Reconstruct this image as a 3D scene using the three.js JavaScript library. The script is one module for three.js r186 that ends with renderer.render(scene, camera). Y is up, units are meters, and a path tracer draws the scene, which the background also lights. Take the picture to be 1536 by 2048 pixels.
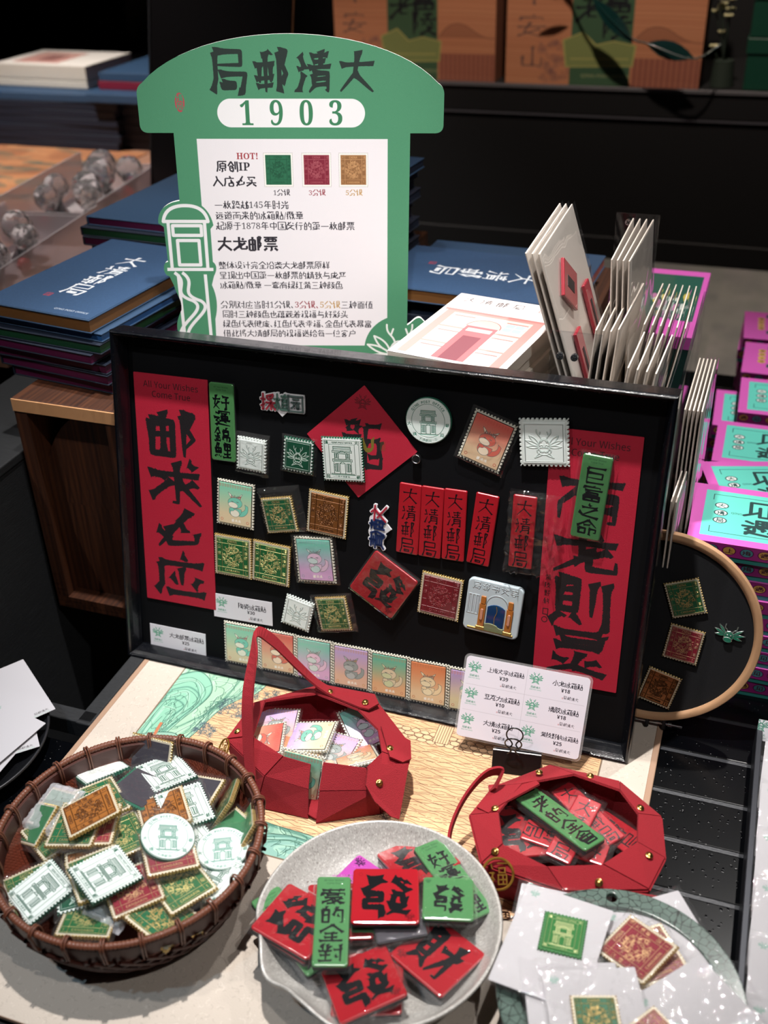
import * as THREE from 'three';
import { RoundedBoxGeometry } from 'three/addons/geometries/RoundedBoxGeometry.js';
import { mergeGeometries, mergeVertices, toCreasedNormals } from 'three/addons/utils/BufferGeometryUtils.js';
import { RectAreaLightUniformsLib } from 'three/addons/lights/RectAreaLightUniformsLib.js';
import { ImprovedNoise } from 'three/addons/math/ImprovedNoise.js';

// ---------------------------------------------------------------- camera, exposure, light
// Units are metres. Origin: front lower left corner of the magnet board, x along its foot, y up, z towards the viewer.
RectAreaLightUniformsLib.init();
const scene = new THREE.Scene();
scene.background = new THREE.Color(0x000000);
const camera = new THREE.PerspectiveCamera(51.07, 0.75, 0.02, 30);
camera.position.set(0.6493, 0.8257, 0.8414);
camera.up.set(-0.1514, 0.8479, -0.5081);
camera.lookAt(0.6493 - 0.2944, 0.8257 - 0.5293, 0.8414 - 0.7957);
camera.focus = 1.12;
camera.userData.fStop = 4.2;
const renderer = new THREE.WebGLRenderer({ antialias: true });
renderer.toneMapping = THREE.LinearToneMapping;
renderer.toneMappingExposure = 1.06;
renderer.shadowMap.enabled = true;
// ceiling spots: [lamp x, y, z, aim x, y, z, candela, half angle, softness, colour]
const SPOTS = [
  [0.30, 2.02, 0.02, 0.31, 0.05, 0.03, 20.0, 0.32, 1.2, 0xfffaf6, 0.9],
  [-0.70, 2.02, 0.90, 0.30, 0.12, 0.02, 3.6, 0.36, 1.2, 0xfffaf6],
  [1.35, 2.02, 0.85, 0.44, 0.12, 0.06, 3.4, 0.40, 1.2, 0xfffaf6],
  [-1.10, 2.02, -0.55, -0.72, 0.25, -1.0, 15.0, 0.44, 1.2, 0xfff6ee],
  [0.95, 2.02, -0.95, 0.66, 0.2, -0.40, 9.0, 0.36, 1.2, 0xfffaf6],
  [0.35, 2.02, -0.75, 0.35, 0.55, -1.6, 8.0, 0.5, 1.2, 0xffe9d8],
  [0.9, 2.02, -2.5, 0.6, -0.75, -3.1, 30.0, 0.5, 1.2, 0xfffaf6],
  [0.75, 2.02, 1.25, 0.145, 0.57, -0.24, 7.6, 0.135, 1.2, 0xfffaf6],
  [-0.35, 2.02, 1.05, 0.06, 0.0, 0.46, 2.8, 0.26, 1.2, 0xb4d8f4],  // added lamp, gives the near mat corner its cool tint
  [-0.30, 2.02, -0.30, -0.12, 0.38, -0.30, 6.0, 0.22, 1.2, 0xfffaf6],
];

// ---------------------------------------------------------------- helpers
const noise = new ImprovedNoise();
const mulberry = (s) => () => { s |= 0; s = (s + 0x6d2b79f5) | 0; let t = Math.imul(s ^ (s >>> 15), 1 | s); t = (t + Math.imul(t ^ (t >>> 7), 61 | t)) ^ t; return ((t ^ (t >>> 14)) >>> 0) / 4294967296; };
const used = new Map();
const numbered = (n) => { const k = used.get(n) ?? 0; used.set(n, k + 1); return k ? n + '_' + String(k).padStart(3, '0') : n; };
const shade = (o) => { o.traverse((m) => { if (m.isMesh) { m.castShadow = true; m.receiveShadow = true; } }); return o; };
function part(name, geo, mat, parent, pos, rot) {
  const m = new THREE.Mesh(geo, mat); m.name = name; m.castShadow = true; m.receiveShadow = true;
  if (pos) m.position.set(...pos);
  if (rot) m.rotation.set(...rot);
  if (parent) parent.add(m);
  return m;
}
function tag(o, name, label, category, group) {
  o.name = numbered(name); o.userData = { label, category }; if (group) o.userData.group = group; scene.add(o); return o;
}
function thing(name, label, category, group) { return tag(new THREE.Group(), name, label, category, group); }
function structure(name, geo, mat, pos, rot) { const m = part(name, geo, mat, scene, pos, rot); m.userData.kind = 'structure'; return m; }
const std = (o) => new THREE.MeshStandardMaterial(o);
const phys = (o) => new THREE.MeshPhysicalMaterial(o);
const box = (w, h, d, x = 0, y = 0, z = 0) => new THREE.BoxGeometry(w, h, d).translate(x, y, z);
const rbox = (w, h, d, r = 0.002, s = 2) => new RoundedBoxGeometry(w, h, d, s, Math.min(r, w / 2.01, h / 2.01, d / 2.01));
function canvas(w, h, draw) { const c = document.createElement('canvas'); c.width = w; c.height = h; draw(c.getContext('2d'), w, h); return c; }
function tex(c, srgb = true) { const t = new THREE.CanvasTexture(c); if (srgb) t.colorSpace = THREE.SRGBColorSpace; t.magFilter = THREE.LinearFilter; t.anisotropy = 8; return t; }
const ctex = (w, h, draw, srgb) => tex(canvas(w, h, draw), srgb);
// grey noise sheet for roughness / bump / mottled colour, tileable enough at coarse scale
function noiseSheet(n, octaves, f0, lo, hi, seed, sx = 1, sy = 1) {
  const d = new Uint8Array(n * n * 4);
  for (let y = 0; y < n; y++) for (let x = 0; x < n; x++) {
    let s = 0, a = 0.5, f = f0 / n, t = 0;
    for (let o = 0; o < octaves; o++) { s += a * noise.noise(x * f * sx, y * f * sy, seed + o * 7.3); t += a; a *= 0.55; f *= 2.1; }
    const v = Math.max(0, Math.min(255, 255 * (lo + (hi - lo) * (0.5 + 0.75 * s / t))));
    const i = (y * n + x) * 4; d[i] = d[i + 1] = d[i + 2] = v; d[i + 3] = 255;
  }
  const t = new THREE.DataTexture(d, n, n); t.wrapS = t.wrapT = THREE.RepeatWrapping; t.magFilter = THREE.LinearFilter; t.needsUpdate = true; return t;
}
const rep = (t, x, y = x) => { const c = t.clone(); c.repeat.set(x, y); c.wrapS = c.wrapT = THREE.RepeatWrapping; c.needsUpdate = true; return c; };
// uv of a flat shape centred on the origin: 0..1 over w x h
function planarUV(g, w, h) { const p = g.attributes.position, u = new Float32Array(p.count * 2); for (let i = 0; i < p.count; i++) { u[i * 2] = p.getX(i) / w + 0.5; u[i * 2 + 1] = p.getY(i) / h + 0.5; } g.setAttribute('uv', new THREE.BufferAttribute(u, 2)); return g; }
// box-projected uv in metres
function metreUV(g, s = 1) {
  if (g.index) g = g.toNonIndexed(); g.computeVertexNormals();
  const p = g.attributes.position, n = g.attributes.normal, u = new Float32Array(p.count * 2);
  for (let i = 0; i < p.count; i++) { const ax = Math.abs(n.getX(i)), ay = Math.abs(n.getY(i)), az = Math.abs(n.getZ(i)); let a, b; if (ay >= ax && ay >= az) { a = p.getX(i); b = p.getZ(i); } else if (ax >= az) { a = p.getZ(i); b = p.getY(i); } else { a = p.getX(i); b = p.getY(i); } u[i * 2] = a * s; u[i * 2 + 1] = b * s; }
  g.setAttribute('uv', new THREE.BufferAttribute(u, 2)); return g;
}
function rectShape(w, h, r = 0) {
  const s = new THREE.Shape(), x = w / 2, y = h / 2;
  if (!r) { s.moveTo(-x, -y); s.lineTo(x, -y); s.lineTo(x, y); s.lineTo(-x, y); s.closePath(); return s; }
  s.moveTo(-x + r, -y); s.lineTo(x - r, -y); s.absarc(x - r, -y + r, r, -Math.PI / 2, 0); s.lineTo(x, y - r); s.absarc(x - r, y - r, r, 0, Math.PI / 2);
  s.lineTo(-x + r, y); s.absarc(-x + r, y - r, r, Math.PI / 2, Math.PI); s.lineTo(-x, -y + r); s.absarc(-x + r, -y + r, r, Math.PI, 1.5 * Math.PI); return s;
}
function slab(shape, depth, bevel = 0, z0 = 0, segs = 1, curve = 6) {
  const o = bevel ? { depth: Math.max(1e-5, depth - 2 * bevel), bevelEnabled: true, bevelThickness: bevel, bevelSize: bevel, bevelOffset: -bevel, bevelSegments: segs, curveSegments: curve } : { depth, bevelEnabled: false, curveSegments: curve };
  return new THREE.ExtrudeGeometry(shape, o).translate(0, 0, z0 + bevel);
}
// perforated stamp outline
function perfShape(w, h, nx, ny, r) {
  const s = new THREE.Shape(); let first = true;
  const side = (x0, y0, x1, y1, n) => {
    const dx = (x1 - x0) / n, dy = (y1 - y0) / n, l = Math.hypot(dx, dy), nxv = -dy / l, nyv = dx / l;
    for (let i = 0; i < n; i++) {
      const ax = x0 + dx * i, ay = y0 + dy * i;
      for (const [t, d] of [[0, 0], [0.22, 0], [0.36, 0.8], [0.5, 1], [0.64, 0.8], [0.78, 0]]) {
        const px = ax + dx * t + nxv * d * r, py = ay + dy * t + nyv * d * r;
        if (first) { s.moveTo(px, py); first = false; } else s.lineTo(px, py);
      }
    }
  };
  const x = w / 2, y = h / 2;
  side(-x, -y, x, -y, nx); side(x, -y, x, y, ny); side(x, y, -x, y, nx); side(-x, y, -x, -y, ny); s.closePath(); return s;
}
const Q = (x, y, z, w) => new THREE.Quaternion(x, y, z, w);
const ORD = ['lowest', 'second', 'third', 'fourth', 'fifth', 'sixth', 'seventh', 'eighth', 'ninth', 'tenth', 'eleventh', 'twelfth'];
// ---------------------------------------------------------------- lettering: strokes on a 10 x 10 grid, or parts set beside (h), above (v) or inside (o) each other
const GLYPHS = `
氵 2174 0464 1975|冫 2255 1985|亻 7005 4349|彳 7014 7316 4549|纟 6024730786 1987|讠 3152 14545886|辶 1132 0434163718 192899|艹 0595 3139 7179|宀 5053 18148488|阝 2029 2070437537
钅 5004 3383 1676 535987|金 5004 5094 3474 1686 5459 0999 2738 8767|木 0393 5059 5308 5398|禾 7021 0494 5159 5409 5499|米 1233 8263 0494 5059 5409 5499|王 1181 2575 0999 5159|玉 1181 2575 0999 5159 7688
土 2484 5059 0999|日 2080892920 2585|月 202609 20808978 2383 2686|目 2080892920 2383 2686|田 1181881811 5158 1585|由 1282891912 5059 1585|口 1282881812|囗 0090990900|又 118109 2399|寸 0393 707968 2647
攵 3005 1383 7309 2499|贝 27208087 535609 6799|页 0191 5133 27238387 555809 6799|示 2181 0494 545949 2609 7699|礻 4052 147408 5459 5677|女 402689 7409 0393|子 118152 525939 0595|力 03938969 504609|弓 1080831316868979
隹 3005 2329 5042 2393 2595 2797 2999 6369|鸟 4031 31727465 31368679 1676|刂 2027 708969|广 5062 1292 121609|艮 20707424 2272 2028 2847 3599 8356|龶 1282 2575 0898 5058|元 2181 0494 343709 64698986|工 1181 5159 0999|十 0494 5059
一 0595|三 1181 2575 0999|大 0393 504509 4599|青 v50龶月|清 h30氵青|垂 7031 0393 5059 2327 7377 0686 1888|郵 h64垂阝|局 10808313 101609 25958979 3767683837|原 1090 101509 6152 3282863632 3484 565949 3728 7788
仓 5004 5094 34746656 34388985|创 h62仓刂|占 5055 5285 2585892925|店 o广占3399|入 304399 4309|必 1537 34388785 5265 8587 7019|买 118172 2233 3444 0696 535609 6799|分 4004 6094 26767968 473809|银 h38钅艮|枚 h45木攵
足 2070732320 5358 5686 2629 0998|夸 0191 4005 5195 3474 0797 37388879|跨 h45足夸|走 2272 5055 0595 5558 5787 3509 3799|戉 1282 224809 50599895 8536 7182|越 h55走戉|年 3013 2181 2484 2426 0696 5159|时 h40日寸|光 5054 1133 8163 0595 353709 65698986
远 o辶元3197|首 2031 7061 0292 5244 2484892924 2686|道 o辶首3097|而 0191 5143 14949989 1419 4448 6468|来 1181 2243 8263 0595 5059 5509 5599|白 5042 2282892922 2585|勺 4015 22828969 4566|的 h45白勺|水 505939 133409 8254 5499|冰 h25冫水
竹 2105 1241 3446 6145 5281 7476|相 h45木目|箱 v30竹相|贴 h42贝占|幺 0383 0003 4003 8083 441667 3787 4749|敫 h50幺攵|徽 h28彳敫|立 5051 1282 2436 7366 0999|早 2080842420 2282 0797 5459|章 v38立早|己 1080841414199996|起 h55走己|源 h28氵原
于 2181 0494 515939|中 1282861612 5059|国 o囗玉2277|发 202494 500409 347409 3699 7182|亍 1181 0494 545939|行 h38彳亍|弟 1080841414178788 5059 5809|第 v30竹弟|覀 0191 1484881814 3138 6168|票 v42覀示|邮 h58由阝|龙 0393 404609 54589896 8437 6172
束 0292 1484871714 5059 5709 5799|敕 h50束攵|正 0191 5159 5585 2529 0999|整 v52敕正|本 0393 5059 5308 5398 3777|体 h30亻本|殳 3024 30707393 158509 2799|设 h30讠殳|计 h35讠十|完 v35宀元|全 5004 5094 2575 2777 5459 0999|㕣 4004 6094 2585892925|沿 h28氵㕣
衣 5051 0393 4308 3539 3958 5499 8365|袭 v55龙衣|羊 2032 8062 1383 1585 0797 5359|样 h40木羊|呈 v45口王|见 27208087 535609 56598987|现 h42王见|出 5059 11148481 05099995|精 h38米青|至 1181 511484 7274 2686 5459 0999|致 h50至攵|与 302585 858969 2282 0676
戊 1282 121709 50579997 9366 7172|威 o戊女2488|严 1191 3135 6165 1233 8263 1696 161809|镸 2070 2028 2272 2474 0696 463878 6788|套 v40大镸|有 0292 500609 3439 34848979 3585 3787|录 208084 3272 0494 545949 1637 8566 5609 6799|绿 h35纟录|红 h35纟工
黄 1181 3033 7073 0393 2585882825 5358 2686 3809 7899|种 h42禾中|彦 5051 1181 2233 7263 0484 041609 6325 7527 8729|颜 h52彦页|色 3014 206043 1383871713 5357 13199997|另 2070742420 15858978 453709|别 h60另刂|对 h45又寸|应 5061 1292 121709 3547 5357 8577 2999
当 5054 1133 8163 15858919 1787|面 0191 5143 1383891913 3339 6369 3565 3767|直 1181 5033 2373782823 2474 2676 0999|值 h28亻直|同 1019 10909979 3272 3575783835|也 04837566 5057 22299996|昷 2070742420 2272 1686 1619 8689 3639 6669 0999|缊 h35纟昷|蕴 v25艹缊
臧 1191 111709 2329 3363 3868 3338 60679998 9366|藏 v25艹臧|着 2031 7061 1282 2474 0595 5209 3575793935 3777|兄 2070742420 354809 65698987|祝 h40礻兄|畐 1090 2272742422 1585891915 5559 1787|福 h40礻畐|好 h48女子|采 7011 1223 4243 7162 0595 5459 5509 5599|彡 7014 8327 9609|彩 h60采彡
头 3042 1334 0696 605709 6799|弋 0483 40579996 7081|代 h30亻弋|表 1181 2373 0595 5055 4508 3639 3958 5499 8366|建 01310434 3407 14288999 4181 8184 3393 4484 4676 6067|健 h25亻建|康 5061 1292 121709 3474 7477 2595 3777 5359 2748 8768 5899|幸 2181 5053 0393 2435 7465 1686 5459
㳟 1181 3034 7074 0494 3407 6497 5459 2738 8768|暴 v35日㳟|富 v28宀畐|昔 1181 3034 7074 0494 2585892925 2777|借 h28亻昔|止 5058 5484 2428 0998|匕 8135 20299997|此 h55止匕|丬 6069 1232 0555|㝳 3014 307034 3343 0595 757968 2747|将 h30丬㝳|关 2032 7052 1383 0595 535509 5599
送 o辶关3097|合 5004 5094 3464 2686892926|给 h35纟合|每 3013 2181 332888 337389 0595 5363 5767|位 h30亻立|各 4014 306119 2376 2666692926|客 v32宀各|户 5061 2282 8285 2585 221709|匋 3014 22828979 3353 2666 5357 3537 2868|陶 h30阝匋
欠 3014 2282 8273 534609 5699|次 h30冫欠|瓦 0191 31183837 34747989 4556|瓷 v45次瓦|上 5059 5484 0999|海 h28氵每|文 5061 0292 7209 2499|字 v35宀子|小 505939 3307 7398|亚 1181 3138 6168 1334 8365 0999|克 0191 5033 2373762623 360709 56598987
啇 5051 1181 3142 7162 1319 13939979 3474 5355 3676783836|滴 h28氵啇|交 5051 0191 3214 6284 7409 2599|胶 h40月交|夌 2171 5043 0393 3415 6485 467609 4799|陵 h30阝夌|里 2080842420 2282 5059 1787 0999|予 2080 8053 3243 059584 555939|野 h50里予|鹤 h50隹鸟
求 0393 505949 1334 4408 8456 5499 7081|貝 2070762620 2272 2474 3709 6799|則 h55貝刂|火 1335 8365 504609 4699|彐 1181 8188 1888 2585|灵 v45彐火|軍 02009092 2272 2474772724 2676 0898 5259|運 o辶軍3097|帛 5042 2272752522 2373 1618 16868878 5559|錦 h42金帛
魚 3004 306043 1383861613 5356 1585 0819 2838 5868 7989|鯉 h45魚里|α v42立月|β 1181 1114 1484 8487 3787 1419 19999996|龍 h50αβ|癶 1141 4109 1334 6199 8172 9384|γ h50弓殳|發 v42癶γ|才 0393 606949 6309|財 h48貝才|巨 1090 1019 1999 13838616
之 4152 1383 8318 062899|命 5004 5094 3363 1545481815 6569 65959787|冡 02009092 2272 1484 543608 4658 5829 6689 8466 5699|蒙 v25艹冡|δ 3034 6064 1133 8163 0494 5459 1686 0999|對 h60δ寸|考 2171 5044 0494 9009 4575 454777|會 5003 5093 3363 1484861614 5456 2787892927
午 3014 2282 0595 5059|安 v30宀女|山 5058 24288884|禺 2070742420 2272 1519 15959989 5058 3667|遇 o辶禺3097|植 h40木直|园 o囗元2177|扌 505939 1383 1776|探 h35扌采|满 h28氵禺|书 1181 8184 1484 8487 0595 5059 7182`;
const FONT = new Map();
for (const e of GLYPHS.split(/[\n|]/)) { const k = e.trim(); if (k) FONT.set([...k][0], [...k].slice(2).join('')); }
function strokesOf(ch, x0 = 0, y0 = 0, x1 = 1, y1 = 1, out = []) {
  const d = FONT.get(ch); if (d === undefined) return out;
  const m = [...d], w = x1 - x0, h = y1 - y0;
  if (m[0] === 'h') { const r = +(m[1] + m[2]) / 100; strokesOf(m[3], x0, y0, x0 + w * (r - 0.04), y1, out); strokesOf(m[4], x0 + w * (r + 0.04), y0, x1, y1, out); }
  else if (m[0] === 'v') { const r = +(m[1] + m[2]) / 100; strokesOf(m[3], x0, y0, x1, y0 + h * (r - 0.04), out); strokesOf(m[4], x0, y0 + h * (r + 0.04), x1, y1, out); }
  else if (m[0] === 'o') { strokesOf(m[1], x0, y0, x1, y1, out); const [a, b, c, e] = m.slice(3).map((v) => +v / 9); strokesOf(m[2], x0 + w * a, y0 + h * b, x0 + w * c, y0 + h * e, out); }
  else for (const s of d.split(' ')) { const p = []; for (let i = 0; i + 1 < s.length; i += 2) p.push([x0 + w * s[i] / 9, y0 + h * s[i + 1] / 9]); out.push(p); }
  return out;
}
// plain type: even strokes, thinner horizontals when serif
function glyph(g, ch, x, y, s, weight = 0.085, serif = 0) {
  for (const p of strokesOf(ch, x + s * 0.06, y + s * 0.06, x + s * 0.94, y + s * 0.94)) {
    for (let i = 0; i + 1 < p.length; i++) {
      const dx = Math.abs(p[i + 1][0] - p[i][0]), dy = Math.abs(p[i + 1][1] - p[i][1]);
      g.lineWidth = s * weight * (serif && dx > dy * 3 ? serif : 1);
      g.beginPath(); g.moveTo(...p[i]); g.lineTo(...p[i + 1]); g.stroke();
    }
  }
}
// a line of mixed Chinese and Latin type; returns the end x
function line(g, text, x, y, s, o = {}) {
  const { weight = 0.085, serif = 0, color = '#222', font = 'serif', bold = '', gap = 0 } = o;
  g.strokeStyle = g.fillStyle = color; g.lineCap = serif ? 'butt' : 'round'; g.lineJoin = 'round'; g.textAlign = 'left'; g.textBaseline = 'alphabetic';
  for (const ch of text) {
    if (FONT.has(ch)) { glyph(g, ch, x, y, s, weight, serif); x += s * (1 + gap); }
    else if (ch === '、') { g.beginPath(); g.moveTo(x + s * 0.1, y + s * 0.72); g.lineTo(x + s * 0.25, y + s * 0.92); g.lineWidth = s * 0.1; g.stroke(); x += s * 0.5; }
    else { g.font = bold + ' ' + s + 'px ' + font; g.fillText(ch, x, y + s * 0.86); x += g.measureText(ch).width * (1 + gap); }
  }
  return x;
}
function lineWidth(g, text, s, font = 'serif', bold = '') { let x = 0; g.font = bold + ' ' + s + 'px ' + font; for (const ch of text) x += FONT.has(ch) ? s : ch === '、' ? s * 0.5 : g.measureText(ch).width; return x; }
// brush lettering: pressed ends, swelling strokes, ragged edge
function brush(g, ch, x, y, w, h, weight, color, seed = 1, rag = 0.12) {
  const R = mulberry(seed * 977 + ch.codePointAt(0)); g.fillStyle = color;
  for (const p of strokesOf(ch, x + w * 0.05, y + h * 0.05, x + w * 0.95, y + h * 0.95)) {
    const jx = (R() - 0.5) * w * 0.03, jy = (R() - 0.5) * h * 0.03, m = Math.min(w, h);
    const q = p.map(([a, b]) => new THREE.Vector2(a + jx, b + jy)), seg = q.slice(1).map((v, i) => v.distanceTo(q[i])), len = seg.reduce((a, b) => a + b, 0);
    const closed = q.length > 3 && q[0].distanceTo(q[q.length - 1]) < 1e-6, taper = !closed && R() > 0.45, a = q[0], z = q[q.length - 1];
    const horizontal = q.length === 2 && Math.abs(z.x - a.x) > 2 * Math.abs(z.y - a.y), n = Math.max(8, Math.ceil(len / (m * 0.01)));
    const at = (d) => { let i = 0; while (i < seg.length - 1 && d > seg[i]) { d -= seg[i]; i++; } return q[i].clone().lerp(q[i + 1], seg[i] ? d / seg[i] : 0); };
    const up = [], dn = [], e = Math.min(len * 0.3, m * 0.06);
    for (let i = 0; i <= n; i++) {
      const t = i / n, d = t * len, v = at(d), tan = at(Math.min(len, d + e)).sub(at(Math.max(0, d - e))).normalize();
      let f = 0.8 + 0.36 * Math.exp(-t * t * 90) + (taper ? 0 : 0.3 * Math.exp(-(1 - t) * (1 - t) * 90)) - 0.16 * Math.sin(Math.PI * t);
      if (horizontal) { f *= 0.85; v.y -= h * 0.035 * t; }
      if (taper && !horizontal) f *= 1 - 0.7 * Math.pow(t, 2.5);
      const r = weight * m * 0.5 * f, k = 1 + (R() - 0.5) * 2 * rag, l = 1 + (R() - 0.5) * 2 * rag, lean = i === 0 ? -0.5 : i === n ? 0.4 : 0;
      up.push([v.x + tan.y * r * k + tan.x * r * lean, v.y - tan.x * r * k + tan.y * r * lean]);
      dn.push([v.x - tan.y * r * l - tan.x * r * lean * 0.4, v.y + tan.x * r * l - tan.y * r * lean * 0.4]);
    }
    g.beginPath(); up.forEach(([c, d], i) => i ? g.lineTo(c, d) : g.moveTo(c, d)); dn.reverse().forEach(([c, d]) => g.lineTo(c, d)); g.closePath(); g.fill();
  }
}
const brushColumn = (g, text, x, y, w, h, weight, color, seed, rag) => [...text].forEach((c, i) => brush(g, c, x, y + h * i, w, h * 0.94, weight, color, seed + i, rag));
// the shop's dragon-head emblem as line work
function emblem(g, cx, cy, s, color, lw = 0.05, fill) {
  g.save(); g.translate(cx, cy); g.scale(s, s); g.strokeStyle = color; g.lineWidth = lw; g.lineCap = g.lineJoin = 'round';
  const P = (fn, f) => { g.beginPath(); fn(); if (f && fill) { g.fillStyle = fill; g.fill(); } g.stroke(); };
  for (const k of [-1, 1]) {
    for (const [a, l, b] of [[-0.8, 0.72, 0.2], [-0.42, 0.78, 0.17], [-0.02, 0.66, 0.15]]) {
      const ux = Math.cos(a) * k, uy = Math.sin(a), bx = 0.3 * k, by = 0.16 + a * 0.22;
      P(() => { g.moveTo(bx, by); g.quadraticCurveTo(bx + ux * l * 0.45 - uy * b, by + uy * l * 0.45 + ux * b, bx + ux * l, by + uy * l); g.quadraticCurveTo(bx + ux * l * 0.45 + uy * b, by + uy * l * 0.45 - ux * b, bx, by); }, 1);
    }
    P(() => { g.moveTo(0.14 * k, -0.3); g.bezierCurveTo(0.2 * k, -0.6, 0.42 * k, -0.55, 0.4 * k, -0.9); g.moveTo(0.27 * k, -0.56); g.lineTo(0.2 * k, -0.76); });
    P(() => { g.moveTo(0.26 * k, 0.5); g.lineTo(0.52 * k, 0.82); g.lineTo(0.16 * k, 0.66); }, 1);
  }
  P(() => { g.ellipse(0, 0.08, 0.36, 0.36, 0, 0, 7); }, 1);
  P(() => { g.arc(0, -0.1, 0.26, Math.PI, 0); g.moveTo(-0.16, -0.14); g.arc(0, -0.12, 0.16, Math.PI, 0); });
  P(() => { g.ellipse(0, 0.4, 0.38, 0.23, 0, 0, 7); }, 1);
  for (const k of [-1, 1]) { P(() => { g.arc(0.14 * k, 0.1, 0.07, 0, 7); }); P(() => { g.arc(0.12 * k, 0.38, 0.1, 0.2, 2.9); }); }
  g.restore();
}
// ---------------------------------------------------------------- prints and surfaces
const N1 = noiseSheet(256, 4, 10, 0.2, 0.8, 1), N2 = noiseSheet(256, 5, 40, 0.1, 0.9, 9), NF = noiseSheet(256, 3, 110, 0, 1, 21), NW = noiseSheet(256, 4, 6, 0.1, 0.9, 33, 1, 14);
const FELT = noiseSheet(256, 4, 70, 0.05, 0.95, 51);
const GOLD = '#d9b878';
function swirl(g, cx, cy, rx, ry, seed, lw) {            // coiled dragon filling an oval: scales, curls, claws
  const R = mulberry(seed); g.lineWidth = lw; g.lineCap = 'round';
  g.beginPath(); for (let i = 0; i <= 160; i++) { const t = i / 160 * 13, k = 0.12 + 0.82 * i / 160, w = 1 + 0.12 * Math.sin(t * 5); const x = cx + Math.cos(t) * rx * k * w, y = cy + Math.sin(t) * ry * k * w; i ? g.lineTo(x, y) : g.moveTo(x, y); } g.stroke();
  for (let i = 0; i < 95; i++) { const a = R() * 6.3, k = 0.15 + 0.8 * Math.sqrt(R()), x = cx + Math.cos(a) * rx * k, y = cy + Math.sin(a) * ry * k, r = rx * (0.05 + 0.09 * R()), s = R() * 6.3; g.beginPath(); g.arc(x, y, r, s, s + 2 + R() * 3); g.stroke(); }
  for (let i = 0; i < 40; i++) { const a = R() * 6.3, k = 0.8 + 0.28 * R(), x = cx + Math.cos(a) * rx * k, y = cy + Math.sin(a) * ry * k; g.beginPath(); g.moveTo(x, y); g.quadraticCurveTo(x + (R() - 0.5) * rx * 0.3, y + (R() - 0.5) * ry * 0.3, x + Math.cos(a + 0.6) * rx * 0.18, y + Math.sin(a + 0.6) * ry * 0.18); g.stroke(); }
}
function dragonStampLines(g, w, h) {
  const c = g.strokeStyle; g.lineWidth = w * 0.012;
  g.strokeRect(w * 0.02, h * 0.02, w * 0.96, h * 0.96); g.strokeRect(w * 0.17, h * 0.15, w * 0.66, h * 0.68);
  for (const x of [0.17, 0.83]) { g.beginPath(); g.moveTo(w * x, 0); g.lineTo(w * x, h); g.stroke(); }
  for (const y of [0.15, 0.83]) { g.beginPath(); g.moveTo(0, h * y); g.lineTo(w, h * y); g.stroke(); }
  swirl(g, w * 0.5, h * 0.49, w * 0.29, h * 0.3, 5, w * 0.013);
  line(g, 'CHINA', w * 0.33, h * 0.035, h * 0.09, { color: c, font: 'sans-serif', bold: 'bold' });
  line(g, 'CANDARIN', w * 0.24, h * 0.865, h * 0.085, { color: c, font: 'sans-serif', bold: 'bold' });
  for (const x of [0.05, 0.88]) line(g, '1', w * x, h * 0.86, h * 0.09, { color: c, font: 'serif', bold: 'bold' });
  [...'大清郵政局'].forEach((ch, i) => FONT.has(ch) && line(g, ch, w * 0.855, h * (0.18 + i * 0.125), h * 0.1, { color: c, weight: 0.1 }));
  [...'分银一'].forEach((ch, i) => line(g, ch, w * 0.03, h * (0.22 + i * 0.18), h * 0.1, { color: c, weight: 0.1 }));
  line(g, '大', w * 0.03, h * 0.03, h * 0.1, { color: c }); line(g, '清', w * 0.87, h * 0.03, h * 0.1, { color: c });
}
const SW = 230, SH = 248;
const stampMask = canvas(SW, SH, (g, w, h) => { g.fillStyle = '#000'; g.fillRect(0, 0, w, h); g.strokeStyle = '#fff'; dragonStampLines(g, w, h); });
const stampMaskTex = tex(stampMask, false);
const stampFaces = {};
function stampFace(base, lines, metal = true) {
  const map = ctex(SW, SH, (g, w, h) => { g.fillStyle = base; g.fillRect(0, 0, w, h); g.strokeStyle = lines; dragonStampLines(g, w, h); });
  return phys({ map, bumpMap: stampMaskTex, bumpScale: 0.0006, metalnessMap: metal ? stampMaskTex : null, metalness: metal ? 0.75 : 0, roughness: 0.34, clearcoat: 0.25, clearcoatRoughness: 0.2 });
}
stampFaces.green = stampFace('#0f5a36', GOLD); stampFaces.red = stampFace('#7d1b2c', '#e2b98a'); stampFaces.brown = stampFace('#8f5a2b', '#4d2b10', false); stampFaces.olive = stampFace('#1c5a30', '#e0cf8a');
stampFaces.bronze = phys({ map: ctex(SW, SH, (g, w, h) => { g.fillStyle = '#8d5a30'; g.fillRect(0, 0, w, h); g.strokeStyle = '#5a3418'; dragonStampLines(g, w, h); }), bumpMap: stampMaskTex, bumpScale: 0.0008, metalness: 0.55, roughness: 0.32 });
stampFaces.maroon = phys({ map: ctex(SW, SH, (g, w, h) => { g.fillStyle = '#6a1620'; g.fillRect(0, 0, w, h); g.strokeStyle = '#8c2c34'; dragonStampLines(g, w, h); }), bumpMap: stampMaskTex, bumpScale: 0.0008, roughness: 0.3, clearcoat: 0.4 });
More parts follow.
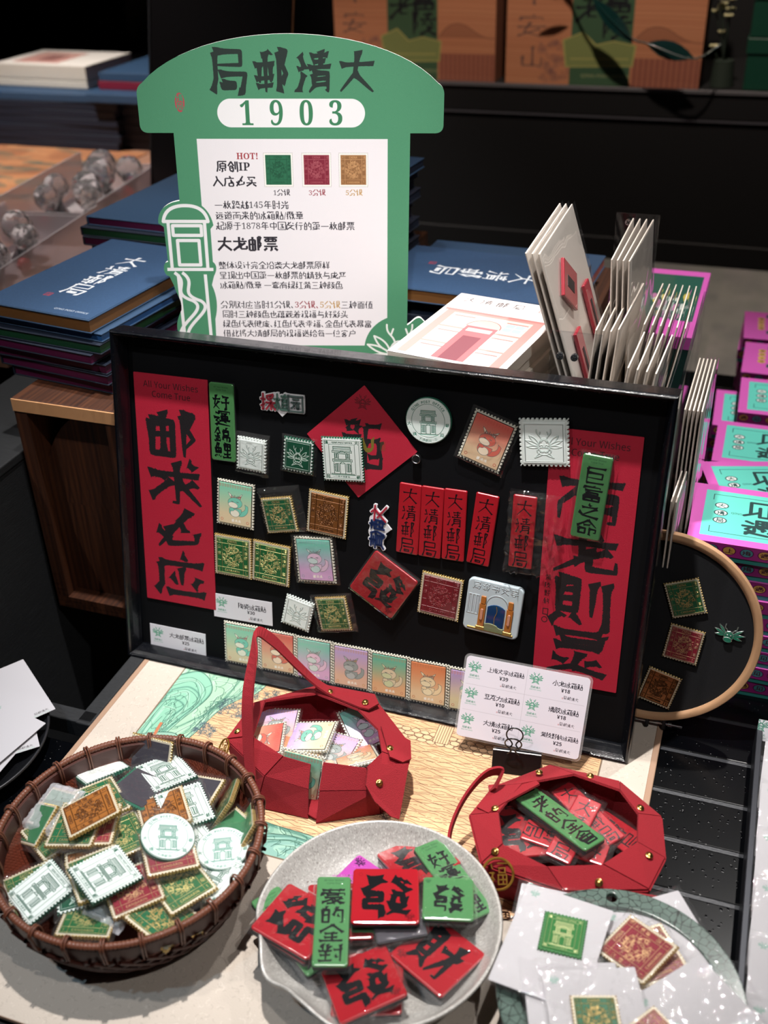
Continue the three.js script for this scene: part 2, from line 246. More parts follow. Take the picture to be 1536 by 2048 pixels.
function building(g, w, h, c, lw) {
  g.strokeStyle = c; g.lineWidth = lw; const L = (...p) => { g.beginPath(); g.moveTo(w * p[0], h * p[1]); for (let i = 2; i < p.length; i += 2) g.lineTo(w * p[i], h * p[i + 1]); g.stroke(); };
  const B = (x, y, a, b) => g.strokeRect(w * x, h * y, w * a, h * b);
  B(0.27, 0.18, 0.46, 0.1); B(0.24, 0.28, 0.52, 0.05); B(0.3, 0.33, 0.4, 0.16); B(0.24, 0.49, 0.52, 0.06); B(0.27, 0.55, 0.46, 0.3); B(0.4, 0.36, 0.2, 0.13); B(0.43, 0.6, 0.14, 0.25);
  for (const x of [0.31, 0.36, 0.61, 0.66]) { B(x, 0.36, 0.035, 0.1); B(x, 0.6, 0.035, 0.2); }
  L(0.35, 0.36, 0.5, 0.28, 0.65, 0.36); L(0.43, 0.6, 0.5, 0.55, 0.57, 0.6); for (const y of [0.2, 0.225, 0.25, 0.305, 0.51, 0.53]) L(0.27, y, 0.73, y);
  for (const y of [0.63, 0.66, 0.69, 0.72, 0.75, 0.78]) { L(0.27, y, 0.31, y); L(0.7, y, 0.73, y); }
  B(0.2, 0.85, 0.6, 0.02);
}
function buildingStampLines(g, w, h, c) {
  building(g, w, h, c, w * 0.0125); g.lineWidth = w * 0.008; g.strokeRect(w * 0.04, h * 0.035, w * 0.92, h * 0.93); g.strokeRect(w * 0.16, h * 0.13, w * 0.68, h * 0.75);
  for (const [ch, x, y] of [['清', 0.05, 0.04], ['大', 0.85, 0.04], ['局', 0.05, 0.87], ['郵', 0.85, 0.87]]) line(g, ch, w * x, h * y, h * 0.09, { color: c, weight: 0.13 });
  line(g, 'QING POST OFFICE', w * 0.24, h * 0.055, h * 0.058, { color: c, font: 'sans-serif', bold: 'bold' }); line(g, '一 分 银 大 清 邮 局', w * 0.22, h * 0.895, h * 0.05, { color: c });
}
const bldMap = ctex(256, 270, (g, w, h) => { g.fillStyle = '#d3dcd8'; g.fillRect(0, 0, w, h); buildingStampLines(g, w, h, '#2b5846'); });
const bldBump = ctex(256, 270, (g, w, h) => { g.fillStyle = '#fff'; g.fillRect(0, 0, w, h); buildingStampLines(g, w, h, '#333'); }, false);
const bldMat = phys({ map: bldMap, bumpMap: bldBump, bumpScale: 0.0005, roughness: 0.3, clearcoat: 0.5, clearcoatRoughness: 0.15 });
const bldGold = phys({ map: ctex(256, 270, (g, w, h) => { g.fillStyle = '#276a30'; g.fillRect(0, 0, w, h); buildingStampLines(g, w, h, '#d8dba0'); }), bumpMap: bldBump, bumpScale: -0.0005, roughness: 0.32, metalness: 0.2 });
const whiteReliefMap = phys({ map: ctex(256, 270, (g, w, h) => { g.fillStyle = '#eef1ec'; g.fillRect(0, 0, w, h); g.strokeStyle = '#cdd4cf'; swirl(g, w / 2, h / 2, w * 0.3, h * 0.26, 8, w * 0.012); g.strokeRect(w * 0.08, h * 0.08, w * 0.84, h * 0.84); }), bumpMap: bldBump, bumpScale: 0.0004, roughness: 0.35 });
const coinDraw = (g, w, h, bg, c) => {
  g.fillStyle = bg; g.fillRect(0, 0, w, h); g.strokeStyle = c; g.lineWidth = w * 0.008;
  for (const r of [0.485, 0.36]) { g.beginPath(); g.arc(w / 2, h / 2, w * r, 0, 7); g.stroke(); }
  g.save(); g.translate(w * 0.16, h * 0.14); building(g, w * 0.68, h * 0.76, c, w * 0.011); g.restore();
  g.fillStyle = c; g.font = 'bold ' + w * 0.075 + 'px sans-serif'; g.textAlign = 'center';
  [...'QING POST OFFICE'].forEach((ch, i) => { g.save(); g.translate(w / 2, h / 2); g.rotate(-0.95 + i * 0.127); g.fillText(ch, 0, -h * 0.385); g.restore(); });
  for (const [ch, a] of [['大', -1.75], ['郵', 1.75], ['清', -2.35], ['局', 2.35]]) line(g, ch, w / 2 + Math.sin(a) * w * 0.42 - w * 0.04, h / 2 - Math.cos(a) * h * 0.42 - h * 0.04, h * 0.08, { color: c, weight: 0.13 });
  [...'大清邮局一分'].forEach((ch, i) => { const a = Math.PI + 0.4 - i * 0.16; line(g, ch, w / 2 + Math.sin(a) * w * 0.425 - w * 0.03, h / 2 - Math.cos(a) * h * 0.425 - h * 0.03, h * 0.06, { color: c }); });
};
const coinMat = phys({ map: ctex(256, 256, (g, w, h) => coinDraw(g, w, h, '#d6e2de', '#5f8f80')), bumpMap: ctex(256, 256, (g, w, h) => coinDraw(g, w, h, '#ddd', '#222'), false), bumpScale: 0.0006, roughness: 0.3, clearcoat: 0.5, clearcoatRoughness: 0.15 });
const headDraw = (bg, c, lw) => (g, w, h) => { g.fillStyle = bg; g.fillRect(0, 0, w, h); g.strokeStyle = c; g.lineWidth = w * 0.012; g.strokeRect(w * 0.05, h * 0.05, w * 0.9, h * 0.9); emblem(g, w / 2, h * 0.54, w * 0.42, c, lw); };
const headBump = ctex(220, 230, headDraw('#000', '#fff', 0.07), false);
const headWhite = phys({ map: ctex(220, 230, headDraw('#dfe9e6', '#c2d2cd', 0.06)), bumpMap: headBump, bumpScale: 0.0011, roughness: 0.3, clearcoat: 0.4 });
const headGreen = phys({ map: ctex(220, 230, headDraw('#0c4a33', '#cfe0d6', 0.045)), bumpMap: headBump, bumpScale: 0.0006, roughness: 0.3, clearcoat: 0.5 });
// little dragon print: two-colour wash, curled beast with horns and tail
function cartMat(top, low, body, belly, mane, dark = '#3c4a48') {
  return phys({ map: ctex(224, 266, (g, w, h) => {
    const gr = g.createLinearGradient(0, 0, 0, h); gr.addColorStop(0.12, top); gr.addColorStop(0.75, low); g.fillStyle = gr; g.fillRect(0, 0, w, h);
    g.fillStyle = mane; g.globalAlpha = 0.35; for (let i = 0; i < 13; i++) { g.beginPath(); g.ellipse(w * (0.04 + i * 0.077), h * 0.06, w * 0.03, h * 0.05, 0, 0, 7); g.fill(); } g.globalAlpha = 1;
    g.strokeStyle = dark; g.lineWidth = 2.2; g.lineJoin = 'round'; const S = (f, c) => { g.beginPath(); f(); if (c) { g.fillStyle = c; g.fill(); } g.stroke(); };
    const X = (v) => v * w, Y = (v) => v * h;
    S(() => { g.moveTo(X(0.62), Y(0.66)); g.bezierCurveTo(X(0.78), Y(0.66), X(0.86), Y(0.58), X(0.8), Y(0.46)); g.lineTo(X(0.9), Y(0.5)); g.bezierCurveTo(X(0.94), Y(0.68), X(0.8), Y(0.78), X(0.64), Y(0.78)); }, body);
    S(() => { g.moveTo(X(0.34), Y(0.6)); g.bezierCurveTo(X(0.22), Y(0.86), X(0.74), Y(0.88), X(0.7), Y(0.6)); g.closePath(); }, body);
    S(() => { g.ellipse(X(0.5), Y(0.72), X(0.14), Y(0.09), 0, 0, 7); }, belly);
    for (const [a, b] of [[0.4, 0.31], [0.62, 0.69]]) S(() => { g.moveTo(X(a), Y(0.36)); g.quadraticCurveTo(X(b), Y(0.3), X(b + (b > 0.5 ? 0.03 : -0.03)), Y(0.22)); g.quadraticCurveTo(X(a), Y(0.26), X(a + (b > 0.5 ? -0.06 : 0.06)), Y(0.35)); }, belly);
    S(() => { for (let i = 0; i <= 6; i++) { const t = 0.36 + i * 0.05; i ? g.lineTo(X(t), Y(0.36)) : g.moveTo(X(t), Y(0.38)); g.lineTo(X(t + 0.025), Y(0.27 + 0.02 * (i % 2))); } g.closePath(); }, mane);
    S(() => { g.ellipse(X(0.5), Y(0.46), X(0.22), Y(0.13), 0, 0, 7); }, body); S(() => { g.ellipse(X(0.44), Y(0.52), X(0.15), Y(0.07), 0.1, 0, 7); }, belly);
    g.lineWidth = 4; for (const x of [0.38, 0.54]) S(() => { g.moveTo(X(x), Y(0.43)); g.lineTo(X(x + 0.07), Y(0.44)); });
    g.lineWidth = 2; S(() => { g.ellipse(X(0.4), Y(0.63), X(0.08), Y(0.04), 0, 0, 7); }, body);
    [...'财富满满'].forEach((c, i) => FONT.has(c) && line(g, c, X(0.3 + i * 0.1), Y(0.87), h * 0.07, { color: '#f4efe2', weight: 0.12 })); line(g, '福', X(0.4), Y(0.87), h * 0.07, { color: '#f4efe2', weight: 0.12 });
    g.fillStyle = 'rgba(240,240,236,.2)'; g.fillRect(0, 0, w, h); g.strokeStyle = mane; for (const x of [0.1, 0.9]) { g.beginPath(); g.arc(X(x), Y(0.91), w * 0.035, 0, 7); g.stroke(); }  // white veil: film highlights painted evenly into the print
  }), roughness: 0.25, clearcoat: 0.8, clearcoatRoughness: 0.08 });
}
const CART = {
  mint: cartMat('#6fc7a4', '#d6bf95', '#5cc0a6', '#e8e6d2', '#c8503c'), red: cartMat('#cf4638', '#d9b48a', '#cc4a38', '#efd9bd', '#b83328'), mintlilac: cartMat('#5fc0aa', '#cf9ad0', '#dcb6d6', '#bfd8d8', '#8fa3b0'),
  grey: cartMat('#b59ad4', '#d9a98c', '#85918f', '#a9b0b0', '#c98a4e'), greenorange: cartMat('#4fae8e', '#dba06c', '#d8c7a0', '#c5cf9c', '#bd6f48'), orange: cartMat('#d9713a', '#dcb98a', '#e6cf9f', '#e8dcb0', '#b8603a'), lilac: cartMat('#b79ad8', '#d8cfa0', '#5fb09a', '#dfe0c8', '#c8604a'),
};
CART.purple = CART.mintlilac;
// resin tag faces
function calli(w, h, bg, draw, extra = {}) { return phys({ map: ctex(w, h, (g) => { g.fillStyle = bg; g.fillRect(0, 0, w, h); draw(g, w, h); }), roughness: 0.22, clearcoat: 1, clearcoatRoughness: 0.06, ...extra }); }
const INK = '#0d0f12', RED = '#98141f', LEAF = '#477c4b';
const smallTop = (g, w, h) => { g.textAlign = 'center'; g.fillStyle = '#20402a'; g.font = w * 0.085 + 'px sans-serif'; g.fillText('All Your Wishes', w / 2, h * 0.06); g.fillText('Come True', w / 2, h * 0.095); };
const TAGS = {};
for (const [k, t] of [['green_luck', '好運錦鯉'], ['green_rich', '巨富之命'], ['green4', '蒙的全對'], ['green_all', '考的全會']]) TAGS[k] = calli(160, 470, LEAF, (g, w, h) => { smallTop(g, w, h); brushColumn(g, t, w * 0.14, h * 0.14, w * 0.72, h * 0.207, 0.18, INK, 3, 0.1); });
const SQ = {
  red: calli(256, 256, RED, (g, w, h) => { brush(g, '發', w * 0.13, h * 0.14, w * 0.74, h * 0.74, 0.19, INK, 7, 0.12); emblem(g, w * 0.86, h * 0.88, w * 0.075, '#5c0d14', 0.09); g.strokeStyle = '#5c0d14'; g.beginPath(); g.arc(w * 0.12, h * 0.12, 7, 0, 7); g.stroke(); }),
  wealth: calli(256, 256, RED, (g, w, h) => { brush(g, '財', w * 0.13, h * 0.13, w * 0.74, h * 0.74, 0.19, INK, 9, 0.12); emblem(g, w * 0.13, h * 0.86, w * 0.08, '#5c0d14', 0.09); g.strokeStyle = '#5c0d14'; g.beginPath(); g.arc(w * 0.88, h * 0.1, 8, 0, 7); g.stroke(); }),
  green: calli(256, 256, LEAF, (g, w, h) => { brush(g, '發', w * 0.2, h * 0.2, w * 0.6, h * 0.62, 0.19, INK, 5, 0.12); emblem(g, w * 0.1, h * 0.11, w * 0.06, '#2a5a34', 0.1); }),
  purple: calli(256, 256, '#a8409a', (g, w, h) => { brush(g, '福', w * 0.2, h * 0.3, w * 0.6, h * 0.6, 0.15, INK, 5); emblem(g, w * 0.12, h * 0.12, w * 0.09, '#3c1040', 0.1); }),
};
const RT = phys({ map: ctex(130, 420, (g, w, h) => { g.fillStyle = '#a01824'; g.fillRect(0, 0, w, h); const R = mulberry(4); for (let i = 0; i < 220; i++) { g.fillStyle = R() > 0.5 ? '#d1404a' : '#94121c'; g.fillRect(R() * w, R() * h, 1.6, 1.6); } brushColumn(g, '大清郵局', w * 0.17, h * 0.05, w * 0.66, h * 0.24, 0.11, INK, 2, 0.08); }), roughness: 0.3, clearcoat: 0.7, clearcoatRoughness: 0.12 });
// ---------------------------------------------------------------- the small goods: each kind once, then copies
const creamRim = std({ color: 0xc9bfa8, roughness: 0.4, metalness: 0.25 }), goldSide = std({ color: 0xc7a968, roughness: 0.35, metalness: 0.7 });
const whiteRim = phys({ color: 0xd2dad6, roughness: 0.32, clearcoat: 0.4 }), greenSide = std({ color: 0x1d5a45, roughness: 0.4 }), printRim = phys({ color: 0xcfcdbf, roughness: 0.28, clearcoat: 0.6 });
const magnetBlack = std({ color: 0x191a1d, roughness: 0.55, bumpMap: rep(N2, 3), bumpScale: 0.0001 }), magnetSheet = std({ color: 0x2a2630, roughness: 0.6, bumpMap: rep(NW, 2), bumpScale: 0.0002 });
const plainGreen = std({ color: 0x2f6b45, roughness: 0.45, bumpMap: rep(N1, 2), bumpScale: 0.0002 }), steel = std({ color: 0xb8bcc0, metalness: 1, roughness: 0.25 });
const film = phys({ color: 0xffffff, transmission: 0.992, roughness: 0.03, thickness: 0, ior: 1.5, side: THREE.DoubleSide });
const hazyFilm = phys({ color: 0xf4f4f8, transmission: 0.72, roughness: 0.12, thickness: 0, ior: 1.45, side: THREE.DoubleSide });
// clear sleeve: two crumpled sheets closed at the edges around a flat thing
function sleeveGeo(w, h, t, seed, mx = 0.006, my = 0.007, amp = 0.0009) {
  const sheet = (front) => {
    const W = w + 2 * mx, H = h + 2 * my, nx = 30, ny = 30, g = new THREE.PlaneGeometry(W, H, nx, ny), p = g.attributes.position;
    for (let i = 0; i < p.count; i++) {
      const x = p.getX(i), y = p.getY(i), ex = Math.min(1, (W / 2 - Math.abs(x)) / mx), ey = Math.min(1, (H / 2 - Math.abs(y)) / my), e = Math.max(0, Math.min(ex, ey));
      const n = noise.noise(x * 90 + seed, y * 90, seed * 3.1) + 0.6 * noise.noise(x * 260, y * 260 + seed, seed);
      const ridge = Math.pow(1 - Math.abs(noise.noise(x * 75 + seed * 2, y * 55 + 3, seed)), 7) + 0.7 * Math.pow(1 - Math.abs(noise.noise(x * 40, y * 120 + seed, seed * 1.7)), 9);
      const lift = 0.0005 + amp * (0.5 + 0.7 * n + 1.5 * ridge) * (e > 0.98 ? 0.6 : 1);
      p.setZ(i, front ? (t + 0.0006) * Math.min(1, e * 1.3) + Math.max(0.0002, lift) : -0.0002 - Math.max(0, 0.0003 * n) );
    }
    g.computeVertexNormals(); return g;
  };
  return mergeGeometries([sheet(true), sheet(false)]);
}
const PROTO = new Map();
const cached = (k, f) => { if (!PROTO.has(k)) PROTO.set(k, f()); return PROTO.get(k); };
const SIZE = { big: [0.046, 0.0495], bld: [0.046, 0.0485], cart: [0.0455, 0.054], sm: [0.0375, 0.041], hs: [0.0345, 0.0375], hl: [0.049, 0.0485], pin: [0.036, 0.04], coin: [0.0485, 0.0485], sq: [0.058, 0.058], sqs: [0.044, 0.044], tag: [0.0295, 0.088], rt: [0.0245, 0.0795] };
const THICK = { big: 0.0042, bld: 0.0042, cart: 0.003, sm: 0.004, hs: 0.004, hl: 0.0045, pin: 0.0025, coin: 0.0045, sq: 0.0055, sqs: 0.005, tag: 0.0055, rt: 0.003 };
const perfGeo = (w, h, t, pitch = 0.0029, r = 0.0011) => cached(['perf', w, h, t, pitch].join(), () => slab(perfShape(w, h, Math.round(w / pitch), Math.round(h / pitch), r), t, 0.0003));
const faceGeo = (w, h, t, r = 0.0006) => cached(['face', w, h, t, r].join(), () => planarUV(slab(rectShape(w, h, r), 0.0007, 0.0003, t), w, h));
const domeGeo = (w, h, z, t, r) => cached(['dome', w, h, z, r].join(), () => planarUV(slab(rectShape(w, h, r), t, 0.0015, z, 3), w, h));
function build(type, variant) {
  const g = new THREE.Group(), [w, h] = SIZE[type], t = THICK[type];
  if (type === 'big' || type === 'sm' || type === 'pin') {
    if (/^(back|black)/.test(variant)) {
      const gold = variant !== 'black_green';
      part('perforated_rim', perfGeo(w, h, t - 0.0008), gold ? [creamRim, goldSide] : [greenSide, greenSide], g);
      part('magnet_sheet', faceGeo(w * 0.86, h * 0.87, t - 0.0008), variant === 'back' || variant === 'back_frame' ? plainGreen : magnetSheet, g);
    } else if (variant === 'green_bld') {
      part('perforated_rim', perfGeo(w, h, t - 0.0005), std({ color: 0x2a6a32, roughness: 0.4 }), g); part('printed_face', faceGeo(w * 0.86, h * 0.87, t - 0.0005), bldGold, g);
    } else {
      part('perforated_rim', perfGeo(w, h, t - 0.0005), [creamRim, goldSide], g); part('relief_face', faceGeo(w * 0.87, h * 0.88, t - 0.0005), stampFaces[variant] ?? stampFaces.green, g);
    }
  } else if (type === 'bld') { part('perforated_rim', perfGeo(w, h, t - 0.0004, 0.003, 0.0014), [whiteRim, greenSide], g); part('printed_face', faceGeo(w * 0.92, h * 0.92, t - 0.0004), variant === 'white' ? whiteReliefMap : bldMat, g); }
  else if (type === 'hs' || type === 'hl') {
    const white = variant !== 'green'; part('perforated_rim', perfGeo(w, h, t - 0.0004, type === 'hl' ? 0.0046 : 0.0036, 0.0019), [whiteRim, white ? whiteRim : greenSide], g); part('emblem_face', faceGeo(w * 0.86, h * 0.86, t - 0.0004), white ? headWhite : headGreen, g);
  } else if (type === 'cart') { part('perforated_rim', perfGeo(w, h, t - 0.0004, 0.0035, 0.0018), printRim, g); part('printed_face', faceGeo(w * 0.87, h * 0.89, t - 0.0004), CART[variant], g); }
  else if (type === 'coin') {
    const r = w / 2, s = new THREE.Shape(); s.absarc(0, 0, r, 0, Math.PI * 2);
    part('disc', cached('coinbody', () => slab(s, t - 0.0005, 0.0006, 0, 2, 24)), [whiteRim, greenSide], g);
    const f = new THREE.Shape(); f.absarc(0, 0, r * 0.965, 0, Math.PI * 2); part('relief_face', cached('coinface', () => planarUV(slab(f, 0.0007, 0.0003, t - 0.0005, 1, 24), w, h)), coinMat, g);
  } else if (type === 'sq' || type === 'sqs') {
    part('magnet_back', cached(type + 'b', () => slab(rectShape(w * 0.985, h * 0.985, 0.002), 0.0022)), magnetBlack, g);
    if (variant === 'dark') part('magnet_sheet', faceGeo(w * 0.95, h * 0.95, 0.0022), magnetSheet, g); else part('resin_face', domeGeo(w, h, 0.0022, t - 0.0022, 0.0035), SQ[variant], g);
  } else if (type === 'tag') { part('magnet_back', cached('tagb', () => slab(rectShape(w * 0.985, h * 0.995, 0.002), 0.0022)), magnetBlack, g); part('resin_face', domeGeo(w, h, 0.0022, t - 0.0022, 0.003), TAGS[variant], g); }
  else if (type === 'rt') part('resin_face', domeGeo(w, h, 0, t, 0.002), RT, g);
  return g;
}
const CATS = { big: 'stamp magnet', bld: 'stamp magnet', cart: 'stamp magnet', sm: 'stamp magnet', hs: 'stamp magnet', hl: 'stamp magnet', pin: 'stamp pin', coin: 'round magnet', sq: 'square magnet', sqs: 'square magnet', tag: 'bar magnet', rt: 'bar magnet' };
const NAMES = { big: 'dragon_stamp_magnet', bld: 'building_stamp_magnet', cart: 'cartoon_stamp_magnet', sm: 'small_stamp_magnet', hs: 'emblem_stamp_magnet', hl: 'emblem_stamp_magnet', pin: 'stamp_pin', coin: 'round_magnet', sq: 'square_magnet', sqs: 'square_magnet', tag: 'bar_magnet', rt: 'bar_magnet' };
let bagSeed = 0;
function addSleeve(o, w, h, t, mx, my, amp, dx = 0, dy = 0, mat = film) {
  const k = bagSeed++ % 3; const m = part('clear_sleeve', cached(['bag', w, h, t, mx, my, k].join(), () => sleeveGeo(w, h, t, 1.7 + k * 5.3, mx, my, amp)), mat, o, [dx, dy, 0]); m.castShadow = false; return m;
}
function item(type, variant, label, group, bag) {
  const o = cached('item' + type + variant, () => build(type, variant)).clone();
  tag(o, NAMES[type], label, CATS[type], group);
  if (bag) { const [w, h] = SIZE[type]; addSleeve(o, w, h, THICK[type], bag[0] ?? 0.004, bag[1] ?? 0.005, bag[2] ?? 0.0008, bag[3] ?? 0, bag[4] ?? 0, bag[5] ?? film); }
  return o;
}
// ---------------------------------------------------------------- notebooks
const coverBlue = std({ color: 0x2a4766, roughness: 0.62, bumpMap: rep(NF, 6), bumpScale: 0.00015 }), coverNavy = std({ color: 0x0d1a2e, roughness: 0.6, bumpMap: rep(NF, 6), bumpScale: 0.00015 });
const goldEdge = std({ color: 0x9a6a3c, roughness: 0.4, metalness: 0.45, bumpMap: rep(NW, 1, 6), bumpScale: 0.0002 }), greenEdge = std({ color: 0x16492c, roughness: 0.45, bumpMap: rep(NW, 1, 6), bumpScale: 0.0002 }), plumEdge = std({ color: 0x5a1440, roughness: 0.42, bumpMap: rep(NW, 1, 6), bumpScale: 0.0002 }), blueEdge = std({ color: 0x2c5f9c, roughness: 0.45 }), paperEdge = std({ color: 0xd9d2c6, roughness: 0.8, bumpMap: rep(NW, 1, 6), bumpScale: 0.0003 });
const bookTitle = (c, dir) => ctex(420, 630, (g, w, h) => {
  g.fillStyle = '#2b486a'; g.fillRect(0, 0, w, h); const R = mulberry(3); for (let i = 0; i < 5000; i++) { g.fillStyle = R() > 0.5 ? 'rgba(80,130,190,.25)' : 'rgba(8,30,70,.25)'; g.fillRect(R() * w, R() * h, 2, 2); }
  brushColumn(g, '大清郵局', w * 0.42, h * 0.2, w * 0.21, h * 0.145, 0.14, '#e8ecef', 6, 0.1); g.strokeStyle = '#b03a4a'; g.lineWidth = 3; g.strokeRect(w * 0.36, h * 0.79, 22, 22); line(g, '清', w * 0.365, h * 0.795, 18, { color: '#b03a4a' });
  line(g, 'QING POST OFFICE', w * 0.62, h * 0.93, 15, { color: '#c8ccd2', font: 'sans-serif' });
});
const bookTop = std({ map: bookTitle(), roughness: 0.6, bumpMap: rep(NF, 5, 7), bumpScale: 0.00015 });
// cover boards, spine and page block; local x = width (spine at -x), z = depth, y up from 0
function notebook(w, d, h, cover, edge, topMat, turn = 0) {
  const g = new THREE.Group(), b = 0.0017, c = cached(['board', w, d].join(), () => metreUV(rbox(w, b, d, 0.0009), 20));
  part('back_cover', c, cover, g, [0, b / 2, 0]); part('front_cover', c, cover, g, [0, h - b / 2, 0]);
  part('page_block', cached(['pages', w, d, h].join(), () => metreUV(box(w - 0.004, h - 2 * b, d - 0.003), 20)), edge, g, [0.0005, h / 2, 0]);
  part('spine', cached(['spine', d, h].join(), () => metreUV(rbox(0.003, h - 0.001, d, 0.001), 20)), cover, g, [-w / 2 + 0.0012, h / 2, 0]);
  if (topMat) { const tw = turn ? d : w, th = turn ? w : d; part('cover_print', new THREE.PlaneGeometry(tw - 0.003, th - 0.003).rotateX(-Math.PI / 2).rotateY(turn), topMat, g, [0, h + 0.0003, 0]); }
  return g;
}
// placed goods: kind, variant, x, y, z, quaternion, label
const PILE_BASKET = [
['big','brown',0.1478,0.083,0.2884,-0.325,0.607,0.697,0.2,"bronze dragon stamp magnet, uppermost on the far-left side of the woven basket pile"],
['bld','',0.1983,0.0803,0.344,-0.714,-0.153,-0.215,0.648,"white building stamp magnet on top at the middle of the woven basket"],
['sm','back',0.0925,0.0587,0.3,-0.532,-0.24,0.102,0.806,"plain green magnet back leaning at the woven basket wall by the black tray"],
['bld','white',0.1094,0.0559,0.2193,-0.74,0.304,0.363,0.477,"white relief stamp magnet with green edge under the far rim of the woven basket"],
['sm','back',0.0993,0.0639,0.2827,-0.618,-0.154,0.037,0.77,"plain green magnet back in hazy sleeve, behind the other plain green one"],
['big','green',0.1385,0.0726,0.2988,-0.67,0.033,0.11,0.733,"green and gold dragon stamp magnet under the left edge of the bronze one"],
['big','red',0.1508,0.0705,0.293,-0.697,0.119,0.119,0.697,"dark red dragon stamp magnet peeping out below the bronze one"],
['big','green',0.1391,0.0679,0.2643,-0.639,0.342,0.294,0.623,"green and gold dragon stamp magnet above the bronze one in the basket"],
['big','olive',0.1773,0.06,0.2894,-0.64,0.3,0.3,0.64,"gold-patterned green stamp magnet between the bronze one and the round white magnet"],
['big','brown',0.1705,0.0582,0.3287,-0.656,0.212,0.223,0.689,"orange-brown dragon stamp magnet hidden above the middle building stamp"],
['big','olive',0.1109,0.053,0.3004,-0.606,0.364,0.364,0.606,"dim green dragon stamp magnet by the bare weave of the basket"],
['coin','',0.2331,0.0859,0.2956,-0.654,0.29,0.057,0.696,"white round magnet lying on top of the woven basket pile"],
['big','red',0.2378,0.0796,0.3041,-0.662,0.287,0.19,0.665,"dark red dragon stamp magnet under the round white magnet"],
['big','brown',0.2045,0.0682,0.2574,-0.666,0.203,0.286,0.658,"bronze dragon stamp magnet directly behind the round white magnet"],
['big','black',0.1785,0.0433,0.1907,-0.835,0.206,0.012,0.51,"black-backed stamp magnet with gold rim near the far basket wall"],
['big','black_green',0.1659,0.0647,0.2353,-0.576,0.467,0.422,0.521,"black-backed stamp magnet with green rim beside the gold-rimmed black one"],
['bld','',0.177,0.0608,0.2063,-0.67,0.355,0.305,0.577,"white building stamp magnet sticking out under the black-backed magnets"],
['bld','',0.2191,0.0659,0.2445,-0.639,0.303,0.238,0.666,"white building stamp magnet edge-on beside the bronze one and black backs"],
['big','black',0.2137,0.053,0.2194,-0.666,-0.088,0.049,0.739,"black-backed stamp magnet with gold rim near the basket wall facing the felt baskets"],
['big','back_frame',0.2773,0.0534,0.2469,-0.613,-0.124,0.55,0.553,"green-backed stamp magnet with gold rim leaning on the wall facing the felt basket"],
['big','green',0.2448,0.0514,0.2187,-0.634,-0.214,0.471,0.575,"green stamp magnet standing on edge at the far side facing the felt basket"],
['big','back',0.27,0.056,0.254,-0.63,0.236,0.447,0.589,"plain green magnet back lying low at the rim beside the building stamps"],
['coin','',0.273,0.0604,0.2739,-0.682,0.186,0.152,0.691,"second white round magnet, half buried beside the top one"],
['bld','',0.143,0.0615,0.366,-0.625,-0.189,-0.147,0.743,"white building stamp magnet lowest at the near-left basket rim"],
['hs','green',0.1725,0.0593,0.3555,-0.657,0.207,0.218,0.691,"small green emblem stamp magnet beside the near-left building stamp"],
['big','olive',0.195,0.056,0.372,-0.778,0.127,0.099,0.607,"gold-patterned green dragon stamp magnet at the nearest basket rim"],
['big','green',0.1856,0.071,0.34,-0.648,0.283,0.283,0.648,"green dragon stamp magnet under the middle building stamp"],
['big','red',0.2215,0.0679,0.3424,-0.658,0.26,0.293,0.644,"pale red dragon stamp magnet in a sleeve, in front of the middle building stamp"],
['hs','green',0.2092,0.0552,0.3527,-0.723,-0.043,-0.041,0.688,"small green emblem stamp magnet in a frosted sleeve near the front rim"],
['big','olive',0.1317,0.056,0.3624,-0.639,0.302,0.302,0.639,"dim gold-green stamp magnet behind the near-left building stamp"],
['big','green',0.2578,0.0595,0.3551,-0.538,0.515,0.345,0.571,"large green dragon stamp magnet standing diamond-wise at the front of the woven basket"],
['big','olive',0.2574,0.0657,0.3231,-0.609,0.36,0.329,0.626,"gold-green dragon stamp magnet in front of the dark red one"],
['bld','',0.2777,0.0573,0.3029,-0.681,-0.107,-0.041,0.723,"white building stamp magnet against the basket rim facing the shell plate"],
['bld','',0.2372,0.057,0.275,-0.621,0.338,0.338,0.621,"white building stamp magnet just behind the one facing the shell plate"],
['big','black',0.262,0.05,0.342,-0.722,0.167,0.151,0.654,"black-backed stamp magnet low at the rim below the gold-green one"],
['big','black_frame',0.152,0.056,0.195,-0.259,0,0,0.966,"black stamp magnet back with pale gold frame propped against the far basket rim"],
];
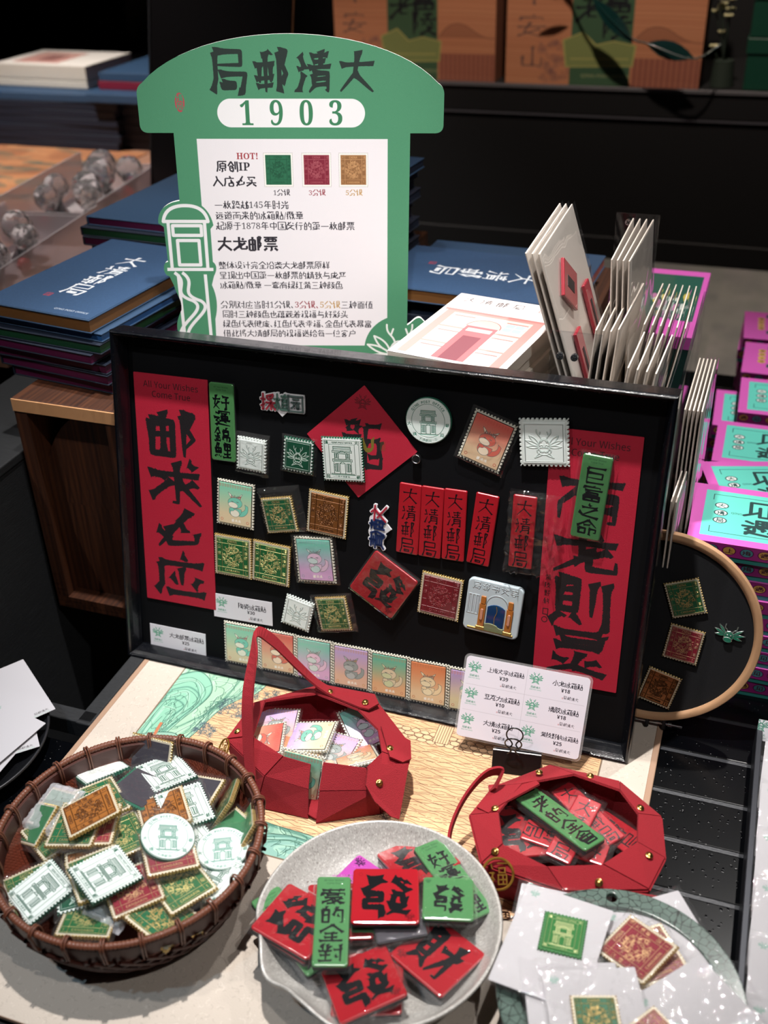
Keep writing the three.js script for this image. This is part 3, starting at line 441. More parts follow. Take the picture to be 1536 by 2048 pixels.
const PILE_PLATE = [
['sq','red',0.3641,0.0505,0.3165,-0.546,0.495,0.403,0.543,"red square magnet hanging over the shell plate rim beside the woven basket"],
['tag','green4',0.3938,0.0563,0.3112,-0.694,0.13,0.103,0.7,"green bar magnet lettered in four brush characters on the shell plate"],
['sq','red',0.4285,0.0556,0.2736,-0.705,0.116,0.108,0.691,"red square magnet lying straight at the top of the shell plate pile"],
['sqs','green',0.4805,0.0543,0.2591,-0.701,0.103,0.092,0.699,"small green square magnet in a clear sleeve on the shell plate"],
['tag','green_luck',0.4759,0.0434,0.2289,-0.637,0.34,0.249,0.645,"green bar magnet slanting at the far-right edge of the shell plate"],
['sq','red',0.4388,0.0378,0.2129,-0.724,0.27,0.307,0.556,"red square magnet at the back of the shell plate"],
['sq','red',0.4353,0.0416,0.3488,-0.701,0.171,0.297,0.625,"red square magnet at the front of the shell plate pile"],
['sq','wealth',0.4841,0.0374,0.3025,-0.711,-0.137,-0.164,0.669,"red square magnet turned sideways at the felt-basket-facing front of the shell plate"],
['sq','purple',0.4015,0.0312,0.2574,-0.703,-0.078,-0.147,0.692,"purple square magnet half hidden at the back of the shell plate"],
['sqs','dark',0.4433,0.048,0.2853,-0.683,0.183,0.183,0.683,"dark magnet back showing under the straight red square"],
['sqs','green',0.4227,0.042,0.2824,-0.698,0.111,0.111,0.698,"small green square magnet showing between the green bar and the straight red square"],
['sq','red',0.3628,0.0435,0.3151,-0.557,0.485,0.39,0.551,"second red square magnet directly below the overhanging one"],
['sq','red',0.4367,0.0334,0.343,-0.704,0.068,0.138,0.694,"red square magnet below the front one on the shell plate"],
['tag','green_luck',0.36,0.041,0.32,-0.603,0.37,0.308,0.637,"green bar magnet sticking out below the overhanging red square"],
['sq','red',0.3925,0.042,0.2907,-0.696,0.126,0.126,0.696,"dark red square magnet edge beside the lettered green bar"],
];
const PILE_FELT_A = [
['cart','red',0.2324,0.0334,0.1138,-0.495,-0.454,-0.384,0.633,"red-orange cartoon stamp magnet at the handle side of the first felt basket"],
['cart','purple',0.3266,0.025,0.0504,-0.511,0.233,0.267,0.783,"purple cartoon stamp magnet deep at the back of the first felt basket"],
['cart','grey',0.2391,0.0309,0.0877,-0.667,0.077,0.085,0.737,"grey-violet cartoon stamp magnet under the handle of the first felt basket"],
['cart','lilac',0.2797,0.0344,0.0932,-0.521,0.461,0.579,0.424,"lilac cartoon stamp magnet lying sideways at the top of the first felt basket"],
['cart','orange',0.3353,0.0303,0.1023,-0.81,0.124,0.263,0.509,"orange cartoon stamp magnet by the front wall of the first felt basket"],
['cart','mint',0.2915,0.03,0.1435,-0.126,0.064,-0.066,0.988,"mint cartoon stamp magnet standing in the front gap of the first felt basket"],
['cart','orange',0.2794,0.03,0.1124,-0.699,0.108,0.108,0.699,"orange cartoon stamp magnet underneath the lilac one in the felt basket"],
['cart','grey',0.3081,0.026,0.0973,-0.707,-0.021,-0.021,0.707,"grey cartoon stamp magnet low beside the purple one in the felt basket"],
];
const PILE_FELT_B = [
['tag','green_all',0.5522,0.0457,0.1336,-0.655,0.396,0.297,0.571,"green bar magnet with four brush characters on top in the second felt basket"],
['rt','',0.561,0.0349,0.1503,-0.458,-0.519,-0.537,0.482,"red bar magnet crossing under the green bar in the second felt basket"],
['rt','',0.5748,0.0362,0.1107,-0.623,0.296,0.311,0.655,"red bar magnet behind the green bar, nearer the binder clip"],
['rt','',0.5667,0.0402,0.1361,-0.687,-0.053,-0.091,0.719,"red bar magnet behind the green bar, nearer the black table"],
['sq','red',0.52,0.03,0.147,-0.692,0.146,0.146,0.692,"red square magnet in the shaded handle-side corner of the second felt basket"],
['rt','',0.5976,0.0245,0.1111,-0.66,0.14,0.46,0.577,"red bar magnet standing along the far wall of the second felt basket"],
['rt','',0.5016,0.03,0.1294,-0.691,0.149,0.149,0.691,"red bar magnet low under the crossing red one"],
];
const CARDS_CELADON = [
['card','a',0.5748,0.0568,0.2775,-0.724,-0.031,-0.029,0.689,"white card with a green building pin at the handle-hole side of the celadon plate"],
['card','b',0.5755,0.044,0.266,-0.707,0.019,0.019,0.707,"white card tilted out beneath the green building card"],
['card','c',0.6639,0.0459,0.2476,-0.682,0.187,0.221,0.672,"white card slanting over the far rim of the celadon plate towards the black table"],
['card','d',0.6074,0.057,0.3407,-0.698,0.116,0.116,0.698,"white card under the green dragon pin card"],
['card','e',0.6249,0.06,0.3426,-0.695,0.128,0.128,0.695,"white card with a green dragon pin, at the front edge of the celadon plate"],
['card','f',0.7044,0.057,0.3143,-0.642,0.296,0.296,0.642,"white card with a red pin cut off by the picture edge, between two others"],
['card','g',0.693,0.051,0.3315,-0.697,0.117,0.117,0.697,"white card with a red pin nearest the sleeved card rack"],
];
const PILE_CELADON = [
['big','red',0.6402,0.0567,0.26,-0.636,0.277,0.418,0.587,"dark red and gold dragon stamp magnet on top of the celadon plate"],
['big','red',0.6524,0.053,0.2595,-0.671,0.223,0.223,0.671,"dark red dragon stamp magnet just under the top one on the celadon plate"],
['pin','green_bld',0.5811,0.059,0.2667,-0.724,0.016,0.015,0.689,"green building pin"],
['pin','green',0.6205,0.064,0.3362,-0.698,0.111,0.111,0.698,"green dragon pin"],
['pin','red',0.6626,0.061,0.3358,-0.672,-0.219,-0.219,0.672,"red dragon pin on the middle card"],
['pin','red',0.6831,0.055,0.3175,-0.706,0.032,0.032,0.706,"red dragon pin on the rack-side card"],
];
const LEFT_CARDS = [[-0.075, 0.0225, 0.1275, 0.95, 'white card pointing at the table gap, uppermost on the black tray'], [-0.058, 0.0205, 0.168, 0.75, 'white card beneath the small metal clip on the black tray'], [-0.053, 0.0235, 0.196, -0.2, 'white card lying towards the woven basket on the black tray'], [-0.051, 0.0195, 0.205, 0.0, 'white card lowest on the black tray by the woven basket']];
// ---------------------------------------------------------------- room shell
const blackWall = std({ color: 0x0b0c0f, roughness: 0.85, bumpMap: rep(N1, 4), bumpScale: 0.002 });
const concrete = std({ color: 0x8d877f, roughness: 0.8, map: ctex(512, 512, (g, w, h) => { g.fillStyle = '#a39d94'; g.fillRect(0, 0, w, h); const R = mulberry(12); for (let i = 0; i < 900; i++) { const r = 4 + R() * 46; g.fillStyle = R() > 0.5 ? 'rgba(190,184,174,.07)' : 'rgba(96,92,86,.07)'; g.beginPath(); g.ellipse(R() * w, R() * h, r, r * 0.7, R() * 3, 0, 7); g.fill(); } for (let i = 0; i < 6000; i++) { g.fillStyle = R() > 0.5 ? 'rgba(210,204,196,.3)' : 'rgba(80,76,70,.3)'; g.fillRect(R() * w, R() * h, 1.5, 1.5); } }) });
concrete.map.repeat.set(5, 5); concrete.map.wrapS = concrete.map.wrapT = THREE.RepeatWrapping;
structure('floor', box(7.2, 0.1, 7.2), concrete, [-0.2, -0.8, -1.0]);
structure('ceiling', box(7.2, 0.1, 7.2), blackWall, [-0.2, 2.35, -1.0]);
structure('wall_back', box(7.2, 3.1, 0.1), blackWall, [-0.2, 0.75, -4.55]);
structure('wall_front', box(7.2, 3.1, 0.1), blackWall, [-0.2, 0.75, 2.55]);
structure('wall_left', box(0.1, 3.1, 7.0), blackWall, [-3.75, 0.75, -1.0]);
structure('wall_right', box(0.1, 3.1, 7.0), blackWall, [3.35, 0.75, -1.0]);
// ceiling spots: housing, glowing lens, and the light just in front of it
const housing = std({ color: 0x101114, roughness: 0.5 });
const lampNames = ['straight above the magnet board', 'over the woven basket side of the table', 'over the sleeved card side of the table', 'over the crystal trays', 'over the pink boxes', 'turned to the gift box shelf', 'over the open floor', 'in front of the board, turned to the sign', 'with a cool lamp, added to tint the near mat corner', 'over the notebook stacks'];
SPOTS.forEach(([x, y, z, ax, ay, az, cd, ang, soft, col, pen = 0.55], i) => {
  const g = thing('ceiling_spotlight', 'black cylindrical ceiling spotlight ' + lampNames[i], 'spotlight', 'ceiling spotlights');
  g.position.set(x, y, z); g.lookAt(ax, ay, az);
  const body = new THREE.LatheGeometry([[0, -0.16], [0.04, -0.16], [0.042, -0.155], [0.042, 0.02], [0.038, 0.02], [0.036, -0.005], [0, -0.005]].map((p) => new THREE.Vector2(...p)), 28).rotateX(Math.PI / 2);
  part('housing', body, housing, g);
  part('lens', new THREE.CircleGeometry(0.034, 24).translate(0, 0, 0.003), std({ color: 0xfff4e6, emissive: col, emissiveIntensity: 6 }), g);
  const stem = new THREE.Group(); g.updateMatrixWorld();
  const s = part('stem', new THREE.CylinderGeometry(0.008, 0.008, 1, 10), housing, g), from = g.worldToLocal(new THREE.Vector3(x, 2.3, z)), to = new THREE.Vector3(0, 0, -0.1), d = from.clone().sub(to);
  s.scale.y = d.length(); s.position.copy(from).add(to).multiplyScalar(0.5); s.quaternion.setFromUnitVectors(new THREE.Vector3(0, 1, 0), d.normalize());
  const l = new THREE.SpotLight(col, cd, 0, ang, pen, 2); l.position.set(x, y, z).addScaledVector(new THREE.Vector3(ax - x, ay - y, az - z).normalize(), 0.012); l.target.position.set(ax, ay, az);
  l.castShadow = true; l.shadow.radius = soft; l.shadow.mapSize.set(2048, 2048); l.name = 'spot_light'; scene.add(l, l.target);
});

// ---------------------------------------------------------------- black slatted table
const specks = ctex(512, 512, (c, w, h) => { c.fillStyle = '#555'; c.fillRect(0, 0, w, h); const R = mulberry(91); for (let i = 0; i < 700; i++) { c.fillStyle = R() > 0.3 ? '#fff' : '#111'; c.beginPath(); c.ellipse(R() * w, R() * h, 0.7 + R() * 1.8, 0.6 + R(), R() * 3, 0, 7); c.fill(); } }, false); specks.wrapS = specks.wrapT = THREE.RepeatWrapping;
const lacquer = phys({ color: 0x020305, roughness: 0.24, specularIntensity: 0.45, bumpMap: specks, bumpScale: 0.0007 });
const rawBlack = std({ color: 0x23262a, roughness: 0.7, map: rep(NW, 1, 3), bumpMap: rep(NW, 2, 6), bumpScale: 0.0006 });
{
  const t = thing('display_table', 'black lacquered display table of narrow planks under the printed mat', 'table');
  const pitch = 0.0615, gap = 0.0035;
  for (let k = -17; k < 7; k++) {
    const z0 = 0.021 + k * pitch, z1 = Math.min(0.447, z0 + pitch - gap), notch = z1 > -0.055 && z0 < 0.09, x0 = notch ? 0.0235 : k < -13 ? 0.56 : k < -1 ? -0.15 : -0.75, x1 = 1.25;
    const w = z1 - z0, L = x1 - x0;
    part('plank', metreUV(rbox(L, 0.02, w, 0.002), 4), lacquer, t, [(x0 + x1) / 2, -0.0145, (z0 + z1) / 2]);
  }
  part('gap_glint_board', box(1.2, 0.004, 0.8), std({ color: 0x34363a, roughness: 0.5, bumpMap: rep(NF, 4), bumpScale: 0.0006 }), t, [0.64, -0.0072, 0.03]);  // grey board showing in the gaps; paints the light caught by plank edges
  part('edge_rail', metreUV(rbox(0.019, 0.024, 0.175, 0.002), 6), rawBlack, t, [0.0135, -0.0115, 0.0315]);
  part('edge_rail', metreUV(rbox(0.78, 0.024, 0.02, 0.002), 6), rawBlack, t, [-0.36, -0.0115, 0.108]);
  part('edge_rail', metreUV(rbox(2.03, 0.045, 0.02, 0.003), 6), rawBlack, t, [0.25, -0.028, 0.4575]);
  part('under_frame', box(1.95, 0.03, 0.03), rawBlack, t, [0.26, -0.042, 0.42]); part('under_frame', box(1.2, 0.03, 0.03), rawBlack, t, [0.64, -0.042, -0.32]);
  for (const [x, z] of [[-0.7, 0.42], [1.2, 0.42], [0.06, -0.32], [1.2, -0.32], [-0.1, -0.74], [1.2, -0.97], [0.6, -0.97]]) part('leg', box(0.05, 0.695, 0.05), rawBlack, t, [x, -0.4025, z]);
}
// printed mat: brocade border round a landscape scroll
const MX0 = 0.03, MX1 = 0.622, MZ0 = -0.125, MZ1 = 0.446;
const matMap = ctex(1480, 1428, (g, w, h) => {
  const X = (x) => (x - MX0) / (MX1 - MX0) * w, Z = (z) => (z - MZ0) / (MZ1 - MZ0) * h, R = mulberry(77);
  g.fillStyle = '#b9aea2'; g.fillRect(0, 0, w, h);
  for (let i = 0; i < 7000; i++) { g.strokeStyle = R() > 0.5 ? 'rgba(226,217,206,.35)' : 'rgba(128,116,106,.3)'; g.lineWidth = 1.4; const x = R() * w, y = R() * h, r = 2 + R() * 5, a = R() * 6.3; g.beginPath(); g.arc(x, y, r, a, a + 2.5); g.stroke(); }
  const x0 = X(0.079), x1 = X(0.573), z0 = 0, z1 = Z(0.2235);
  g.save(); g.beginPath(); g.rect(x0, z0, x1 - x0, z1 - z0); g.clip();
  g.fillStyle = '#d3a97f'; g.fillRect(x0, z0, x1 - x0, z1 - z0);
  for (let i = 0; i < 2600; i++) { g.fillStyle = R() > 0.5 ? 'rgba(236,205,165,.12)' : 'rgba(170,120,84,.1)'; g.beginPath(); g.ellipse(x0 + R() * (x1 - x0), R() * z1, 6 + R() * 22, 3 + R() * 6, 0, 0, 7); g.fill(); }
  g.strokeStyle = 'rgba(74,50,36,.75)'; g.lineWidth = 1.3;                                                   // water lines
  for (let y = 4; y < z1; y += 8) { g.beginPath(); let ph = R() * 6; for (let x = x0; x < x1; x += 5) { const v = y + 3 * Math.sin(x * 0.09 + ph) + 2.5 * Math.sin(x * 0.031 + y) + (R() - 0.5) * 1.5; x === x0 ? g.moveTo(x, v) : (R() > 0.05 ? g.lineTo(x, v) : g.moveTo(x, v)); } g.stroke(); }
  // masonry embankment along the board foot
  g.strokeStyle = 'rgba(60,42,32,.85)'; g.lineWidth = 1.5; for (let i = 0; i < 16; i++) for (let j = 0; j < 3; j++) { const x = X(0.30) + i * 26 + (j % 2) * 12, y = Z(0.015) + j * 15 + i * 0.6; g.fillStyle = '#d9b18a'; g.beginPath(); for (let k = 0; k < 7; k++) { const a = k * 0.9 + R() * 0.3, r = 9 + R() * 4; const px = x + Math.cos(a) * r * 1.25, py = y + Math.sin(a) * r * 0.75; k ? g.lineTo(px, py) : g.moveTo(px, py); } g.closePath(); g.fill(); g.stroke(); }
  g.fillStyle = '#d9b48c'; g.fillRect(X(0.395), Z(0.0), 42, 70); g.strokeRect(X(0.395), Z(0.0), 42, 70); for (let i = 1; i < 6; i++) { g.beginPath(); g.moveTo(X(0.395) + i * 7, Z(0)); g.lineTo(X(0.395) + i * 7, Z(0) + 70); g.stroke(); }
  // green hills: overlapping ridges with contour folds
  const hill = (pts, c, folds, lift = 0) => {   // a ridge outline, then contour folds that follow it inwards
    const cx = pts.reduce((s, p) => s + p[0], 0) / pts.length, cz = pts.reduce((s, p) => s + p[1], 0) / pts.length, ring = (k, j) => { const q = pts.map(([x, z]) => new THREE.Vector2(X(cx + (x - cx) * k) + (R() - 0.5) * j, Z(cz + (z - cz) * k) + (R() - 0.5) * j)); return new THREE.SplineCurve([...q, q[0]]).getPoints(pts.length * 9); };
    const path = (q, n = q.length) => { g.beginPath(); q.slice(0, n).forEach((v, i) => i ? g.lineTo(v.x, v.y) : g.moveTo(v.x, v.y)); };
    const rim = ring(1, 6); path(rim); g.fillStyle = c; g.fill(); g.strokeStyle = 'rgba(38,72,62,.9)'; g.lineWidth = 2.2; g.stroke(); g.save(); path(rim); g.clip();
    for (let i = 0; i < folds; i++) { const k = 0.97 - i / folds * 0.9, q = ring(k, 20); if (i % 2 === 0) { g.lineWidth = 9; g.strokeStyle = i % 4 ? 'rgba(190,222,196,.35)' : 'rgba(60,120,104,.28)'; path(q); g.stroke(); } g.lineWidth = 1.5; g.strokeStyle = 'rgba(36,76,64,.75)'; path(q, Math.floor(q.length * (0.5 + R() * 0.5))); g.stroke(); for (let m = 0; m < q.length; m += 5) if (R() > 0.45) { const v = q[m]; g.beginPath(); g.moveTo(v.x, v.y); g.quadraticCurveTo(v.x + 4 + R() * 8, v.y + 6, v.x + (R() - 0.5) * 26, v.y + 12 + R() * 16); g.stroke(); } }
    g.restore();
  };
  hill([[0.07, -0.12], [0.19, -0.12], [0.185, 0.0], [0.165, 0.03], [0.15, 0.055], [0.14, 0.1], [0.12, 0.16], [0.07, 0.2]], '#97bda0', 16);
  hill([[0.07, 0.02], [0.1, 0.0], [0.13, 0.03], [0.115, 0.09], [0.1, 0.15], [0.07, 0.2]], '#7fb39a', 12);
  hill([[0.07, 0.12], [0.12, 0.1], [0.15, 0.14], [0.2, 0.16], [0.26, 0.185], [0.33, 0.19], [0.36, 0.205], [0.37, 0.23], [0.07, 0.23]], '#86ab98', 12);
  hill([[0.26, 0.205], [0.3, 0.195], [0.34, 0.2], [0.355, 0.21], [0.36, 0.23], [0.26, 0.23]], '#7da79c', 8);
  hill([[0.318, 0.2], [0.33, 0.193], [0.34, 0.2], [0.345, 0.23], [0.318, 0.23]], '#5b8690', 4);
  hill([[0.38, 0.215], [0.42, 0.2], [0.47, 0.205], [0.5, 0.225], [0.38, 0.23]], '#8d9c82', 6);
  const bush = (x, z, n, s, c) => { for (let i = 0; i < n; i++) { g.strokeStyle = c; g.lineWidth = 1.3; const px = X(x) + (R() - 0.5) * s, py = Z(z) + (R() - 0.5) * s * 0.7; for (let k = 0; k < 7; k++) { const a = k * 0.9 + R(); g.beginPath(); g.moveTo(px, py); g.lineTo(px + Math.cos(a) * 9, py + Math.sin(a) * 9); g.stroke(); } } };
  bush(0.165, 0.045, 46, 90, 'rgba(62,84,92,.8)'); bush(0.15, 0.085, 30, 60, 'rgba(62,84,92,.8)'); bush(0.19, 0.015, 26, 80, 'rgba(58,78,84,.8)'); bush(0.385, 0.14, 20, 50, 'rgba(48,36,30,.7)'); bush(0.42, 0.19, 26, 70, 'rgba(48,36,30,.8)');
  g.strokeStyle = '#b06a48'; g.lineWidth = 9; g.beginPath(); g.moveTo(X(0.098), Z(0.09)); g.quadraticCurveTo(X(0.1), Z(0.13), X(0.12), Z(0.17)); g.stroke();
  g.restore(); g.strokeStyle = '#6d5a48'; g.lineWidth = 4; g.strokeRect(x0, z0 - 6, x1 - x0, z1 - z0 + 6);
});
{
  const t = thing('printed_table_mat', 'table mat printed with a green hills and river scroll inside a beige brocade border', 'mat');
  const top = new THREE.PlaneGeometry(MX1 - MX0, MZ1 - MZ0).rotateX(-Math.PI / 2); part('printed_top', top, std({ map: matMap, roughness: 0.82, bumpMap: rep(N2, 10), bumpScale: 0.0004 }), t, [(MX0 + MX1) / 2, 0, (MZ0 + MZ1) / 2]);
  const edge = std({ color: 0x9a7c66, roughness: 0.7 }); part('backing', box(MX1 - MX0 + 0.001, 0.0036, MZ1 - MZ0 + 0.001), edge, t, [(MX0 + MX1) / 2, -0.0021, (MZ0 + MZ1) / 2]);
  for (const x of [MX0 - 0.003, MX1 + 0.003]) part('side_binding', rbox(0.007, 0.005, MZ1 - MZ0, 0.0015), edge, t, [x, -0.0018, (MZ0 + MZ1) / 2]);
}
// ---------------------------------------------------------------- magnet board
const LEAN = THREE.MathUtils.degToRad(11.26), BW = 0.6, BH = 0.3977, PANEL = -0.021;
const boardM = new THREE.Matrix4().makeRotationX(-LEAN), boardQ = new THREE.Quaternion().setFromAxisAngle(new THREE.Vector3(1, 0, 0), -LEAN);
const toBoard = (u, v, z = 0) => new THREE.Vector3(u, v, PANEL + z).applyMatrix4(boardM);
function pinUp(o, u, v, deg = 0, z = 0.0004) { u += -0.0057 + 0.0083 * u; v += -0.0058 + 0.0083 * v; o.position.copy(toBoard(u, v, z)); o.quaternion.copy(boardQ).multiply(new THREE.Quaternion().setFromAxisAngle(new THREE.Vector3(0, 0, 1), THREE.MathUtils.degToRad(deg))); return o; }
const frameBlack = phys({ color: 0x090b10, roughness: 0.42, roughnessMap: rep(N1, 2), bumpMap: rep(N2, 4), bumpScale: 0.0002, clearcoat: 0.2 });
{
  const t = thing('magnet_board', 'large black framed magnet board leaning on the printed mat, covered in souvenirs', 'board');
  t.quaternion.copy(boardQ);
  const prof = [[0, -0.03], [0, -0.003], [0.0008, -0.001], [0.002, 0], [0.0035, -0.0004], [0.005, -0.0022], [0.007, -0.0065], [0.009, -0.0125], [0.0102, -0.017], [0.0108, -0.0185], [0.0112, -0.021], [0.0112, -0.03]];
  const rail = (L) => {
    const pos = []; for (let i = 0; i < prof.length; i++) { const [a, za] = prof[i], [b, zb] = prof[(i + 1) % prof.length]; const A = [a, a, za], B = [L - a, a, za], C = [L - b, b, zb], D = [b, b, zb]; pos.push(...A, ...B, ...C, ...A, ...C, ...D); }
    const g = new THREE.BufferGeometry(); g.setAttribute('position', new THREE.Float32BufferAttribute(pos, 3)); return metreUV(toCreasedNormals(g, 0.6), 6);
  };
  const put = (g, x, y, a) => part('frame_rail', g, frameBlack, t, [x, y, 0], [0, 0, a]);
  put(rail(BW), 0, 0, 0); put(rail(BW), BW, BH, Math.PI); put(rail(BH), BW, 0, Math.PI / 2); put(rail(BH), 0, BH, -Math.PI / 2);
  const panelMat = phys({ color: 0x06090f, roughness: 0.7, specularIntensity: 0.35, map: ctex(512, 340, (g, w, h) => { g.fillStyle = '#9aa2ae'; g.fillRect(0, 0, w, h); const R = mulberry(5); for (let i = 0; i < 60; i++) { g.fillStyle = 'rgba(255,255,255,.05)'; g.beginPath(); g.ellipse(R() * w, R() * h, 10 + R() * 40, 8 + R() * 26, R() * 3, 0, 7); g.fill(); } for (let i = 0; i < 500; i++) { g.fillStyle = 'rgba(255,255,255,.35)'; g.fillRect(R() * w, R() * h, 1, 1); } }) });
  part('panel', planarUV(box(BW - 0.02, BH - 0.02, 0.006), BW, BH), panelMat, t, [BW / 2, BH / 2, PANEL - 0.003]);
}
// price label paper
const paperWhite = std({ color: 0xdfdfe4, roughness: 0.55 });
function priceDraw(g, x, y, w, h, name, price, big = 0.2) {
  emblem(g, x + w * 0.14, y + h * 0.33, h * 0.24, '#5aa084', 0.09); line(g, '局郵清大', x + w * 0.07, y + h * 0.62, h * 0.09, { color: '#3f8a6c' }); line(g, 'QING POST OFFICE', x + w * 0.055, y + h * 0.735, h * 0.05, { color: '#5aa084', font: 'sans-serif' });
  const s = Math.min(h * big, w * 0.62 / [...name].length); line(g, name, x + w * 0.66 - s * [...name].length / 2, y + h * 0.24, s, { color: '#2c2a33', weight: 0.1 });
  g.font = 'bold ' + h * 0.2 + 'px sans-serif'; g.fillStyle = '#2c2a33'; g.textAlign = 'center'; g.fillText(price, x + w * 0.64, y + h * 0.66); brushRow(g, '局郵清大', x + w * 0.62, y + h * 0.78, h * 0.13, '#2c2a33');
}
function brushRow(g, t, x, y, s, c) { [...t].forEach((ch, i) => brush(g, ch, x + i * s * 1.05, y, s, s, 0.13, c, i, 0.05)); g.strokeStyle = '#a33'; g.lineWidth = s * 0.06; g.strokeRect(x - s * 0.35, y + s * 0.6, s * 0.25, s * 0.3); }
// ---------------------------------------------------------------- goods on the board
function banner(label, chars, small, u, v, deg, w, h, seed) {
  const m = std({ roughness: 0.6, bumpMap: rep(N2, 3, 9), bumpScale: 0.0003, map: ctex(310, 940, (g, W, H) => {
    g.fillStyle = '#aa1430'; g.fillRect(0, 0, W, H); g.fillStyle = '#2a0a12'; g.textAlign = 'center'; g.font = W * 0.108 + 'px sans-serif'; g.fillText('All Your Wishes', W / 2, H * 0.055); g.fillText('Come True', W / 2, H * 0.095);
    brushColumn(g, chars, W * 0.12, H * 0.145, W * 0.76, H * 0.207, 0.22, '#120d12', seed, 0.13);
    if (small) { [...'黄陵野鹤'].forEach((c, i) => line(g, c, W * 0.06, H * (0.56 + i * 0.032), 22, { color: '#2a0a12' })); g.strokeStyle = '#2a0a12'; g.lineWidth = 3; g.strokeRect(W * 0.065, H * 0.7, 18, 22); g.beginPath(); g.arc(W * 0.09, H * 0.745, 10, 0, 7); g.stroke(); }
  }) });
  const o = tag(part('x', planarUV(slab(rectShape(w, h, 0.001), 0.0009), w, h), m), 'paper_banner', label, 'banner', 'red paper banners'); pinUp(o, u, v, deg); return o;
}
banner('red paper couplet banner with black brush characters beside the wooden crate end of the board', '邮求必应', false, 0.069, 0.2162, 0.8, 0.0915, 0.2757, 4);
banner('red paper couplet banner partly covered by the green bar in a sleeve', '有龙則灵', true, 0.5314, 0.2135, 1.0, 0.0889, 0.2787, 8);
{
  const s = 0.0872, m = std({ roughness: 0.6, bumpMap: rep(N2, 4), bumpScale: 0.0003, map: ctex(400, 400, (g, W, H) => {
    g.fillStyle = '#aa1430'; g.fillRect(0, 0, W, H); g.save(); g.translate(W / 2, H / 2); g.rotate(-46 * Math.PI / 180);
    brush(g, '龍', -W * 0.26, -H * 0.3, W * 0.54, H * 0.62, 0.17, '#120d12', 3, 0.12); emblem(g, 0, -H * 0.5, W * 0.1, '#6a0d1c', 0.09); g.strokeStyle = '#6a0d1c'; g.lineWidth = 4; g.beginPath(); g.arc(0, H * 0.5, 14, 0, 7); g.stroke(); g.strokeRect(-6, H * 0.5 - 6, 12, 12);
    g.fillStyle = '#6e6420'; g.beginPath(); g.moveTo(8, -30); g.bezierCurveTo(0, 20, 20, 60, 50, 40); g.bezierCurveTo(75, 20, 60, -10, 66, -40); g.lineTo(48, -20); g.lineTo(52, 20); g.lineTo(30, 22); g.closePath(); g.fill(); g.fillStyle = 'rgba(120,80,30,.4)'; g.fillRect(W * 0.24, -20, 26, 46); g.restore();
  }) });
  const o = tag(part('x', planarUV(slab(rectShape(s, s, 0.0008), 0.0008), s, s), m), 'paper_diamond', 'red paper diamond with a large brush character on the magnet board', 'paper sign'); pinUp(o, 0.2894, 0.3079, -46.3);
}
const HOOP = [["green", 0.0262, 0.1578, 21, "green and gold stamp pin at the top of the hoop cloth"], ["red", 0.0314, 0.1058, -6.3, "dark red stamp pin in the middle of the hoop cloth"], ["bronze", 0.0134, 0.0503, -13, "brown stamp pin low on the hoop cloth by the board frame"]], HOOPD = [0.0741, 0.1243, -9];
const onBoard = (type, variant, u, v, deg, label, bag, z, group = 'souvenir magnets on the board') => pinUp(item(type, variant, label, group, bag), u, v, deg, z);
onBoard('tag', 'green_luck', 0.1314, 0.3097, 1.2, 'green bar magnet with four brush characters beside the first red banner');
onBoard('hs', 'white', 0.1646, 0.2775, -2, 'small white emblem stamp magnet in a clear sleeve next to the green bar', [0.003, 0.0055]);
onBoard('hs', 'green', 0.2195, 0.2845, -2.6, 'small dark green emblem stamp magnet in a sleeve on the board', [0.0035, 0.0025]);
onBoard('bld', '', 0.2706, 0.2878, 5.5, 'white building stamp magnet overlapping the red paper diamond', null, 0.0014);
onBoard('cart', 'mint', 0.1442, 0.2167, -2, 'mint cartoon stamp magnet with a green dragon, alone beside the first banner');
onBoard('sm', 'green', 0.1976, 0.2131, 13, 'green dragon stamp magnet in an oversized sleeve beside the bronze one', [0.007, 0.0065, 0.001, 0.004, 0.005]);
onBoard('big', 'bronze', 0.2541, 0.2232, -3, 'bronze dragon stamp magnet on the board');
onBoard('big', 'olive', 0.1407, 0.1534, 0, 'green and gold dragon stamp magnet touching the first banner, of a pair');
onBoard('big', 'olive', 0.1876, 0.1533, -2.2, 'green and gold dragon stamp magnet of the pair, farther from the banner');
onBoard('cart', 'mintlilac', 0.24, 0.1667, 7, 'mint-to-lilac cartoon stamp magnet in a clear sleeve beside the red diamond magnet', [0.004, 0.0025]);
onBoard('hs', 'white', 0.2201, 0.0977, -11, 'small white emblem stamp magnet above the cartoon row, without sleeve');
onBoard('sm', 'olive', 0.2631, 0.1056, 13, 'green dragon stamp magnet in a sleeve above the cartoon row', [0.0065, 0.003]);
['mint', 'red', 'mintlilac', 'grey', 'greenorange', 'orange', 'lilac'].forEach((k, i) => onBoard('cart', k, 0.1498 + i * 0.0453, 0.0428, 1, ['mint cartoon stamp magnet, first of the bottom row, behind the felt handle', 'red cartoon stamp magnet, second of the bottom row', 'mint-to-lilac cartoon stamp magnet, third of the bottom row', 'lilac-to-orange cartoon stamp magnet with a grey dragon, fourth of the bottom row', 'green-to-orange cartoon stamp magnet, fifth of the bottom row', 'orange cartoon stamp magnet, sixth of the bottom row', 'lilac cartoon stamp magnet half behind the large price card'][i], null, 0.0004));
onBoard('coin', '', 0.3613, 0.3416, 4, 'white round relief magnet near the top of the board');
onBoard('cart', 'red', 0.4225, 0.328, -17, 'tilted red cartoon stamp magnet in a sleeve beside the round white one', [0.004, 0.003]);
onBoard('hl', 'white', 0.4796, 0.3353, 7, 'large white emblem stamp magnet overlapping the second banner corner', null, 0.0012);
onBoard('tag', 'green_rich', 0.5308, 0.2865, -3, 'green bar magnet in a sleeve over the second red banner', [0.0045, 0.003], 0.0012);
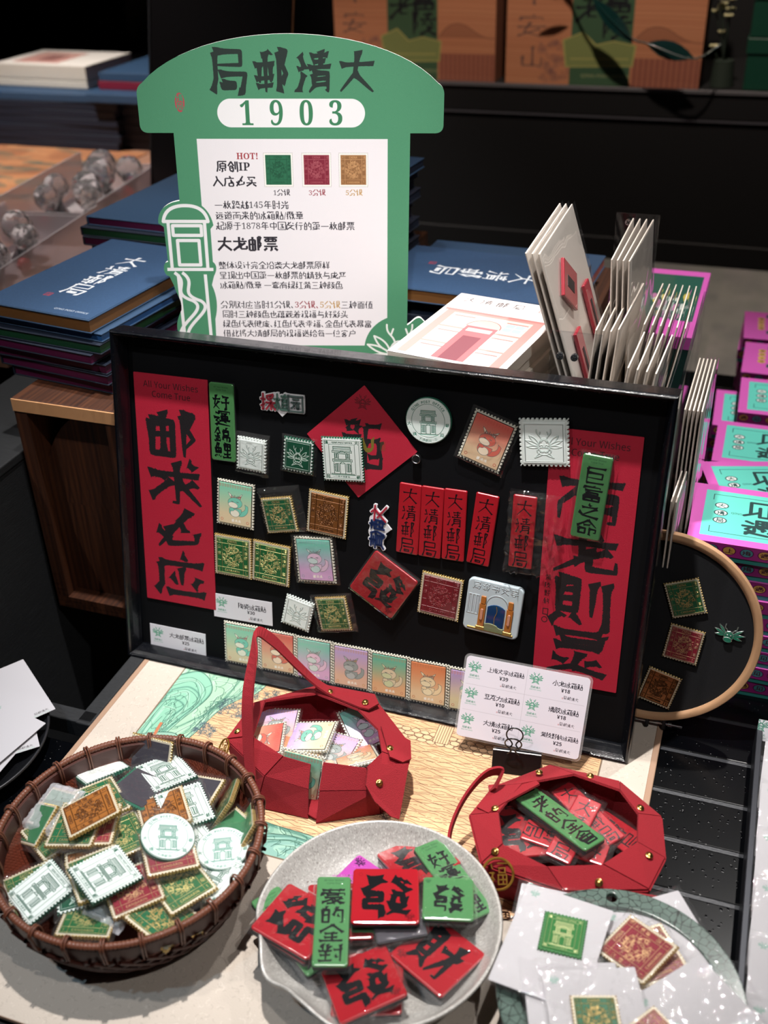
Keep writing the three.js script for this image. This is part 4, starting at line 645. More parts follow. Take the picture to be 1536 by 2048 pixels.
[[0.3452, 0.2322, -0.8, 'red glitter bar magnet, first of three side by side'], [0.3697, 0.2324, -0.2, 'red glitter bar magnet, middle of three side by side'], [0.3945, 0.2334, 0.8, 'red glitter bar magnet, last of three side by side'], [0.4246, 0.2335, -4.2, 'red glitter bar magnet standing slightly tilted by itself']].forEach(([u, v, a, l]) => onBoard('rt', '', u, v, a, l));
onBoard('rt', '', 0.4659, 0.2379, 0.4, 'red glitter bar magnet in a large crumpled sleeve', [0.016, 0.005, 0.0045, 0.012, 0]);
onBoard('sq', 'red', 0.321, 0.1529, -30.5, 'red square magnet in a sleeve turned diamond-wise on the board', [0.002, 0.002]);
onBoard('big', 'maroon', 0.3844, 0.1505, -4.2, 'maroon relief stamp magnet on the board');
{ // round steel button magnet
  const g = thing('button_magnet', 'small round steel button magnet at the corner of the red paper diamond', 'magnet');
  part('cap', new THREE.CylinderGeometry(0.0045, 0.0048, 0.004, 24).rotateX(Math.PI / 2).translate(0, 0, 0.002), steel, g); part('rim', new THREE.TorusGeometry(0.0044, 0.0005, 8, 28).translate(0, 0, 0.004), steel, g); pinUp(g, 0.3506, 0.2999, 0, 0.0014);
}
{ // ceramic tile with a gate in relief
  const g = thing('ceramic_tile_magnet', 'rounded pale ceramic tile magnet with a gate and blue door in relief', 'tile magnet');
  const glaze = phys({ color: 0xb9c8cf, roughness: 0.18, clearcoat: 1, clearcoatRoughness: 0.05, bumpMap: ctex(256, 256, (c, w, h) => { c.fillStyle = '#333'; c.fillRect(0, 0, w, h); [...'局郵书文字'].forEach((k, i) => line(c, k, w * (0.1 + i * 0.17), h * 0.05, 34, { color: '#fff', weight: 0.13 })); c.strokeStyle = '#fff'; c.lineWidth = 6; for (let i = 0; i < 3; i++) { c.strokeRect(w * (0.05 + i * 0.065), h * 0.3, w * 0.05, h * 0.36); } c.beginPath(); c.arc(w * 0.57, h * 0.44, w * 0.2, Math.PI, 0); c.stroke(); }, false), bumpScale: 0.0012 });
  part('tile', planarUV(slab(rectShape(0.06, 0.061, 0.006), 0.006, 0.0018, 0, 3), 0.06, 0.061), glaze, g);
  const amber = phys({ color: 0xa8672a, roughness: 0.2, clearcoat: 1 }), pink = phys({ color: 0xc48a70, roughness: 0.3, clearcoat: 1 }), blue = phys({ color: 0x0f3560, roughness: 0.1, clearcoat: 1 }), moss = phys({ color: 0x6d7450, roughness: 0.3, clearcoat: 1 }), gilt = std({ color: 0xc8a860, metalness: 0.8, roughness: 0.3 });
  for (const x of [-0.011, 0.0185]) { const p = part('gate_post', slab(rectShape(0.0072, 0.028, 0.001), 0.002, 0.0005, 0.0055), amber, g, [x, -0.01, 0]); part('post_inset', slab(rectShape(0.003, 0.013, 0.0014), 0.001, 0.0003, 0.0074), pink, p, [0, 0.002, 0]); part('post_cap', slab(rectShape(0.0055, 0.009, 0.001), 0.002, 0.0005, 0.0057), amber, g, [x, 0.0085, 0]); part('post_base', slab(rectShape(0.0095, 0.0045, 0.0006), 0.0022, 0.0005, 0.0057), gilt, g, [x, -0.0245, 0]); }
  const d = new THREE.Shape(); d.moveTo(-0.0095, -0.014); d.lineTo(0.0095, -0.014); d.lineTo(0.0095, 0.008); d.quadraticCurveTo(0, 0.015, -0.0095, 0.008); d.closePath();
  const door = part('door', slab(d, 0.0016, 0.0004, 0.0056), blue, g, [0.0038, -0.006, 0]); part('door_seam', new THREE.TubeGeometry(new THREE.CatmullRomCurve3([[0, 0.0105], [0.0012, 0.004], [-0.0006, -0.003], [0, -0.013]].map(([x, y]) => new THREE.Vector3(x, y, 0.0073))), 16, 0.0004, 5), gilt, door);
  const m = new THREE.Shape(); m.moveTo(-0.0105, -0.005); m.lineTo(0.0105, -0.005); m.lineTo(0.0105, 0.001); m.quadraticCurveTo(0.005, 0, 0.003, 0.003); m.quadraticCurveTo(-0.004, 0.006, -0.0105, 0.003); m.closePath(); part('garden', slab(m, 0.002, 0.0005, 0.006), moss, g, [0.0038, -0.021, 0]);
  part('sill', slab(rectShape(0.05, 0.002, 0.0005), 0.0015, 0.0004, 0.0056), gilt, g, [0, -0.0262, 0]); pinUp(g, 0.4427, 0.1484, -3.4);
}
function heartShape(s) { const h = new THREE.Shape(); h.moveTo(0, -s); h.bezierCurveTo(-0.5 * s, -0.5 * s, -1.25 * s, 0.1 * s, -0.95 * s, 0.62 * s); h.bezierCurveTo(-0.7 * s, 1.0 * s, -0.15 * s, 0.95 * s, 0, 0.5 * s); h.bezierCurveTo(0.15 * s, 0.95 * s, 0.7 * s, 1.0 * s, 0.95 * s, 0.62 * s); h.bezierCurveTo(1.25 * s, 0.1 * s, 0.5 * s, -0.5 * s, 0, -s); return h; }
// acrylic heart badges: heart plate plus raised lettering bars
function heartBadge(label, u, v, deg, s, chars, colors, outline) {
  const g = thing('heart_magnet', label, 'magnet'), acr = phys({ color: 0xd8d8dc, roughness: 0.2, clearcoat: 1 }), rim = phys({ color: 0xe6e6ea, roughness: 0.2, clearcoat: 1 });
  part('heart_plate', slab(heartShape(s), 0.002, 0.0004), acr, g);
  [...chars].forEach((ch, i) => {
    const k = s * 1.15, cx = (i - (chars.length - 1) / 2) * k * 0.98, m = phys({ color: colors[i % colors.length], roughness: 0.25, clearcoat: 1 }), under = [], over = [];
    for (const p of strokesOf(ch, -k / 2, -k / 2, k / 2, k / 2)) for (let j = 0; j + 1 < p.length; j++) { const [ax, ay] = p[j], [bx, by] = p[j + 1], l = Math.hypot(bx - ax, by - ay), a = Math.atan2(-(by - ay), bx - ax); const bar = (w, t, z) => slab(rectShape(l + w, w, w * 0.3), t, 0, z).rotateZ(a).translate((ax + bx) / 2, -(ay + by) / 2, 0); under.push(bar(s * 0.3, 0.0022, 0)); over.push(bar(s * 0.14, 0.0008, 0.0022)); }
    const o = part('letter_plate', mergeGeometries(under), rim, g, [cx, s * 0.12 + (i % 2) * s * 0.06, 0]); part('letter', mergeGeometries(over), m, o);
  });
  pinUp(g, u, v, deg); return g;
}
heartBadge('white heart magnet with red and green lettering at the top of the board', 0.2, 0.3381, 2, 0.0142, '探植园', [0xa83a48, 0x5a7a70, 0x5a6a68]);
heartBadge('white heart magnet with navy and red lettering turned sideways beside the glitter bars', 0.313, 0.2175, 88, 0.014, '青滴文', [0x1c2c58, 0x1c2c58, 0xa83040]);
// two printed price slips on the panel
for (const [n, p, u, v, deg, l] of [['陶瓷冰箱贴', '¥30', 0.1506, 0.0878, 1.6, 'white price slip reading 30 yuan under the first banner'], ['大龙邮票冰箱贴', '¥25', 0.0644, 0.0303, 0.3, 'white price slip reading 25 yuan in the lower board corner']]) {
  const m = std({ roughness: 0.5, map: ctex(400, 160, (g, W, H) => { g.fillStyle = '#dcdce4'; g.fillRect(0, 0, W, H); priceDraw(g, 0, 0, W, H, n, p, 0.24); }) });
  pinUp(tag(part('x', planarUV(slab(rectShape(0.075, 0.03), 0.0005), 0.075, 0.03), m), 'price_slip', l, 'price tag', 'small price slips'), u, v, deg, 0.0006);
}
// ---------------------------------------------------------------- large price card in a binder clip
{
  const g = thing('price_card', 'white laminated price card with six prices leaning on the board', 'price card'); g.position.set(0.4874, 0.058, 0.0085); g.quaternion.set(-0.21, 0.037, -0.016, 0.977);
  const W = 0.134, H = 0.093, m = phys({ roughness: 0.25, clearcoat: 0.6, clearcoatRoughness: 0.08, map: ctex(1060, 736, (c, w, h) => {
    c.fillStyle = '#e4e0ea'; c.fillRect(0, 0, w, h); c.strokeStyle = '#b4b0ba'; c.lineWidth = 2; c.beginPath(); c.moveTo(w * 0.5, 20); c.lineTo(w * 0.5, h - 20); for (const y of [0.34, 0.66]) { c.moveTo(20, h * y); c.lineTo(w - 20, h * y); } c.stroke();
    [['上海文字冰箱贴', '¥39'], ['小龙冰箱贴', '¥18'], ['亚克力冰箱贴', '¥10'], ['滴胶冰箱贴', '¥18'], ['大清冰箱贴', '¥25'], ['黄陵野鹤冰箱贴', '¥25']].forEach(([n, p], i) => priceDraw(c, (i % 2) * w * 0.5 + 6, Math.floor(i / 2) * h * 0.325 + 12, w * 0.49, h * 0.32, n, p, 0.22));
  }) });
  part('printed_card', planarUV(slab(rectShape(W - 0.005, H - 0.005, 0.004), 0.0006), W - 0.005, H - 0.005), m, g); part('laminate', slab(rectShape(W, H, 0.006), 0.0001, 0, -0.0004), phys({ color: 0xffffff, transmission: 0.9, roughness: 0.08, thickness: 0 }), g);
  const c = thing('binder_clip', 'black binder clip with wire loop standing under the large price card', 'clip'); c.position.set(0.49, 0.0005, 0.037); c.rotation.y = 0.12;
  const black = phys({ color: 0x0b0c0e, roughness: 0.35, clearcoat: 0.4 });
  const tri = new THREE.Shape(); tri.moveTo(-0.012, 0); tri.lineTo(0.012, 0); tri.lineTo(0.0022, 0.022); tri.lineTo(0.001, 0.0225); tri.lineTo(0.0095, 0.0016); tri.lineTo(-0.0095, 0.0016); tri.lineTo(-0.001, 0.0225); tri.lineTo(-0.0022, 0.022); tri.closePath();
  part('clamp', new THREE.ExtrudeGeometry(tri, { depth: 0.05, bevelEnabled: false }).translate(0, 0, -0.025).rotateY(Math.PI / 2), black, c);
  const loop = (z, s, tilt) => { const pts = []; for (let i = 0; i <= 40; i++) { const a = -Math.PI / 2 + 0.5 + (i / 40) * (2 * Math.PI - 1.0); pts.push(new THREE.Vector3(Math.cos(a) * 0.0085, 0.018 + Math.sin(a) * 0.0085, 0)); } pts.unshift(new THREE.Vector3(0.006, 0, 0), new THREE.Vector3(0.002, 0.006, 0)); pts.push(new THREE.Vector3(-0.002, 0.006, 0), new THREE.Vector3(-0.006, 0, 0)); return part('wire_loop', new THREE.TubeGeometry(new THREE.CatmullRomCurve3(pts), 90, 0.0008, 8), black, c, [-0.004, 0.02, z], [tilt, 0, 0]); };
  loop(0.003, 1, 0.18); loop(-0.004, 1, -0.15);
}
// ---------------------------------------------------------------- post-box shaped sign
{
  const g = thing('postbox_sign', 'tall green post-box shaped sign with white text panel behind the magnet board', 'sign');
  const r = new THREE.Vector3(0.944, 0, -0.33).normalize(), nh = new THREE.Vector3(0.33, 0, 0.944).normalize(), a = 0.07, up = new THREE.Vector3(0, 1, 0).multiplyScalar(Math.cos(a)).addScaledVector(nh, -Math.sin(a)), n = r.clone().cross(up);
  g.quaternion.setFromRotationMatrix(new THREE.Matrix4().makeBasis(r, up, n)).multiply(new THREE.Quaternion().setFromAxisAngle(new THREE.Vector3(0, 0, 1), -0.03)); g.position.set(0.152, 0.3205, -0.235); g.scale.setScalar(1.0336);
  const FW = 0.34, FH = 0.4, X0 = -0.168, Y0 = -0.045;                                    // print area
  const s = new THREE.Shape(); s.moveTo(-0.1235, -0.019); s.lineTo(0.1235, -0.019);
  s.lineTo(0.135, -0.019); s.bezierCurveTo(0.16, -0.03, 0.165, 0.01, 0.14, 0.034); s.bezierCurveTo(0.134, 0.042, 0.128, 0.03, 0.1225, 0.028);
  s.lineTo(0.1235, 0.2355); s.lineTo(0.149, 0.2355); s.quadraticCurveTo(0.158, 0.2355, 0.158, 0.244); s.lineTo(0.158, 0.274); s.quadraticCurveTo(0.1575, 0.281, 0.152, 0.284); s.bezierCurveTo(0.09, 0.346, -0.09, 0.346, -0.152, 0.284); s.quadraticCurveTo(-0.1575, 0.281, -0.158, 0.274); s.lineTo(-0.158, 0.244); s.quadraticCurveTo(-0.158, 0.2355, -0.149, 0.2355); s.lineTo(-0.1235, 0.2355);
  s.lineTo(-0.1235, 0.166); s.bezierCurveTo(-0.14, 0.164, -0.149, 0.154, -0.1485, 0.142); s.lineTo(-0.143, 0.138); s.lineTo(-0.142, 0.1); s.bezierCurveTo(-0.149, 0.1, -0.149, 0.084, -0.142, 0.084); s.lineTo(-0.138, 0.074); s.bezierCurveTo(-0.135, 0.06, -0.13, 0.058, -0.132, 0.045); s.bezierCurveTo(-0.14, 0.03, -0.142, 0.02, -0.13, 0.005); s.lineTo(-0.1235, -0.019);
  const map = ctex(1224, 1440, (c, w, h) => {
    const X = (x) => (x - X0) / FW * w, Y = (y) => h - (y - Y0) / FH * h, S = w / FW;
    c.fillStyle = '#4b8c69'; c.fillRect(0, 0, w, h); const R = mulberry(2); for (let i = 0; i < 9000; i++) { c.fillStyle = R() > 0.5 ? 'rgba(110,180,140,.16)' : 'rgba(30,90,60,.14)'; c.fillRect(R() * w, R() * h, 2, 2); }
    [...'局郵清大'].forEach((ch, i) => brush(c, ch, X(-0.0805 + i * 0.0435), Y(0.316), 0.037 * S, 0.042 * S, 0.2, '#22302c', 4 + i, 0.06));
    c.fillStyle = '#ececee'; c.beginPath(); c.roundRect(X(-0.0765), Y(0.2693), 0.153 * S, 0.0282 * S, 0.0141 * S); c.fill();
    c.fillStyle = '#3b7d58'; c.textAlign = 'center'; c.font = 'bold ' + 0.034 * S + 'px serif'; [...'1903'].forEach((ch, i) => { c.save(); c.translate(X(-0.046 + i * 0.0308), Y(0.2433)); c.scale(0.82, 1); c.fillText(ch, 0, 0); c.restore(); });
    c.strokeStyle = '#a8404a'; c.lineWidth = 4; c.beginPath(); c.ellipse(X(-0.1145), Y(0.2655), 0.005 * S, 0.0095 * S, 0, 0, 7); c.fillStyle = '#b04a52'; c.fill(); for (const [ch, y] of [['清', 0.274], ['局', 0.2655]]) line(c, ch, X(-0.1185), Y(y), 0.008 * S, { color: '#4b8c69', weight: 0.12 });
    c.fillStyle = '#e9e6ea'; c.fillRect(X(-0.1), Y(0.2297), 0.2 * S, 0.226 * S);
    const T = (t, x, y, s, o = {}) => line(c, t, X(x), Y(y), s * S, { serif: 0.7, weight: 0.1, color: '#2a2830', ...o });
    T('HOT!', -0.0595, 0.2165, 0.0088, { color: '#9a3038', font: 'serif', bold: 'bold' }); T('原创IP', -0.0815, 0.2075, 0.0118, { weight: 0.13, bold: 'bold' }); T('入店必买', -0.0865, 0.1925, 0.0118, { weight: 0.13 });
    const st = (x, bg, ln) => { c.fillStyle = '#f2f0ea'; c.fillRect(X(x), Y(0.2155), 0.0305 * S, 0.0345 * S); c.strokeStyle = '#8d8a86'; c.lineWidth = 1.5; c.setLineDash([3, 3]); c.strokeRect(X(x), Y(0.2155), 0.0305 * S, 0.0345 * S); c.setLineDash([]); c.save(); c.translate(X(x + 0.0018), Y(0.2135)); c.fillStyle = bg; c.fillRect(0, 0, 0.0269 * S, 0.0305 * S); c.strokeStyle = ln; dragonStampLines(c, 0.0269 * S, 0.0305 * S); c.restore(); };
    st(-0.031, '#2a6a4c', '#164a34'); st(0.0095, '#7c2336', '#a85a62'); st(0.0485, '#8d6440', '#c89a6a');
    T('1分银', -0.0225, 0.1785, 0.0072); T('3分银', 0.0155, 0.1785, 0.0072, { color: '#8a2c38' }); T('5分银', 0.055, 0.1785, 0.0072, { color: '#b58a48' });
    const col = (rows, y, dy, s) => rows.forEach((t, i) => T(t, -0.0865, y - i * dy, s, { weight: 0.095 }));
    col(['一枚跨越145年时光', '远道而来的冰箱贴/徽章', '起源于1878年中国发行的第一枚邮票'], 0.1665, 0.0112, 0.0093); T('大龙邮票', -0.0865, 0.1285, 0.0168, { weight: 0.14 });
    col(['整体设计完全沿袭大龙邮票原样', '呈现出中国第一枚邮票的精致与威严', '冰箱贴/徽章 一套有绿红黄三种颜色'], 0.1008, 0.0112, 0.0088);
    let x = T('分别对应当时1分银、', -0.0875, 0.0562, 0.0092, { weight: 0.095 }); x = line(c, '3分银、', x, Y(0.0562), 0.0092 * S, { serif: 0.62, weight: 0.095, color: '#8a2c38' }); x = line(c, '5分银', x, Y(0.0562), 0.0092 * S, { serif: 0.62, weight: 0.095, color: '#b58a48' }); line(c, '三种面值', x, Y(0.0562), 0.0092 * S, { serif: 0.62, weight: 0.095, color: '#33303a' });
    col(['同时三种颜色也蕴藏着祝福与好彩头', '绿色代表健康、红色代表幸福、金色代表暴富', '借此将大清邮局的祝福送给每一位客户'], 0.045, 0.0112, 0.0089);
    // line-drawn post box at the lower edge, green ground with white outline
    c.fillStyle = '#4b8c69'; c.beginPath(); c.moveTo(X(-0.16), Y(0.17)); c.lineTo(X(-0.118), Y(0.168)); c.quadraticCurveTo(X(-0.0925), Y(0.164), X(-0.089), Y(0.14)); c.lineTo(X(-0.0925), Y(0.136)); c.lineTo(X(-0.0925), Y(0.1)); c.quadraticCurveTo(X(-0.086), Y(0.095), X(-0.0925), Y(0.084)); c.lineTo(X(-0.0955), Y(0.074)); c.quadraticCurveTo(X(-0.088), Y(0.055), X(-0.0945), Y(0.035)); c.lineTo(X(-0.0965), Y(-0.04)); c.lineTo(X(-0.16), Y(-0.04)); c.fill();
    c.strokeStyle = '#eaeaec'; c.lineWidth = 0.0036 * S; c.lineJoin = 'round'; const P = (...p) => { c.beginPath(); for (let i = 0; i < p.length; i += 2) i ? c.lineTo(X(p[i]), Y(p[i + 1])) : c.moveTo(X(p[i]), Y(p[i + 1])); c.stroke(); };
    c.beginPath(); c.moveTo(X(-0.143), Y(0.144)); c.quadraticCurveTo(X(-0.14), Y(0.161), X(-0.118), Y(0.161)); c.quadraticCurveTo(X(-0.097), Y(0.161), X(-0.0945), Y(0.144)); c.closePath(); c.stroke();
    P(-0.138, 0.144, -0.138, 0.092); P(-0.0985, 0.144, -0.0985, 0.092); c.strokeRect(X(-0.1335), Y(0.1395), 0.031 * S, 0.0105 * S); c.strokeRect(X(-0.1295), Y(0.1235), 0.0235 * S, 0.027 * S); P(-0.1435, 0.0915, -0.0925, 0.0915);
    for (const d of [0, 0.0085]) { c.beginPath(); c.moveTo(X(-0.136 + d), Y(0.088)); c.bezierCurveTo(X(-0.118 + d), Y(0.075), X(-0.145 + d), Y(0.065), X(-0.118 + d), Y(0.056)); c.bezierCurveTo(X(-0.1 + d), Y(0.045), X(-0.14 + d), Y(0.03), X(-0.135 + d), Y(0.012)); c.bezierCurveTo(X(-0.13 + d), Y(0), X(-0.11 + d), Y(-0.01), X(-0.11 + d), Y(-0.03)); c.stroke(); } P(-0.132, 0.086, -0.13, -0.03); P(-0.102, 0.086, -0.1, -0.03);
    c.fillStyle = '#4b8c69'; c.beginPath(); c.ellipse(X(0.118), Y(0.0), 0.044 * S, 0.04 * S, 0, 0, 7); c.fill(); emblem(c, X(0.114), Y(-0.004), 0.036 * S, '#e8ece8', 0.06);
  });
  const uvg = slab(s, 0.005, 0, -0.005, 1, 24), p = uvg.attributes.position, uv = new Float32Array(p.count * 2); for (let i = 0; i < p.count; i++) { uv[2 * i] = (p.getX(i) - X0) / FW; uv[2 * i + 1] = (p.getY(i) - Y0) / FH; } uvg.setAttribute('uv', new THREE.BufferAttribute(uv, 2));
  part('printed_board', uvg, [std({ map, roughness: 0.5, bumpMap: rep(NF, 8), bumpScale: 0.0001 }), std({ color: 0xe8e8e4, roughness: 0.6 })], g);
  part('back_stand', box(0.05, 0.2, 0.004), std({ color: 0xd8d8d4, roughness: 0.6 }), g, [0, 0.092, -0.024], [0.16, 0, 0]);
}
// ---------------------------------------------------------------- embroidery hoop
{
  const g = thing('embroidery_hoop', 'round wooden embroidery hoop with black cloth propped behind the board corner', 'hoop'), ln = 13 * Math.PI / 180, Rr = 0.107;
  g.position.set(0.6045, 0, -0.066); g.rotation.x = -ln; const cy = 0.118;
  const beech = std({ color: 0xc79b74, roughness: 0.5, map: rep(NW, 1, 1), bumpMap: rep(NW, 3, 8), bumpScale: 0.0002 }); beech.map = null;
  const ring = new THREE.LatheGeometry([[0.0990, -0.004], [0.0990, 0.004], [0.1030, 0.0046], [0.1035, 0.005], [0.107, 0.005], [0.1078, 0.004], [0.1078, -0.004], [0.107, -0.005], [0.1, -0.005], [0.099, -0.004]].map((v) => new THREE.Vector2(...v)), 96).rotateX(Math.PI / 2);
  part('wooden_ring', ring, beech, g, [0, cy, 0]); part('black_cloth', new THREE.CircleGeometry(0.1, 64), std({ color: 0x0b0d12, roughness: 0.95, bumpMap: rep(FELT, 14), bumpScale: 0.0006 }), g, [0, cy, 0.002]); part('cloth_back', new THREE.CylinderGeometry(0.0985, 0.0985, 0.003, 48).rotateX(Math.PI / 2), std({ color: 0x0b0d12, roughness: 0.95 }), g, [0, cy, -0.001]);
  part('clamp_screw', new THREE.CylinderGeometry(0.0016, 0.0016, 0.05, 10).rotateZ(Math.PI / 2), steel, g, [0.018, 0.0065, 0]); for (const x of [0.006, 0.024]) part('clamp_tab', rbox(0.004, 0.012, 0.009, 0.001), std({ color: 0x2a2a2e, metalness: 0.7, roughness: 0.4 }), g, [x, 0.0075, 0]); part('nut', new THREE.CylinderGeometry(0.0032, 0.0032, 0.004, 6).rotateZ(Math.PI / 2), steel, g, [0.03, 0.0065, 0]);
  const onHoop = (o, x, y, deg) => { o.quaternion.setFromAxisAngle(new THREE.Vector3(1, 0, 0), -ln).multiply(new THREE.Quaternion().setFromAxisAngle(new THREE.Vector3(0, 0, 1), deg * Math.PI / 180)); o.position.copy(new THREE.Vector3(x, y, 0.0028).applyAxisAngle(new THREE.Vector3(1, 0, 0), -ln).add(g.position)); };
  for (const [k, x, y, a, l] of HOOP) onHoop(item('pin', k, l, 'stamp pins on the hoop'), x, y, a);
  const e = thing('dragon_head_pin', 'small green enamel dragon-head pin on the black hoop cloth', 'pin'), enamel = phys({ color: 0x1f6f56, roughness: 0.2, clearcoat: 1 }), sil = std({ color: 0xc9d2ce, metalness: 0.9, roughness: 0.25 });
  const leaf = (l, b) => { const s = new THREE.Shape(); s.moveTo(0, 0); s.quadraticCurveTo(l * 0.45, b, l, 0); s.quadraticCurveTo(l * 0.45, -b, 0, 0); return s; };
  for (const k of [-1, 1]) { for (const [an, l] of [[0.75, 0.013], [0.3, 0.0135], [-0.1, 0.011]]) { const q = part('whisker_leaf', slab(leaf(l, 0.0032), 0.0014, 0.0002), sil, e, [0.003 * k, an * 0.002, 0], [0, 0, k > 0 ? an : Math.PI - an]); part('enamel_fill', slab(leaf(l * 0.78, 0.0022), 0.0004, 0, 0.0014), enamel, q, [l * 0.1, 0, 0]); }
    part('horn', new THREE.TubeGeometry(new THREE.CatmullRomCurve3([[0.002, 0.003], [0.004, 0.007], [0.0055, 0.008], [0.006, 0.0125]].map(([x, y]) => new THREE.Vector3(x * k, y, 0.0009))), 14, 0.0007, 6), sil, e); }
  const hd = new THREE.Shape(); hd.absellipse(0, 0, 0.0052, 0.0058, 0, Math.PI * 2); part('head', slab(hd, 0.0016, 0.0003), sil, e); const h2 = new THREE.Shape(); h2.absellipse(0, 0, 0.0044, 0.005, 0, Math.PI * 2); part('enamel_face', slab(h2, 0.0005, 0, 0.0016), enamel, e); const sn = new THREE.Shape(); sn.absellipse(0, -0.0042, 0.0048, 0.0032, 0, Math.PI * 2); part('snout', slab(sn, 0.0018, 0.0003, 0.0006), sil, e); const s2 = new THREE.Shape(); s2.absellipse(0, -0.0042, 0.004, 0.0025, 0, Math.PI * 2); part('enamel_snout', slab(s2, 0.0005, 0, 0.0024), enamel, e);
  for (const k of [-1, 1]) part('eye', new THREE.SphereGeometry(0.0009, 10, 8), sil, e, [k * 0.0019, 0.0012, 0.0022]);
  onHoop(e, HOOPD[0], HOOPD[1], HOOPD[2]);
}
// ---------------------------------------------------------------- placed piles
function placeItem([type, variant, x, y, z, qx, qy, qz, qw, label], group, bag) {
  const o = item(type, variant, label, group, bag), q = Q(qx, qy, qz, qw).normalize(), n = new THREE.Vector3(0, 0, 1).applyQuaternion(q);
  o.quaternion.copy(q); o.position.set(x, y, z).addScaledVector(n, -THICK[type] * 0.8); return o;
}
PILE_BASKET.forEach((r, i) => placeItem(r, 'stamp magnets heaped in the woven basket', [0, 1, 13, 30].includes(i) ? null : [0.0035, 0.005, 0.0011, 0, 0, i === 4 || i === 28 ? hazyFilm : film]));
PILE_PLATE.forEach((r, i) => placeItem(r, 'lettered magnets on the shell plate', i === 2 || i === 11 ? null : [0.003, 0.003, 0.0009]));
PILE_FELT_A.forEach((r, i) => placeItem(r, 'cartoon stamp magnets in the first felt basket', [0.0025, 0.003, 0.0008]));
PILE_FELT_B.forEach((r, i) => placeItem(r, 'bar magnets in the second felt basket', [0.004, 0.005, 0.0015]));
// ---------------------------------------------------------------- woven basket
{
  const g = thing('woven_basket', 'round reddish-brown woven bamboo basket full of stamp magnets', 'basket'); g.position.set(0.19, 0, 0.293);
  const V2 = (a) => a.map((v) => new THREE.Vector2(...v));
  const weave = ctex(512, 512, (c, w, h) => { c.fillStyle = '#4a4a4a'; c.fillRect(0, 0, w, h); for (let y = 0; y < 32; y++) for (let x = 0; x < 16; x++) { const s = (Math.floor(y / 2) + x) % 2, px = x * 32 + (y % 2) * 16, py = y * 16; c.save(); c.translate(px + 16, py + 8); c.rotate(s ? 0.7 : -0.7); c.fillStyle = s ? '#d8d8d8' : '#a0a0a0'; c.fillRect(-15, -5, 30, 9); c.restore(); } }, false);
  weave.wrapS = weave.wrapT = THREE.RepeatWrapping; weave.repeat.set(14, 3);
  const bamboo = phys({ color: 0x6a3020, roughness: 0.45, bumpMap: weave, bumpScale: 0.0018, clearcoat: 0.25, clearcoatRoughness: 0.3 }), dark = phys({ color: 0x401a11, roughness: 0.5 }), cord = phys({ color: 0x653825, roughness: 0.5, clearcoat: 0.2 });
  part('woven_bowl', new THREE.LatheGeometry(V2([[0, 0.012], [0.06, 0.012], [0.08, 0.014], [0.095, 0.022], [0.106, 0.038], [0.113, 0.056], [0.1165, 0.072], [0.1185, 0.072], [0.115, 0.055], [0.108, 0.036], [0.097, 0.019], [0.081, 0.0105], [0.06, 0.0085], [0, 0.0085]]), 96), bamboo, g);
  part('rim_band', new THREE.LatheGeometry(V2([[0.1155, 0.0715], [0.1205, 0.0722], [0.1215, 0.071], [0.1195, 0.0555], [0.118, 0.0545], [0.1165, 0.0555], [0.1155, 0.0715]]), 96), dark, g);
  part('inner_band', new THREE.LatheGeometry(V2([[0.1148, 0.071], [0.1165, 0.0715], [0.1165, 0.057], [0.113, 0.0565], [0.1148, 0.071]]), 96), dark, g);
  { // wrapped coil: a ribbed ring
    const t = new THREE.TorusGeometry(0.1195, 0.003, 10, 1320).rotateX(Math.PI / 2), p = t.attributes.position; for (let i = 0; i < p.count; i++) { const x = p.getX(i), y = p.getY(i), z = p.getZ(i), a = Math.atan2(z, x), r = Math.hypot(x, z), k = 1 + 0.2 * (Math.abs(Math.sin(a * 110)) - 0.6), rr = 0.1195 + (r - 0.1195) * k; p.setXYZ(i, Math.cos(a) * rr, y * k, Math.sin(a) * rr); } t.computeVertexNormals(); part('rim_coil', t, cord, g, [0, 0.0745, 0]);
  }
  const wrap = (() => { const pts = [[0.113, 0.0735], [0.1155, 0.0795], [0.1205, 0.0795], [0.1245, 0.0755], [0.1235, 0.066], [0.1205, 0.053], [0.1155, 0.0535], [0.1125, 0.06]].map(([x, y]) => new THREE.Vector3(x, y, 0)); const c = new THREE.CatmullRomCurve3(pts, true); return mergeGeometries([-0.0012, 0.0012].map((d) => new THREE.TubeGeometry(c, 26, 0.0009, 6, true).translate(0, 0, d))); })();
  for (let i = 0; i < 24; i++) part('binding', wrap, cord, g, null, [0, i / 24 * Math.PI * 2 + 0.1, 0]);
  // open lattice outside the bowl
  for (let i = 0; i < 36; i++) for (const s of [-1, 1]) { const a0 = i / 36 * Math.PI * 2, pts = []; for (let k = 0; k <= 6; k++) { const t = k / 6, a = a0 + s * t * 0.42, y = 0.0035 + t * 0.052, r = 0.088 + 0.033 * Math.pow(t, 0.75) + (s > 0 ? 0.0012 : 0); pts.push(new THREE.Vector3(Math.cos(a) * r, y, Math.sin(a) * r)); } part('lattice_strip', new THREE.TubeGeometry(new THREE.CatmullRomCurve3(pts), 9, 0.0019, 5), dark, g); }
  part('foot_ring', new THREE.TorusGeometry(0.088, 0.004, 8, 72).rotateX(Math.PI / 2), dark, g, [0, 0.0042, 0]);
}
